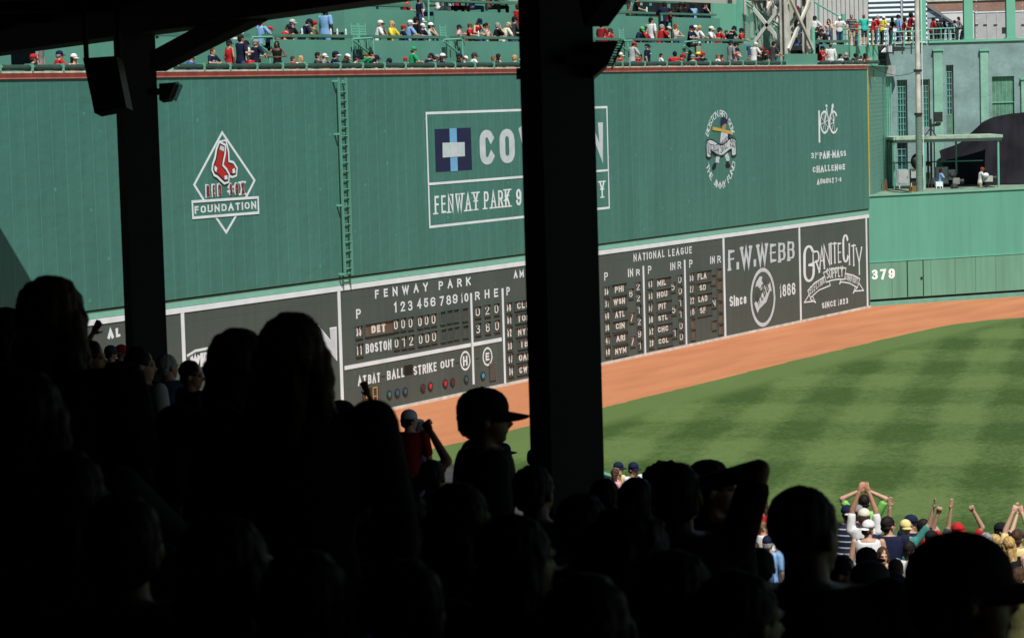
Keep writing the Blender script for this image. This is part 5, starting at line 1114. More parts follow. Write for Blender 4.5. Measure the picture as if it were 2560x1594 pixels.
for e, lb in ((eL, 'dark steel column on the left carrying a loudspeaker'), (eR, 'thick dark steel column in the middle of the view')):
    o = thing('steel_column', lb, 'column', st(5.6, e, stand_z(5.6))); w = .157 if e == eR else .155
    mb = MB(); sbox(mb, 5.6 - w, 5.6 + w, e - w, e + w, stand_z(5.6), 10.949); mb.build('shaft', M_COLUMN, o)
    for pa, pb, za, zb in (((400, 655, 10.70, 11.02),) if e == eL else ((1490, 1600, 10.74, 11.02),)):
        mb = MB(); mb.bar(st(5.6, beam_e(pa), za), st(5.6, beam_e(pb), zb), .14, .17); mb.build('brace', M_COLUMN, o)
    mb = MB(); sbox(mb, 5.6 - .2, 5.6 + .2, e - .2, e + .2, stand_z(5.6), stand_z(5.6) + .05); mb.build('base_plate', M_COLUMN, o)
def fxy(p_, dep): return at_d(p_[0], p_[1], dep)
def floodlight(z_, quad, dep, label, grill=True, arm=True):
    c = [fxy(px(z_, *p_), dep) for p_ in quad]; o = thing('floodlight', label, 'floodlight', c[0]); mb = MB(); mb.prism(c, tuple(FW * .3)); mb.build('lamp_body', M_DARK, o)
    mb = MB(); e0, e1 = c[1], c[2]; n = 9; off = RT * .03
    for k in range(n + 1): p_ = e0 + (e1 - e0) * k / n; mb.bar(p_, p_ + off + UP * .0, .008)
    mb.bar(e0 + off, e1 + off, .01)
    for k in range(5): p_ = e0 + FW * (.3 * k / 4); mb.bar(p_ + off, e1 + FW * (.3 * k / 4) + off, .008)
    mb.build('wire_guard', M_DARK, o)
    if not arm: return
    mb = MB(); q_ = (c[0] + c[3]) / 2; mb.bar(q_ - RT * .15, q_ + RT * .02, .06); mb.build('mount', M_DARK, o)
ZOOM['f'] = (0, 0, 3.436)
dL = (st(5.6, eL, 0) - Vector((CAM.x, CAM.y, 0))).length * .995; dR = (st(5.6, eR, 0) - Vector((CAM.x, CAM.y, 0))).length * .995
floodlight('f', [(1366, 718), (1503, 708), (1445, 850), (1366, 860)], 23.6, 'wire guarded floodlight on the right side of the left column')
floodlight('s', [(1483, 104), (1546, 102), (1520, 160), (1483, 192)], 14.3, 'dark floodlight on the right side of the thick middle column')
floodlight('s', [(1308, 168), (1291, 172), (1291, 186), (1308, 187)], 14.3, 'small dark fitting on the left side of the thick middle column', arm=False)
c = [fxy(p_, 21.5) for p_ in ((207, 146), (290, 140), (316, 268), (236, 283))]
o = thing('loudspeaker', 'black tilted loudspeaker hanging from the roof beside the left column', 'loudspeaker', c[0]); mb = MB(); mb.prism(c, tuple(FW * .38)); mb.build('cabinet', M_BLACK, o)
mb = MB(); mb.prism([c[0] + (c[2] - c[0]) * .08 - FW * .004, c[1] + (c[3] - c[1]) * .08 - FW * .004, c[2] + (c[0] - c[2]) * .08 - FW * .004, c[3] + (c[1] - c[3]) * .08 - FW * .004], tuple(-FW * .015)); mb.build('grille', M_DARK, o)
mb = MB()
for q_ in (c[0], c[1]): p_ = q_ + FW * .19; mb.bar(p_, (p_.x, p_.y, 11.17), .03)
mb.build('hanger', M_DARK, o)
# ------------------------------------------------------------------ people
CL = {'navy': (.010, .014, .040), 'red': (.42, .018, .022), 'dred': (.20, .012, .016), 'white': (.66, .66, .65), 'black': (.010, .010, .011), 'grey': (.22, .22, .22), 'lgrey': (.42, .42, .41), 'charcoal': (.045, .045, .047),
      'lblue': (.20, .36, .60), 'blue': (.03, .09, .30), 'jean': (.05, .09, .17), 'aqua': (.38, .62, .62), 'yellow': (.72, .58, .04), 'pyellow': (.66, .55, .24), 'green': (.015, .30, .12), 'lgreen': (.10, .36, .12), 'lime': (.22, .58, .12), 'olive': (.10, .10, .04),
      'khaki': (.40, .34, .21), 'pink': (.68, .33, .38), 'teal': (.03, .45, .36), 'mteal': (.045, .19, .165), 'cream': (.64, .60, .48), 'orange': (.6, .2, .03), 'camo': (.08, .11, .04)}
def cloth(c):
    if c.startswith('stripe_'):
        if c in MATS: return MATS[c]
        m = mat(c, CL['navy'], var=0); n = m.node_tree.nodes; l = m.node_tree.links; tc = n.new('ShaderNodeTexCoord'); sp = n.new('ShaderNodeSeparateXYZ'); l.new(tc.outputs['Object'], sp.inputs[0])
        f = math_node(n, 'FRACT', math_node(n, 'MULTIPLY', sp.outputs[2], 11.0)); k = math_node(n, 'LESS_THAN', f, .22)
        l.new(ramp_mix(n, l, k, CL['navy'] if c == 'stripe_navy' else CL['black'], (.45, .48, .5)), n['Principled BSDF'].inputs['Base Color']); return m
    if c == 'plaid':
        if c in MATS: return MATS[c]
        m = mat(c, CL['khaki'], var=0); n = m.node_tree.nodes; l = m.node_tree.links; tc = n.new('ShaderNodeTexCoord'); sp = n.new('ShaderNodeSeparateXYZ'); l.new(tc.outputs['Object'], sp.inputs[0])
        ks = [math_node(n, 'LESS_THAN', math_node(n, 'FRACT', math_node(n, 'MULTIPLY', sp.outputs[i], 9.0)), .35) for i in (0, 2)]
        l.new(ramp_mix(n, l, math_node(n, 'MULTIPLY', math_node(n, 'ADD', ks[0], ks[1]), .5), (.42, .36, .24), (.12, .05, .03)), n['Principled BSDF'].inputs['Base Color']); return m
    return mat('cloth_' + c, CL[c], rough=.85, var=.16, scale=9, bump=.5, bscale=7, spec=.15)
SK = {'fair': (.46, .275, .185), 'tan': (.38, .19, .115), 'brown': (.12, .055, .03), 'dark': (.05, .024, .015)}
HR = {'dark': (.012, .009, .008), 'brown': (.055, .030, .016), 'lbrown': (.16, .09, .045), 'blonde': (.42, .27, .10), 'grey': (.26, .25, .24), 'red': (.20, .06, .02)}
def skin(s): return mat('skin_' + s, SK[s], rough=.5, var=.08, scale=12)
def hairm(h): return mat('hair_' + h, HR[h], rough=.6, var=.4, scale=30, bump=.25, bscale=90, spec=.15)
M_EYE = mat('eye_dark', (.02, .014, .012), var=0, rough=.2); M_LIP = mat('lip', (.30, .09, .075), var=0)
M_LENS = mat('sunglass_lens', (.006, .006, .007), var=0, rough=.1, spec=.7)

def loft(mb, rings, n=16):
    """rings of (centre, rx, ry, frame) -> closed tube"""
    i0 = len(mb.v)
    for c, rx, ry, M in rings:
        for k in range(n):
            a = 2 * pi * k / n; mb.v.append(tuple(Vector(c) + M @ Vector((rx * cos(a), ry * sin(a), 0))))
    for j in range(len(rings) - 1):
        for k in range(n):
            mb.f.append((i0 + j * n + k, i0 + j * n + (k + 1) % n, i0 + (j + 1) * n + (k + 1) % n, i0 + (j + 1) * n + k)); mb.mi.append(0)
    mb.f.append(tuple(i0 + k for k in range(n))[::-1]); mb.mi.append(0); e = i0 + (len(rings) - 1) * n; mb.f.append(tuple(e + k for k in range(n))); mb.mi.append(0)
def capsule(mb, p, q, r0, r1, n=12):
    mb.tube(p, q, r0, r1, n=n); mb.ball(p, r0, n); mb.ball(q, r1, n)
def ellips(mb, c, r, M=None, n=14):
    k = len(mb.v); mb.ball((0, 0, 0), r, n)
    for i in range(k, len(mb.v)):
        v = Vector(mb.v[i]); v = (M @ v if M is not None else v) + Vector(c); mb.v[i] = tuple(v)
def remesh(mb, name, voxel, smooth=4):
    me = bpy.data.meshes.new(name); me.from_pydata(mb.v, [], mb.f)
    bm = bmesh.new(); bm.from_mesh(me); bmesh.ops.recalc_face_normals(bm, faces=bm.faces); bm.to_mesh(me); bm.free()
    o = bpy.data.objects.new(name, me); COL.objects.link(o)
    r = o.modifiers.new('r', 'REMESH'); r.mode = 'VOXEL'; r.voxel_size = voxel; r.use_smooth_shade = True
    s = o.modifiers.new('s', 'SMOOTH'); s.iterations = smooth; s.factor = .5
    dg = bpy.context.evaluated_depsgraph_get(); ev = o.evaluated_get(dg); out = bpy.data.meshes.new_from_object(ev)
    bpy.data.objects.remove(o); bpy.data.meshes.remove(me); out.name = name
    out.polygons.foreach_set('use_smooth', [True] * len(out.polygons)); return out

class Pose:
    def __init__(s, wr=((-.24, -.06, .86), (.24, -.06, .86)), lean=0.0, sit=False, head=(0, 0), pole=((-1, .6, -.6), (1, .6, -.6)), fist=False, hand=None, stride=0.0, female=False, voxel=.014, twist=0.0):
        s.__dict__.update(locals()); del s.__dict__['s']; s.cache = {}
        s.RU = Matrix.Rotation(R(lean), 3, 'X') @ Matrix.Rotation(R(twist), 3, 'Z')
        s.hip = Vector((0, 0, .92))
        s.RH = s.RU @ Matrix.Rotation(R(head[0]), 3, 'Z') @ Matrix.Rotation(R(head[1]) - R(lean) * .8, 3, 'X')
        s.hp = s.U((0, 0, 1.470))
        top = s.hp + s.RH @ Vector((0, .01, .235)); s.H = top.z; s.top = top
        s.arms = []
        for i in (0, 1):
            sg = -1 if i == 0 else 1; S = s.U((sg * .192, .0, 1.40)); W = Vector(s.wr[i]); d = W - S; L = d.length; a, b = .285, .265
            if L > a + b - .005: W = S + d.normalized() * (a + b - .005); d = W - S; L = d.length
            c = (a * a - b * b + L * L) / (2 * L); h = math.sqrt(max(0, a * a - c * c)); u = d.normalized(); p = Vector(s.pole[i]); p = (p - u * p.dot(u)).normalized()
            s.arms.append((S, S + u * c + p * h, W))
    def U(s, p): return s.hip + s.RU @ (Vector(p) - s.hip)
    def legs(s):
        out = []
        for sg in (-1, 1):
            h = Vector((sg * .092, 0, .88))
            if s.sit: out.append((h, Vector((sg * .13, -.42, .87)), Vector((sg * .13, -.40, .50))))
            else: out.append((h, Vector((sg * .10, -.02 - sg * s.stride * .5, .48)), Vector((sg * .105, .03 - sg * s.stride, .09))))
        return out
    def torso(s, g, z0, z1):
        T = [(.80, .150, .105), (.90, .168, .118), (1.0, .148, .105), (1.08, .140, .100), (1.20, .156, .110), (1.32, .180, .112), (1.40, .178, .100), (1.445, .130, .084), (1.475, .072, .068)]
        if s.female: T = [(.80, .155, .11), (.90, .172, .12), (1.0, .135, .10), (1.08, .122, .092), (1.20, .142, .118), (1.28, .150, .118), (1.38, .158, .094), (1.435, .112, .076), (1.47, .058, .058)]
        out = []
        for z, rx, ry in T:
            if z < z0 - 1e-6 or z > z1 + 1e-6: continue
            M = s.RU if z > .92 else Matrix.Identity(3)
            c = s.U((0, 0, z)) if z > .92 else Vector((0, 0, z)); out.append((c, rx + g, ry + g, M))
        return out
    def body(s):
        if 'body' in s.cache: return s.cache['body']
        mb = MB(); loft(mb, s.torso(0, .80, 1.47))
        k = .88 if s.female else 1.0
        capsule(mb, s.U((0, .01, 1.44)), s.hp + s.RH @ Vector((0, .005, .05)), .056 * k, .052 * k)
        def hd(p): return s.hp + s.RH @ Vector(p)
        ellips(mb, hd((0, .012, .135)), (.074, .094, .098), s.RH); ellips(mb, hd((0, -.028, .078)), (.058, .066, .080), s.RH); ellips(mb, hd((0, -.055, .022)), (.034, .036, .028), s.RH)
        capsule(mb, hd((0, -.082, .115)), hd((0, -.106, .082)), .010, .015, 8); ellips(mb, hd((0, -.075, .128)), (.052, .022, .012), s.RH)
        ellips(mb, hd((0, -.086, .052)), (.024, .014, .011), s.RH)
        for sg in (-1, 1): ellips(mb, hd((sg * .077, .012, .095)), (.011, .020, .030), s.RH)
        for i, (S, E, W) in enumerate(s.arms):
            capsule(mb, S, E, .050 * k, .040 * k); capsule(mb, E, W, .041 * k, .027 * k)
            s.mkhand(mb, i, E, W)
        for h, kn, an in s.legs():
            capsule(mb, h, kn, .085, .054); capsule(mb, kn, an, .055, .038)
            f = Vector((0, -1, 0)); capsule(mb, an + Vector((0, .03, -.05)), an + f * .15 + Vector((0, 0, -.058)), .038, .030)
        me = remesh(mb, 'person_body', s.voxel, 3 if s.voxel > .011 else 2)
        for m in (skin('fair'), M_EYE, M_LIP): me.materials.append(m)
        inv = s.RH.transposed()
        for p in me.polygons:
            c = inv @ (p.center - s.hp)
            if c.y < -.06 and abs(abs(c.x) - .030) < .015 and abs(c.z - .108) < .0085: p.material_index = 1
            elif c.y < -.085 and abs(c.x) < .024 and abs(c.z - .052) < .007: p.material_index = 2
        s.cache['body'] = me; return me
    def mkhand(s, mb, i, E, W):
        d = (W - E).normalized(); sg = -1 if i == 0 else 1
        mode = s.hand[i] if s.hand else ('fist' if s.fist else 'relax')
        side = d.cross(Vector((0, -1, 0)));
        if side.length < .2: side = d.cross(Vector((0, 0, 1)))
        side.normalize(); nrm = side.cross(d).normalized()
        if nrm.y > 0: nrm = -nrm                                   # palm looks forward
        if mode == 'edge': side, nrm = nrm, side                    # palm seen edge-on
        th = side if side.x * sg < 0 else -side                     # thumb towards the body's middle
        P = W + d * .05
        M = Matrix((side, nrm, d)).transposed(); ellips(mb, P, (.040, .018, .052), M, 12)
        for k in range(4):
            o = -th * ((k - 1.5) * .021); L = (.070, .080, .075, .058)[k]; b = W + d * .092 + o
            if mode in ('open', 'edge'):
                u = (d + o * 2.2).normalized(); capsule(mb, b, b + u * L, .0105, .0085, 8)
            elif mode == 'fist':
                c1 = b + d * .018 + nrm * .026; c2 = c1 - d * .036 + nrm * .012; capsule(mb, b, c1, .0115, .0115, 8); capsule(mb, c1, c2, .0115, .010, 8)
            else:
                c1 = b + d * (L * .5) + nrm * .012; c2 = c1 + d * (L * .35) + nrm * .026; capsule(mb, b, c1, .0105, .010, 8); capsule(mb, c1, c2, .010, .008, 8)
        b = W + d * .025 + th * .030; c1 = b + d * .035 + th * (.028 if mode != 'fist' else .008) + nrm * .012
        c2 = c1 + (d * .030 + th * .012 if mode != 'fist' else d * .012 - th * .030 + nrm * .018); capsule(mb, b, c1, .0135, .012, 8); capsule(mb, c1, c2, .012, .009, 8)
    def top_mesh(s, kind_):
        if kind_ in s.cache: return s.cache[kind_]
        mb = MB(); loft(mb, s.torso(.016, .80 if kind_ != 'tank' else .80, 1.46 if kind_ != 'tank' else 1.405))
        for S, E, W in s.arms:
            if kind_ == 'tank': 
                mb.bar(S + s.RU @ Vector((-.06 if S.x > 0 else .06, .07, .03)), S + s.RU @ Vector((-.06 if S.x > 0 else .06, -.08, .0)), .05, .03); continue
            e = S + (E - S) * (.72 if kind_ == 'tee' else 1.0); capsule(mb, S + (E - S) * -.02, e, .066, .060 if kind_ == 'tee' else .052)
            if kind_ == 'long': capsule(mb, E, E + (W - E) * .92, .053, .036)
        me = remesh(mb, 'shirt', .016, 3); s.cache[kind_] = me; return me
    def leg_mesh(s, kind_):
        if kind_ in s.cache: return s.cache[kind_]
        mb = MB(); loft(mb, s.torso(.012, .80, .90) + [(Vector((0, 0, .97)), .155, .115, Matrix.Identity(3))])
        for h, kn, an in s.legs():
            e = kn if kind_ == 'shorts' else an
            capsule(mb, h, kn, .096, .070 if kind_ == 'shorts' else .066)
            if kind_ == 'trousers': capsule(mb, kn, kn + (an - kn) * .95, .066, .056)
        me = remesh(mb, 'trousers', .018, 3); s.cache[kind_] = me; return me
HEADM = {}
def headmesh(k):
    if k in HEADM: return HEADM[k]
    mb = MB(); I3 = Matrix.Identity(3)
    if k == 'cap':
        rings = [(Vector((0, .006, z)), .088 * r, .108 * r, I3) for z, r in ((.135, 1.0), (.165, 1.0), (.195, .93), (.220, .76), (.240, .48), (.248, .20))]; loft(mb, rings, 20); mb.ball((0, .006, .249), (.008, .008, .005), 8)
        me = bpy.data.meshes.new('cap'); me.from_pydata(mb.v, [], mb.f)
    elif k == 'brim':
        n = 14; up_ = []; 
        for t in (0, 1):
            for j in range(4):
                for i in range(n + 1):
                    a = pi * (i / n); x = -.078 * cos(a) * (1 - .03 * j); yb = -.085 * sin(a) ** .6 if j == 0 else 0
                    y = -.060 * sin(a) - (.105 * sin(a) ** .55) * j / 3 - .02; mb.v.append((x, y, .142 - .006 * j * 1.4 - .012 * (cos(a) ** 2) - (.007 if t else 0)))
        m = n + 1
        for t in (0, 1):
            for j in range(3):
                for i in range(n): a = t * 4 * m + j * m + i; mb.f.append((a, a + 1, a + m + 1, a + m))
        for i in range(n): a = 3 * m + i; mb.f.append((a, a + 1, a + 1 + 4 * m, a + 4 * m))
        me = bpy.data.meshes.new('brim'); me.from_pydata(mb.v, [], mb.f)
        bm = bmesh.new(); bm.from_mesh(me); bmesh.ops.recalc_face_normals(bm, faces=bm.faces); bm.to_mesh(me); bm.free()
    elif k == 'glasses':
        for sg in (-1, 1): mb.ball((sg * .034, -.088, .106), (.027, .013, .017), 10)
        mb.bar((-.07, -.075, .112), (.07, -.075, .112), .006, .008); mb.bar((-.072, -.075, .112), (-.080, .01, .108), .004, .006); mb.bar((.072, -.075, .112), (.080, .01, .108), .004, .006)
        me = bpy.data.meshes.new('sunglasses'); me.from_pydata(mb.v, [], mb.f)
    else:
        c = {'short': ((0, .022, .148), (.083, .098, .094)), 'crop': ((0, .020, .142), (.079, .095, .094)), 'curly': ((0, .022, .155), (.105, .115, .112)), 'long': ((0, .022, .148), (.086, .100, .096)), 'pony': ((0, .022, .146), (.082, .098, .094)), 'under': ((0, .028, .112), (.083, .085, .075)), 'underlong': ((0, .030, .112), (.085, .085, .078))}[k]
        ellips(mb, c[0], c[1], I3, 18)
        if k in ('short', 'under'): ellips(mb, (0, .055, .085), (.072, .055, .062), I3)
        if k in ('long', 'underlong'):
            for sg in (-1, 0, 1): capsule(mb, (sg * .055, .055 - abs(sg) * .03, .11), (sg * .075, .085 - abs(sg) * .03, -.10), .045, .030); 
            for sg in (-1, 1): capsule(mb, (sg * .070, .0, .12), (sg * .085, -.005, -.07), .024, .020)
        if k == 'pony': ellips(mb, (0, .125, .15), (.035, .045, .04), I3); capsule(mb, (0, .14, .14), (0, .135, .0), .028, .012)
        if k == 'curly':
            rr = random.Random(3)
            for _ in range(60):
                a, b = rr.uniform(0, 2 * pi), rr.uniform(-.2, 1.3); v = Vector((.10 * cos(a) * cos(b), .11 * sin(a) * cos(b), .105 * sin(b)))
                if v.y < -.05 and v.z < .03: continue
                mb.ball(tuple(v + Vector((0, .022, .155))), .020, 8)
        me = remesh(mb, 'hair', .009, 1)
        from mathutils import noise as ns
        for v in me.vertices:
            c_ = Vector(v.co); sx = Vector((c_.x * 55, c_.y * 55, c_.z * 18)); r_ = ns.noise(sx) * .006 + ns.noise(c_ * 140) * .003 + ns.noise(c_ * 22) * .006
            v.co = c_ + Vector(v.normal) * r_
    me.polygons.foreach_set('use_smooth', [True] * len(me.polygons)); HEADM[k] = me; return me

def inst(name, me, m, parent, M=None, mats=None):
    o = bpy.data.objects.new(name, me); COL.objects.link(o); o.parent = parent
    if M is not None: o.matrix_local = M
    ms = mats or [m]
    while len(me.materials) < len(ms): me.materials.append(None)
    for i, mm in enumerate(ms): o.material_slots[i].link = 'OBJECT'; o.material_slots[i].material = mm
    return o
def person(loc, yaw, pose, label, top=('tee', 'white'), legs=('trousers', 'jean'), hair=None, cap=None, brim=None, sk='fair', glasses=False, scale=1.0, group=None, back=False, text=None, textm=None, wide=1.0):
    o = bpy.data.objects.new('person', None); COL.objects.link(o); o.location = loc; o.rotation_euler = (0, 0, R(yaw)); o.scale = (scale * wide, scale * wide, scale); WORLDLOC[o.name] = Vector((0, 0, 0))
    tag(o, label, 'person', group)
    inst('body', pose.body(), None, o, mats=[skin(sk), M_EYE, M_LIP])
    inst('shirt', pose.top_mesh(top[0]), cloth(top[1]), o)
    inst('shorts' if legs[0] == 'shorts' else 'trousers', pose.leg_mesh(legs[0]), cloth(legs[1]), o)
    HM = Matrix.Translation(pose.hp) @ pose.RH.to_4x4()
    if hair and hair[0] != 'bald':
        hk = hair[0]
        if cap: hk = {'short': 'under', 'long': 'underlong', 'pony': 'under', 'crop': 'under', 'curly': 'under'}.get(hk, hk)
        inst('hair', headmesh(hk), hairm(hair[1]), o, HM)
    if cap:
        MC = HM @ Matrix.Rotation(pi if back else 0, 4, 'Z'); c = inst('cap', headmesh('cap'), cloth(cap), o, MC)
        b = inst('brim', headmesh('brim'), cloth(brim or cap), c)
    if glasses: inst('sunglasses', headmesh('glasses'), M_LENS, o, HM)
    if text:
        mb = MB(); z0 = 1.245; letters(mb, text, -.13, z0, .13, z0 + .065, .016, lambda p_, k: tuple(pose.U((p_[0], -.152 + 1.2 * p_[0] ** 2 - .0003 * k, p_[1]))), contrast=.8); t = mb.build('shirt_lettering', textm or M_WHITE); t.parent = o
    return o
POSES = {}
def defpose(k, **kw): POSES[k] = Pose(**kw)
SL = ((-.11, -.36, 1.16), (.11, -.36, 1.16)); OUT = ((-1, .1, -.5), (1, .1, -.5))
defpose('stand', lean=2); defpose('stand_f', female=True, lean=1, wr=((-.21, -.07, .90), (.21, -.07, .90)))
defpose('lean', lean=14, wr=((-.17, -.42, 1.08), (.17, -.42, 1.08))); defpose('lean_f', lean=14, female=True, wr=((-.15, -.40, 1.08), (.15, -.40, 1.08)))
defpose('sit', sit=True, lean=12, wr=SL, pole=OUT); defpose('sit_f', sit=True, lean=10, wr=SL, pole=OUT, female=True)
defpose('sit_turn', sit=True, lean=8, wr=SL, pole=OUT, head=(38, 4)); defpose('sit_turn_f', sit=True, lean=8, wr=SL, pole=OUT, head=(38, 4), female=True)
defpose('down', sit=True, lean=24, wr=((-.12, -.42, 1.08), (.12, -.42, 1.08)), pole=OUT, head=(0, 26))
defpose('standdown', lean=8, wr=((-.10, -.34, 1.08), (.10, -.34, 1.08)), head=(0, 30), pole=OUT)
defpose('chin', sit=True, lean=16, wr=((-.14, -.36, 1.14), (.06, -.27, 1.42)), pole=((-1, .1, -.5), (.6, -.4, -1)))
defpose('mouth', sit=True, lean=16, wr=((-.05, -.27, 1.42), (.05, -.27, 1.42)), pole=((-.7, -.3, -1), (.7, -.3, -1)))
defpose('ears', sit=True, lean=10, wr=((-.11, -.12, 1.52), (.11, -.12, 1.52)), pole=((-1, -.5, -.6), (1, -.5, -.6)))
defpose('point', sit=True, lean=8, wr=((-.12, -.36, 1.15), (.62, -.25, 1.16)), pole=((-1, .1, -.5), (.2, .3, -1)), hand=('relax', 'open'))
defpose('phone', sit=True, lean=8, wr=((.02, -.40, 1.40), (.14, -.40, 1.40)), pole=OUT, female=True)
defpose('handup', sit=True, lean=6, wr=((-.12, -.36, 1.15), (.10, -.05, 1.66)), pole=((-1, .1, -.5), (1, -.7, .2)))
defpose('cup', lean=4, wr=((-.20, -.10, .92), (.12, -.34, 1.18)))
defpose('hold', lean=6, wr=((-.10, -.32, 1.14), (.10, -.32, 1.14)), pole=OUT); defpose('hold_f', lean=6, wr=((-.10, -.32, 1.14), (.10, -.32, 1.14)), pole=OUT, female=True)
defpose('reach', lean=4, wr=((-.55, -.18, 1.28), (.20, -.08, .95)), female=True)

ROWY = {1: .72, 2: 2.15, 3: 3.55, 4: 4.9}
FLOOR = {1: F1, 2: F2, 3: F3, 4: 13.3}
GRP = {1: 'spectators along the padded rail', 2: 'spectators at the second row counter', 3: 'spectators at the upper counter', 4: 'spectators at the upper counter'}
def fan(z, hx, hy, row, pose, yaw, label, top, hair=None, cap=None, sc=1.0, y=None, **kw):
    P = POSES[pose]; yy = ROWY[row] if y is None else y
    h = on_y(*px(z, hx, hy), yy); ht = P.H + (.015 if cap else 0)
    if not P.sit:
        sc = min(1.12, max(.60, (h.z - FLOOR[row]) / ht))
    off = Matrix.Rotation(R(yaw), 3, 'Z') @ (Vector((P.top.x, P.top.y, 0)) * sc)
    person((h.x - off.x, yy - off.y * .5, h.z - ht * sc), yaw, P, label, top=top, hair=hair, cap=cap, scale=sc, group=GRP[row], **kw)
t, k_, l_ = 'tee', 'tank', 'long'
def T(c): return ('tee', c)
def K(c): return ('tank', c)
def L(c): return ('long', c)
SD, SB, SG = ('short', 'dark'), ('short', 'brown'), ('short', 'grey'); LD, LB, LY = ('long', 'dark'), ('long', 'brown'), ('long', 'blonde')
# ---- front row, along the pads
fan('1', 545, 232, 1, 'sit', 60, 'person in navy shirt and red cap at the far left of the rail', L('navy'), SB, 'red')
fan('1', 655, -40, 1, 'stand', 20, 'person in patterned grey shirt whose head is hidden by the roof beam', T('grey'), SD)
fan('1', 985, 175, 1, 'sit', 60, 'grey haired man in red shirt and navy cap left of the loudspeaker', T('red'), SG, 'navy')
fan('1', 1220, 228, 1, 'sit_f', 5, 'smiling woman in white cap with long dark hair beside the loudspeaker', K('red'), LD, 'white', glasses=True)
fan('2', 905, 622, 1, 'sit', 20, 'man in green cap and blue shirt below the roof brace', L('blue'), SB, 'lgreen')
fan('2', 1270, 548, 1, 'sit', 0, 'brown haired boy in navy team shirt with white lettering', T('navy'), SB, sc=.86, text='RED SOX')
fan('2', 1565, 395, 1, 'stand_f', 70, 'woman in red tank top and navy cap standing sideways', K('red'), SB, 'navy', sk='tan')
fan('2', 1765, 320, 1, 'cup', 70, 'tall dark haired man in plain navy shirt standing at the rail', T('navy'), SD, wide=1.1)
fan('2', 1850, 410, 1, 'stand', 60, 'person in black hat and cream top behind the tall navy man', T('cream'), SD, 'black', y=1.15)
fan('2', 2010, 392, 1, 'hold', 65, 'man in grey cap and navy jersey talking at the rail', T('navy'), SG, 'grey', wide=1.1)
fan('2', 1940, 655, 1, 'sit', 170, 'small child in red shirt seen from behind at the rail', T('red'), SD, sc=.72, y=.45)
fan('2', 2090, 715, 1, 'sit', 150, 'small dark haired child lowest beside the woman in black', T('navy'), SD, sc=.66, y=.45)
fan('3', 220, 735, 1, 'hold_f', -60, 'woman in black tank top with long black hair and white flower', K('black'), LD, sk='brown')
fan('3', 500, 1005, 1, 'sit', 40, 'brown haired boy in red shirt peering over the rail', T('red'), SB, sc=.78)
fan('3', 640, 995, 1, 'sit_f', -10, 'blonde woman in white top right of the boy in red', T('white'), LY, sc=.9)
fan('3', 940, 935, 1, 'sit', 25, 'short haired man in sunglasses and charcoal shirt', T('charcoal'), SD, glasses=True)
fan('3', 1055, 955, 1, 'chin', 20, 'child in white cap with a hand at the mouth', T('grey'), SB, 'white', sc=.8)
fan('3', 1250, 912, 1, 'sit', 45, 'big man in navy and white cap and navy shirt with white print', T('navy'), SD, 'navy', brim='white', wide=1.1, sk='tan')
fan('3', 1475, 967, 1, 'down', 60, 'long haired person in white cap looking down in black', T('black'), LB, 'white')
fan('3', 1625, 967, 1, 'chin', 40, 'woman in navy cap and white tank top leaning on one hand', K('white'), SB, 'navy', sk='tan')
fan('3', 1785, 935, 1, 'ears', 20, 'person in camouflage cap and green shirt with hands over ears', T('green'), SB, 'camo')
fan('3', 1900, 910, 1, 'sit', 30, 'dark haired man in navy leaning behind the camouflage cap', T('navy'), SD, y=1.1, sk='tan')
fan('3', 1985, 980, 1, 'sit_f', 15, 'woman in navy cap and white shirt right of the camouflage cap', T('white'), LD, 'navy')
fan('3', 2190, 1042, 1, 'down', 10, 'person in navy cap with white mark bending low at the rail', T('lgrey'), SD, 'navy', sc=.9)
fan('4', 220, 1020, 1, 'sit', -10, 'child in red cap left of the person in bright green', T('white'), SB, 'red', sc=.75)
fan('4', 365, 830, 1, 'sit', 45, 'person in bright green shirt and green cap worn backwards', T('green'), SB, 'green', back=True)
fan('4', 680, 952, 1, 'down', 60, 'person in navy jersey and navy cap right of the bright green shirt', T('navy'), SB, 'navy')
fan('4', 778, 980, 1, 'down', 50, 'person in grey cap and navy shirt crouched behind another fan', T('navy'), SB, 'grey', y=1.0)
fan('4', 885, 950, 1, 'sit_f', 30, 'woman in navy shirt, white and navy cap and sunglasses', T('navy'), LB, 'white', brim='navy', glasses=True)
fan('4', 1180, 952, 1, 'chin', 40, 'woman in black with long brown hair and navy cap below the child in pink', T('black'), LB, 'navy')
fan('4', 1280, 1002, 1, 'down', 30, 'child in white and red cap worn backwards bending over the rail', T('white'), SB, 'white', back=True, brim='red', sc=.8)
fan('4', 1445, 935, 1, 'chin', 45, 'man in dark grey visor cap and white shirt with a raised hand', T('white'), SB, 'charcoal')
fan('4', 1800, 995, 1, 'sit_f', 40, 'light brown haired girl in dark top left of the other girl', T('black'), ('long', 'lbrown'), sc=.85)
fan('4', 1890, 962, 1, 'sit_f', 45, 'dark haired girl in black smiling beside the light haired girl', K('black'), LD, sc=.9, y=.95)
fan('4', 2180, 982, 1, 'sit_f', 45, 'blonde woman in sunglasses left of the thick dark column', K('pink'), ('short', 'blonde'), glasses=True)
fan('4', 2290, 1042, 1, 'sit', 30, 'person in white cap half hidden by the thick dark column', T('navy'), SB, 'white', sc=.85)
fan('5', 450, 1130, 1, 'sit', 30, 'person in black beside the floodlight on the middle column', T('black'), SB, sc=.85)
fan('5', 555, 1060, 1, 'sit', 45, 'person in cream cap and red shirt right of the middle column', T('red'), SB, 'cream')
fan('5', 855, 850, 1, 'standdown', 60, 'woman in red cap and pale grey shirt standing and looking down', T('lgrey'), SD, 'red')
fan('5', 960, 1092, 1, 'down', 70, 'person in red with dark visor crouching at the feet of the big man in navy', T('red'), SB, 'black', sc=.9)
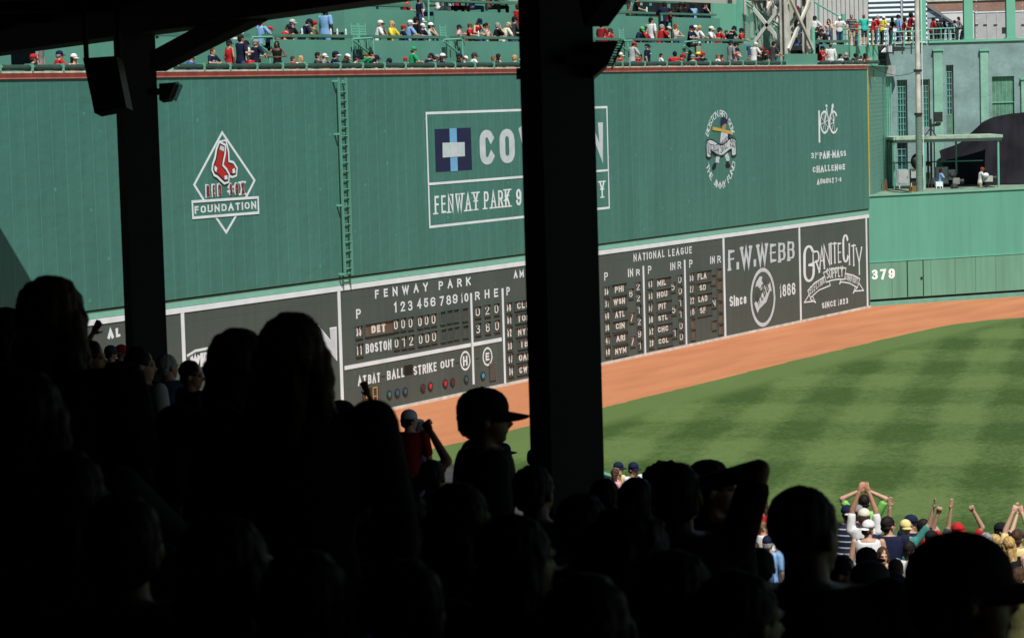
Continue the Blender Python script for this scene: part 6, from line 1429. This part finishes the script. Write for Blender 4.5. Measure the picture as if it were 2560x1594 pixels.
fan('5', 1112, 885, 1, 'stand', 15, 'big man in navy cap and navy shirt with white chest lettering standing', T('navy'), SG, 'navy', wide=1.15, text='RED SOX')
fan('5', 1385, 1085, 1, 'sit', 35, 'small dark haired boy in glasses and white shirt', T('white'), SD, sc=.75, glasses=True)
fan('5', 1690, 1035, 1, 'sit', 130, 'person in navy cap and red shirt turned away from the field', T('red'), SD, 'navy')
fan('5', 1812, 1085, 1, 'down', 50, 'person in red cap and dark red shirt next to the turned fan', T('dred'), SB, 'red')
fan('5', 2020, 1100, 1, 'chin', 50, 'man in grey cap and pale pink shirt with hand to mouth', T('pink'), SG, 'grey')
fan('5', 2130, 1050, 1, 'sit', 30, 'person in yellow cap between grey cap and red hat', T('dred'), SB, 'yellow', y=1.0)
fan('5', 2225, 1050, 1, 'sit', 60, 'person in bright red hat and navy shirt at the rail', T('navy'), SB, 'red', back=True)
fan('6', 265, 1095, 1, 'sit', 40, 'light brown haired man in white shirt low at the rail', T('white'), ('short', 'lbrown'), sc=.9)
fan('6', 350, 1110, 1, 'sit', 25, 'dark haired man in sunglasses and red shirt low at the rail', T('red'), SD, glasses=True, sc=.85)
fan('6', 535, 815, 1, 'cup', 60, 'man in navy cap and pale grey polo shirt standing sideways', T('grey'), SB, 'navy')
fan('6', 640, 845, 1, 'stand', 35, 'man in black shirt and dark cap standing behind the child in pink', L('black'), SD, 'black', y=1.15, wide=1.1)
fan('6', 650, 975, 1, 'mouth', 20, 'child in navy cap and pink shirt with hands at the face', T('pink'), SB, 'navy', sc=.8)
fan('6', 1045, 860, 1, 'standdown', 65, 'man in white cap and white polo shirt left of the wire mesh', T('white'), SG, 'white')
fan('6', 1165, 962, 1, 'down', 60, 'child in red cap behind another red capped child', T('black'), SB, 'red', sc=.85, y=1.05)
fan('6', 1245, 1030, 1, 'down', 40, 'child in red cap and black shirt hanging over the rail', T('black'), SB, 'red', sc=.8, y=.5)
fan('6', 1400, 840, 1, 'lean', 60, 'dark haired man in charcoal shirt leaning in front of the wire mesh', T('charcoal'), SD)
fan('7', 245, 820, 1, 'hold', 5, 'man in black cap and red jersey with white lettering near the light tower', T('red'), SD, 'black', wide=1.1, text='RED SOX', sk='tan')
fan('7', 402, 785, 1, 'stand', 110, 'man with shaved head in white jersey seen from behind', L('white'), ('crop', 'brown'), y=1.1)
fan('7', 565, 962, 1, 'sit', 50, 'dark haired man in white shirt at the right end of the rail', T('white'), SD, sk='tan', y=1.35)
fan('7', 665, 937, 1, 'chin', 40, 'bald man in sunglasses and navy shirt with hand at chin', T('navy'), None, glasses=True, y=1.35)
fan('7', 820, 972, 1, 'down', 30, 'person with black curly hair resting on the rail', T('charcoal'), ('curly', 'dark'), sc=.85, sk='tan', y=1.35)
fan('7', 930, 1002, 1, 'down', 45, 'brown haired child left of the woman taking a picture', T('pink'), LB, sc=.75, y=1.35)
fan('7', 1015, 955, 1, 'phone', 60, 'dark haired woman in red top holding up a phone', K('red'), LD, glasses=True, y=1.35)
# ---- second row
fan('2', 1680, 40, 2, 'ears', 50, 'person in white shirt with raised elbow under the roof edge', T('white'), SB)
fan('2', 2110, 50, 2, 'handup', 70, 'person in light blue shirt with a hand at the forehead', T('lblue'), SB, legs=('trousers', 'black'))
fan('2', 2245, 175, 2, 'sit', 40, 'small child in red cap beside the person in light blue', T('navy'), SB, 'red', sc=.78)
fan('3', 390, 440, 2, 'down', 10, 'person in navy cap with red mark bending forward in red', T('red'), SB, 'navy')
fan('3', 480, 342, 2, 'sit', 20, 'smiling person in grey cap and sunglasses in black and white', T('black'), SB, 'lgrey', glasses=True, y=2.4)
fan('3', 765, 342, 2, 'down', 45, 'man in navy cap and navy shirt reading at the counter', T('navy'), SD, 'navy', wide=1.1)
fan('3', 865, 367, 2, 'sit', 20, 'person in red knit cap and olive shirt at the counter', T('olive'), SB, 'red', back=True, y=2.4)
fan('3', 1085, 130, 2, 'stand', 75, 'man in loose light blue shirt standing in the aisle', T('lblue'), SD, sk='dark', wide=1.1, y=2.6, legs=('trousers', 'lblue'))
fan('3', 2050, 360, 2, 'chin', 35, 'man in cream and navy cap and white shirt resting chin on hand', T('white'), SG, 'cream', brim='navy')
fan('3', 2270, 377, 2, 'sit_f', 10, 'blonde woman in bright yellow top and sunglasses', T('yellow'), ('long', 'blonde'), glasses=True)
fan('4', 185, 440, 2, 'sit', 40, 'child in red cap and navy shirt right of the woman in yellow', T('navy'), SB, 'red', sc=.85)
fan('4', 310, 357, 2, 'sit', 50, 'man in white cap and light blue shirt at the counter', T('lblue'), SG, 'white')
fan('4', 425, 298, 2, 'stand', 60, 'person in black cap and black shirt standing in the aisle', T('black'), SD, 'black', y=2.7, sk='tan')
fan('4', 512, 320, 2, 'sit', 40, 'person in white hat behind the boy in navy', T('white'), SB, 'white', y=2.8)
fan('4', 525, 417, 2, 'sit', 10, 'boy in white and navy cap and navy shirt at the counter', T('navy'), SB, 'white', sc=.85)
fan('4', 665, 402, 2, 'mouth', 45, 'woman in white and navy cap and pale aqua top', K('aqua'), SD, 'white', brim='navy')
fan('4', 1190, 440, 2, 'reach', 35, 'child in pink shirt and navy cap standing on the stair', T('pink'), SB, 'navy', y=1.75, legs=('trousers', 'khaki'))
fan('4', 1370, 405, 2, 'sit', 20, 'boy in grey green cap and red shirt with pale print', T('red'), SB, 'olive', sc=.88)
fan('4', 1512, 335, 2, 'down', -5, 'woman in navy cap and red tank top looking down', K('red'), LB, 'navy', y=2.3)
fan('4', 1675, 410, 2, 'sit_f', 15, 'woman with dark tied hair, sunglasses and white tank top', K('white'), ('pony', 'dark'), glasses=True, sk='tan')
fan('4', 1870, 407, 2, 'mouth', 45, 'man in black polo shirt with joined hands at his mouth', T('black'), SG)
fan('4', 2060, 402, 2, 'down', 55, 'man in tan cap and pale khaki shirt', T('cream'), SG, 'khaki')
fan('4', 2170, 292, 2, 'lean', 55, 'man in black cap and charcoal shirt left of the column', T('charcoal'), SD, 'black', y=2.4)
fan('4', 2250, 62, 2, 'stand', 75, 'tall brown haired man in red shirt beside the column', T('red'), SB, y=2.7)
fan('5', 190, 460, 2, 'lean', 80, 'person in red shirt bending just right of the middle column', T('dred'), SD)
fan('5', 355, 572, 2, 'down', 65, 'man in dark cap and red shirt looking down at the counter', T('red'), SB, 'charcoal')
fan('5', 960, 547, 2, 'down', 0, 'man in bright green cap and navy shirt at the counter', T('navy'), SB, 'lgreen', sk='dark')
fan('5', 1062, 545, 2, 'sit_f', 10, 'woman in red with dark hair right of the bright green cap', T('red'), LD, y=2.35)
fan('5', 1192, 355, 2, 'stand', 65, 'dark haired man in white jersey standing above the counter', T('white'), SD, y=2.6)
fan('5', 1400, 497, 2, 'sit', 55, 'grey haired man in red shirt facing sideways', T('red'), ('short', 'grey'), wide=1.1)
fan('5', 1515, 537, 2, 'down', 30, 'man in grey and white cap and black shirt', T('black'), SD, 'lgrey', brim='black')
fan('5', 1680, 480, 2, 'sit_f', 0, 'woman in white tank top and sunglasses with long red brown hair', K('white'), ('long', 'red'), glasses=True)
fan('5', 1990, 512, 2, 'sit', 0, 'person in navy cap and navy lettered shirt seated at the aisle', T('navy'), SB, 'navy', text='RED SOX', y=1.7, legs=('shorts', 'charcoal'))
fan('5', 2070, 512, 2, 'sit', 30, 'person in white cap half hidden behind the navy lettered shirt', T('lgrey'), SB, 'white', y=2.4)
fan('5', 2170, 517, 2, 'sit_turn_f', 40, 'blonde woman with yellow hair band and ponytail', T('white'), ('pony', 'blonde'))
fan('5', 2385, 532, 2, 'sit', 15, 'man in cream cap and white jersey at the counter', T('white'), SD, 'cream', wide=1.1, sk='tan')
fan('6', 300, 552, 2, 'sit', 55, 'man in navy cap and red shirt left of the hands raised fan', T('red'), SB, 'navy')
fan('6', 440, 615, 2, 'ears', 15, 'person with both hands raised to the face as if holding binoculars', T('navy'), SB, sc=.92)
fan('6', 585, 530, 2, 'down', 50, 'person in navy cap with white letter and black shirt', T('black'), SD, 'navy')
fan('6', 740, 567, 2, 'point', 15, 'person in navy cap and red shirt stretching out an arm', T('red'), SD, 'navy', sk='tan')
# ---- top row
fan('4', 480, -25, 3, 'stand', 60, 'man in navy shirt standing in the upper aisle', T('navy'), SD, y=2.75, wide=1.15)
for x_, c_, lg, lb in ((590, 'white', 'jean', 'person in white and jeans seated by the upper aisle'), (840, 'white', 'white', 'person with white trousers under the upper counter'), (960, 'grey', 'navy', 'person with navy trousers under the upper counter'), (1090, 'white', 'black', 'person in white and black under the upper counter'), (1190, 'red', 'dred', 'person with red cap and red trousers under the upper counter'), (1440, 'navy', 'jean', 'person in jeans under the upper counter'), (1740, 'red', 'charcoal', 'person in bright red shirt under the upper counter'), (1890, 'black', 'black', 'person in black at the right end of the upper counter')):
    fan('4', x_, -250 if x_ > 600 else -150, 3, 'sit', 30, lb, T(c_), SD, legs=('trousers', lg), sc=1.0, y=3.5)
fan('4', 250, -60, 3, 'sit', 40, 'person in red shirt at the upper counter beside the roof edge', T('red'), SB)
fan('5', 730, 92, 3, 'sit_f', 15, 'brown haired girl in the shade right of the middle column', T('olive'), LB, sc=.85, sk='tan')
fan('5', 885, -75, 3, 'lean', 30, 'person in black shirt with a bare arm hanging over the upper counter', T('black'), SD)
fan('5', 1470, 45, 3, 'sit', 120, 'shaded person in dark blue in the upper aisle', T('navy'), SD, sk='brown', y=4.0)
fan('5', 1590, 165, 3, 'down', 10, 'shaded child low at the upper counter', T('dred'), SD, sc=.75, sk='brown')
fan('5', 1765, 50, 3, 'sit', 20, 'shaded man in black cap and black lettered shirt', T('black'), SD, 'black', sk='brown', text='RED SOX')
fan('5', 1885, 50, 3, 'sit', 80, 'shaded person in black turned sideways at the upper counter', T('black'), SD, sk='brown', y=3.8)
fan('5', 2045, 62, 3, 'sit', 150, 'person in pale blue sweatshirt seen from behind', L('lblue'), LD)
fan('5', 2255, 67, 3, 'mouth', 35, 'dark haired man in sunglasses with folded hands at the upper counter', T('navy'), SD, glasses=True)
# ---- by the light tower
fan('6', 1885, 120, 2, 'stand', 60, 'worker in dark clothes and red headgear behind the light tower', T('black'), SB, 'dred', y=4.3, sk='tan')
fan('6', 1830, 575, 2, 'sit', 60, 'person in dark blue low behind the light tower braces', L('navy'), SD, y=3.9)
fan('6', 1960, 560, 2, 'stand', 150, 'person in dark trousers between the light tower legs', L('black'), SD, y=4.8, legs=('trousers', 'black'))
# ---- deck on the right
def deckfan(z, hx, hy, dep, pose, yaw, label, top, hair=None, cap=None, sc=None, floor=None, **kw):
    P = POSES[pose]; h = at_d(*px(z, hx, hy), dep); ht = P.H + (.015 if cap else 0); fl = FL if floor is None else floor
    s_ = sc or min(1.12, max(.7, (h.z - fl) / ht)); person((h.x, h.y, h.z - ht * s_), yaw, P, label, top=top, hair=hair, cap=cap, scale=s_, group='people standing on the green deck', **kw)
fan('7', 115, 283, 1, 'sit', 75, 'man in navy cap and white shirt reclining right of the light tower', T('white'), SB, 'navy', y=2.6, sk='tan')
fan('7', 150, 490, 1, 'down', 60, 'person in navy cap and black shirt under the reclining man', T('black'), SB, 'navy', y=2.1)
fan('7', 275, 520, 1, 'down', 200, 'dark haired person in black bent over the short counter', T('black'), SD, y=2.1)
deckfan('7', 372, 345, 124.6, 'chin', -70, 'woman with dark hair in white top touching her face', K('white'), LD, sc=.95, glasses=True)
deckfan('7', 555, 297, 124.4, 'hold', -50, 'man in white cap and white shirt leaning on the deck rail', T('white'), ('crop', 'brown'), 'white', wide=1.12)
deckfan('7', 775, 265, 124.8, 'cup', -60, 'dark haired man in striped shirt and khaki shorts', T('stripe_black'), ('crop', 'dark'), legs=('shorts', 'khaki'), sk='tan', wide=1.1)
deckfan('7', 845, 345, 126.5, 'stand', 170, 'person in dark cap behind the man in striped shirt', T('red'), SD, 'navy')
deckfan('7', 1000, 262, 125.6, 'hold', 140, 'sandy haired boy in turquoise shirt and grey shorts', T('teal'), ('short', 'lbrown'), legs=('shorts', 'charcoal'))
deckfan('7', 1140, 315, 126.8, 'lean', 40, 'dark haired man in red shirt and khaki trousers at the deck rail', T('red'), SD, legs=('trousers', 'khaki'))
deckfan('7', 1205, 278, 127.8, 'lean', 35, 'grey haired man in red shirt behind the other red shirt', T('red'), SG, legs=('trousers', 'jean'))
deckfan('7', 1315, 290, 128.5, 'lean', 50, 'person in white cap and yellow and black jersey', T('yellow'), SD, 'white', legs=('trousers', 'charcoal'), sk='tan')
deckfan('7', 1470, 318, 129.5, 'lean', 45, 'dark haired person in black shirt above the white camera post', T('black'), SD, sk='tan')
deckfan('7', 1605, 260, 137.0, 'stand', 50, 'person in navy cap and light blue shirt on the shaded deck', L('lblue'), SD, 'navy', legs=('trousers', 'jean'), sk='tan')
deckfan('7', 1690, 312, 136.9, 'lean_f', 30, 'woman in dark red dress and sunglasses left of the flagpole', K('dred'), LD, glasses=True, legs=('shorts', 'dred'), sk='tan')
deckfan('7', 1795, 242, 137.2, 'lean', 40, 'tall man in red shirt with tall dark hair left of the flagpole', T('dred'), ('curly', 'dark'), legs=('trousers', 'olive'), sk='brown')
deckfan('7', 1895, 355, 137.2, 'lean', 40, 'person in teal shirt touching the flagpole edge', T('mteal'), SD)
for x_, y_, c_, h_, cp_, lb in ((665, 332, 'red', SD, 'navy', 'person in navy cap and red shirt right of the flagpole in shade'), (745, 362, 'charcoal', SD, 'white', 'person in white cap right of the flagpole in shade'), (805, 362, 'charcoal', SD, 'charcoal', 'person in dark cap behind the white cap in shade'), (880, 396, 'navy', LD, None, 'shaded woman with dark hair in navy at the far rail'),
                                (985, 412, 'lblue', SB, 'lgrey', 'shaded child in pale cap and pale blue shirt at the far rail'), (1080, 387, 'lgrey', LD, None, 'shaded dark haired person in grey at the far rail'), (1150, 320, 'grey', ('crop', 'dark'), None, 'tallest shaded man in grey leaning against the white trailer'), (1235, 515, 'navy', SD, 'navy', 'low figure in navy left of the green column')):
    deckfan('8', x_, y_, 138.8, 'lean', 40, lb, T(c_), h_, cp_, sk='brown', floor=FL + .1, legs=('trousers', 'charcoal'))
# camera crew
def crew(hx, hy, dep, pose, yaw, label, **kw):
    P = POSES[pose]; h = at_d(*px('T', hx, hy), dep); s_ = .92; person((h.x, h.y, h.z - P.H * s_), yaw, P, label, scale=s_, **kw)
crew(1215, 522, 130.9, 'hold', 32, 'camera operator in light blue shirt in profile on the platform', top=T('lblue'), hair=SD, sk='brown', legs=('trousers', 'navy'))
crew(1850, 515, 130.9, 'standdown', 35, 'red haired camera operator in white shirt and plaid shorts', top=T('white'), hair=('curly', 'red'), legs=('shorts', 'plaid'))
o = thing('plastic_stool', 'white stool behind the operator in light blue', 'stool', TV('T', 1205, 870, 130.75)); tbox('seat', M_WHITE, (1150, 735), (1262, 805), 130.75, .4, o)
for a in (1152, 1212, 1250): tbox('leg', M_WHITE, (a, 806), (a + 12, 885), 130.75, .06, o)
# ------------------------------------------------------------------ spectators in the stand around us
NV = .0105
def npose(k, **kw): POSES[k] = Pose(voxel=NV, **kw)
npose('n_stand', lean=2); npose('n_stand_f', female=True); npose('n_turn', lean=3, head=(-35, 4)); npose('n_turn2', lean=3, head=(40, 4)); npose('n_clap', lean=5, wr=((-.05, -.34, 1.30), (.05, -.34, 1.30)), pole=OUT)
npose('n_clap_f', lean=5, female=True, wr=((-.05, -.32, 1.28), (.05, -.32, 1.28)), pole=OUT, head=(30, 4))
npose('n_wide', wr=((-.28, -.10, 1.93), (.40, -.10, 1.88)), pole=((-1, .2, .2), (1, .2, .2)), hand=('open', 'edge'), head=(0, -4))
npose('n_fists', wr=((-.30, -.06, 1.86), (.22, -.06, 1.88)), pole=((-1, .2, 0), (1, .2, 0)), fist=True, head=(40, -8))
npose('n_fists2', wr=((.10, -.22, 1.80), (.34, -.16, 1.86)), pole=((-.4, -.8, -.5), (1, .2, -.2)), fist=True, head=(0, 0))
npose('n_fists3', wr=((-.04, -.16, 1.98), (.06, -.16, 1.98)), pole=((-1, .1, 0), (1, .1, 0)), fist=True)
npose('n_join', wr=((-.07, -.04, 1.93), (.07, -.04, 1.95)), pole=((-1, .1, .1), (1, .1, .1)), head=(0, 6))
npose('n_hold', wr=((-.08, .02, 1.76), (.08, .02, 1.76)), pole=((-1, .2, -.1), (1, .2, -.1)))
npose('n_oneup', wr=((-.24, -.06, .92), (.26, -.10, 1.97)), pole=((-1, .6, -.6), (1, .2, 0)), hand=('relax', 'open'), female=True)
npose('n_oneup2', wr=((-.24, -.06, .92), (-.05, -.20, 1.70)), pole=((-1, .6, -.6), (.6, -.6, -.6)), hand=('relax', 'open'), female=True)
npose('n_fist1', wr=((-.26, -.12, 1.78), (.24, -.06, .92)), pole=((-.8, .3, -1), (1, .6, -.6)), fist=True)
npose('n_finger', wr=((-.12, -.10, 1.90), (.24, -.06, .92)), pole=((-1, .2, 0), (1, .6, -.6)), hand=('open', 'relax'), female=True)
npose('n_shade', hand=('fist', 'relax'), wr=((-.03, -.10, 1.60), (.22, -.06, .92)), pole=((-1, .1, 1.5), (1, .6, -.6)))
def near(hx, hy, d, pose, yaw, label, top, hair=None, cap=None, sc=1.0, z='s', group=None, **kw):
    P = POSES[pose]; h = at_d(*px(z, hx, hy), d); ht = P.H + (.015 if cap else 0)
    s_ = (Vector((h.x, h.y, 0)) - Vector((CAM.x, CAM.y, 0))).dot(GG); fl = stand_z(s_)
    sc2 = min(1.10 * sc, max(.84 * sc, (h.z - fl) / ht))
    off = Matrix.Rotation(R(yaw), 3, 'Z') @ (Vector((P.top.x, P.top.y, 0)) * sc2)
    if NEARLOG: print('NEAR', label[:40], 's=%.1f gap=%.2f sc=%.2f' % (s_, h.z - ht * sc2 - fl, sc2))
    person((h.x - off.x, h.y - off.y, h.z - ht * sc2), yaw, P, label, top=top, hair=hair, cap=cap, scale=sc2, group=group, **kw)
NEARLOG = False
LOWG = 'cheering spectators in the sunlit lower seats'; SHG = 'spectators in the shade of the roof'
def low(z, hx, hy, d, pose, yaw, label, top, hair=None, cap=None, **kw): near(hx, hy, d, pose, yaw, label, top, hair, cap, z=z, group=LOWG, **kw)
AW = 120
low('K', 262, 95, 40, 'n_stand_f', 95, 'woman in red basketball tank top with white trim behind the raised dark arm', K('red'), LB)
low('K', 285, 482, 37, 'n_turn', 70, 'girl with brown hair bun and red scarf over a white top', T('white'), ('pony', 'lbrown'), sc=.9)
low('K', 400, 578, 38, 'n_stand', 60, 'person in plain white cap left of the short haired silhouette', T('white'), SB, 'white', sc=.9)
low('K', 345, 680, 33, 'n_stand', 90, 'grey haired man in navy cap left of the short haired silhouette', T('lblue'), SG, 'navy', sc=.95)
low('K', 150, 775, 31, 'n_stand', 110, 'person in blue denim jacket below the brown haired girl', L('jean'), SB, sc=.9)
low('K', 1510, 238, 41, 'n_turn2', 95, 'man in navy striped polo shirt and backwards navy cap with white brim', T('stripe_navy'), SD, 'navy', back=True, brim='white', wide=1.12, sk='tan')
low('K', 1745, 92, 44, 'n_hold', 110, 'person in lime green shirt holding both hands on top of the head', T('lime'), SD, wide=1.05)
low('K', 1660, 236, 43, 'n_stand', 110, 'person in grey cap under the raised arms', T('charcoal'), SD, 'grey')
low('K', 1745, 285, 40, 'n_join', 100, 'person in cream cap and white jersey joining hands overhead', T('white'), SB, 'cream', sk='tan')
low('K', 1800, 452, 37, 'n_turn', 110, 'person in backwards white cap and sleeveless white top', K('white'), SB, 'white', back=True)
low('L', 120, 410, 39, 'n_turn', 105, 'dark haired man in navy and red sports jacket seen from behind', L('navy'), SD, wide=1.1)
low('L', 40, 855, 33, 'n_stand_f', -55, 'frowning brown haired girl in pink facing the camera', K('pink'), LB, sc=.85)
low('L', 365, 447, 40, 'n_wide', -50, 'man in teal polo shirt, tan visor and sunglasses raising both open hands', T('mteal'), SG, 'pyellow', glasses=True)
low('L', 450, 377, 43, 'n_turn', 70, 'person in navy cap with red mark behind the man in teal', T('navy'), SD, 'navy')
low('L', 648, 447, 42, 'n_turn2', 0, 'dark haired man in sunglasses and red right of the man in teal', T('red'), SD, glasses=True, sk='tan')
low('L', 712, 470, 44, 'n_stand', 15, 'pale person in sunglasses peering over the dark haired man', T('lgrey'), SB, glasses=True)
low('L', 745, 605, 39, 'n_stand', 40, 'child in black cap with white stripe below the man in sunglasses', T('orange'), SD, 'black', brim='white', sc=.85)
low('L', 790, 545, 43, 'n_oneup', -20, 'grey haired person with one hand up left of the red cap', T('charcoal'), SG)
low('L', 1120, 492, 42, 'n_fists', -70, 'man in red cap and red shirt pumping both fists', T('red'), SB, 'red')
low('L', 1755, 487, 43, 'n_fists2', 15, 'man in black cap with white piping raising two fists to the left', T('black'), SD, 'black', brim='lgrey')
low('L', 1985, 600, 40, 'n_fists3', 100, 'person in pale yellow shirt with both fists joined overhead', T('pyellow'), SB)
low('L', 2010, 590, 45, 'n_stand', 90, 'person in dark cap behind the pale yellow shirt', T('charcoal'), SD, 'charcoal')
low('L', 1535, 682, 38, 'n_stand_f', 110, 'person with curly grey hair left of the blonde women', T('grey'), ('curly', 'grey'), sc=.95)
low('L', 1685, 670, 38.5, 'n_turn', 60, 'smiling blonde woman in profile between grey hair and long blonde hair', T('black'), LY, sc=.95)
low('L', 1870, 700, 37, 'n_stand_f', 120, 'woman with long straight blonde hair seen from behind', K('black'), LY, sc=.95)
low('L', 440, 768, 34, 'n_turn', 100, 'dark haired man in white shirt seen from behind left of the big cap silhouette', T('white'), SD)
low('L', 2030, 1150, 26, 'n_stand', 60, 'person in olive shirt under the brim of the big cap silhouette', T('olive'), SB, sk='tan')
low('W', 105, 76, 47, 'n_turn', 60, 'man in navy cap behind the woman in sunglasses right of the column', T('pyellow'), SG, 'navy')
low('W', 90, 116, 45, 'n_stand_f', 20, 'brown haired woman in sunglasses just right of the column', T('pink'), LB, glasses=True)
low('W', 190, 77, 46, 'n_stand', -15, 'smiling man in navy cap and white polo shirt right of the column', T('white'), SD, 'navy', sk='tan')
low('W', 738, 250, 40, 'n_stand', 60, 'person in white hat seen through the crook of the dark raised arm', T('pink'), LY, 'white')
low('W', 755, 226, 43, 'n_stand', 60, 'person in navy cap behind the white hat in the crook of the arm', T('white'), SD, 'navy')
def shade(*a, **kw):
    kw.setdefault('sk', 'brown' if a[2] < 16 else 'tan'); kw.setdefault('wide', 1.1 if a[2] < 16 else 1.0); near(*a, group=SHG, **kw)  # darker skin for nearer people puts the roof's shade into the colour
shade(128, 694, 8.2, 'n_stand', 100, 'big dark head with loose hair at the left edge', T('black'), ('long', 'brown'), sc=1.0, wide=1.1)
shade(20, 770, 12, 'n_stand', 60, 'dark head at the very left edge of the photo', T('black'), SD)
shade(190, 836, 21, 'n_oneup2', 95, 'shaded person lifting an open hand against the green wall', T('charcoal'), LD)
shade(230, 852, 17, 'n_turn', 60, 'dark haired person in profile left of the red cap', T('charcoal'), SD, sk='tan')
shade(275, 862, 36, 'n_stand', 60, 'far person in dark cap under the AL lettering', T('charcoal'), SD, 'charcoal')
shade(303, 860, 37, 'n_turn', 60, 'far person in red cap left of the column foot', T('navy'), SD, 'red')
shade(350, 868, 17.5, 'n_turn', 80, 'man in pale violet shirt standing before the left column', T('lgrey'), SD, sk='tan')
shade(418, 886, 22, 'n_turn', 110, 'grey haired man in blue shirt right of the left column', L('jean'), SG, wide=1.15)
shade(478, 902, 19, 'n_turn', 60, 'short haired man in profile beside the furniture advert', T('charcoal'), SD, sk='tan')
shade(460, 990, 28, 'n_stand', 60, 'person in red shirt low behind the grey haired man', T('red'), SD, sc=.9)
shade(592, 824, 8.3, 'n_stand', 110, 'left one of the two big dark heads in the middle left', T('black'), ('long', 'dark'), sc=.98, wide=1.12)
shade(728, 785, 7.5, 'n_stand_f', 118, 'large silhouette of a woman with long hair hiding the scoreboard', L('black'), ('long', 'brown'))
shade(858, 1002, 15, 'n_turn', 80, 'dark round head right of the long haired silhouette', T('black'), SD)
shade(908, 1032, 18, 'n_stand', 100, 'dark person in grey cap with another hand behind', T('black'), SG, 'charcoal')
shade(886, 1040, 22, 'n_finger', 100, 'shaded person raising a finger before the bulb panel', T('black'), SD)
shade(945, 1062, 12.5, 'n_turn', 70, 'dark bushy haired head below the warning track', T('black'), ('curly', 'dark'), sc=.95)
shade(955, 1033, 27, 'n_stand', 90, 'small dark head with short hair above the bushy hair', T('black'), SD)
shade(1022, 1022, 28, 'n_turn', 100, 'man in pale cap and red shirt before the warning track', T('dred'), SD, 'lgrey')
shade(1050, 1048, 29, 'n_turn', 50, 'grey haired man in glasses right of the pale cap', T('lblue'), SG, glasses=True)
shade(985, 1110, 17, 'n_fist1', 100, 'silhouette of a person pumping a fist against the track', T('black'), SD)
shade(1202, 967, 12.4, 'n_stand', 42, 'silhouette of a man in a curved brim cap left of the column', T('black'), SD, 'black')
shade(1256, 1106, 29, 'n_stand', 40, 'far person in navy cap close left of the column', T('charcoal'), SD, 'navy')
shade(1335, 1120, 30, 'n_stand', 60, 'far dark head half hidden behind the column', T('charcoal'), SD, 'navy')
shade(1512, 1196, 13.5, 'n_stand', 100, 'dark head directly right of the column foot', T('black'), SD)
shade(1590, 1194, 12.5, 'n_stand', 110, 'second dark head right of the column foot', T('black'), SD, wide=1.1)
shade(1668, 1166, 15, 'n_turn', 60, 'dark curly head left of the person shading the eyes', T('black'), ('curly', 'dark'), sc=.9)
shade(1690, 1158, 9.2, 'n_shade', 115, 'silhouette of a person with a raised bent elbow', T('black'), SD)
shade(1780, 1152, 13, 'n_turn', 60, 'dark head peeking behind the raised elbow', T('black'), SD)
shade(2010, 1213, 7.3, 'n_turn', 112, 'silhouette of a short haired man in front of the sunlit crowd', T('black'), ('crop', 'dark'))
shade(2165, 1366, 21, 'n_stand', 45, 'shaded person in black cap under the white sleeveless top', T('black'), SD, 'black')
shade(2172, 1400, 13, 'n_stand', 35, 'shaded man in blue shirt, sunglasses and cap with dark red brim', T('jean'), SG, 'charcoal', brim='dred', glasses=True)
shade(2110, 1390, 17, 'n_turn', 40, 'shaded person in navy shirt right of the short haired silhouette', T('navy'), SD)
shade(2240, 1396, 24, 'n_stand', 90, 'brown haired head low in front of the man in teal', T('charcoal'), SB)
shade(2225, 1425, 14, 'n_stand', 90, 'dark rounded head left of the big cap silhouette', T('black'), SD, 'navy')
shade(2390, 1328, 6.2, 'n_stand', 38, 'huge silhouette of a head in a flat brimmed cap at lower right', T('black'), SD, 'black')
DK = 'dark silhouette of a spectator deep in the shaded stand'
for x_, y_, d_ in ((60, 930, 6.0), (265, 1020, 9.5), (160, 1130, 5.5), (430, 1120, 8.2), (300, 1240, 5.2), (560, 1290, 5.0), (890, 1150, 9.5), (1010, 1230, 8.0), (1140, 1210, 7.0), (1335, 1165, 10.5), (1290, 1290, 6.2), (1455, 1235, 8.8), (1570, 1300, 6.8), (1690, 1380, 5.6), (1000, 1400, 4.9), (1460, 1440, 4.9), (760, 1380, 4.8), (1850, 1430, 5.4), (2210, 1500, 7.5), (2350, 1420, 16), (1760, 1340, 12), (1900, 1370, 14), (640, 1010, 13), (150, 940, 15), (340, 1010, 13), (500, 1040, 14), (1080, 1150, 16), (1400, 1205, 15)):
    near(x_, y_, d_, ('n_stand', 'n_turn', 'n_clap', 'n_turn2')[(x_ // 10) % 4], 85 + (x_ % 7) * 8, DK, L('black'), (SD, LD, ('curly', 'dark'), SD, LD)[(x_ // 10) % 5], group='dark spectators deep in the shade', wide=1.14, sk='brown')  # black clothes, dark hair and darker skin paint in the deep shade
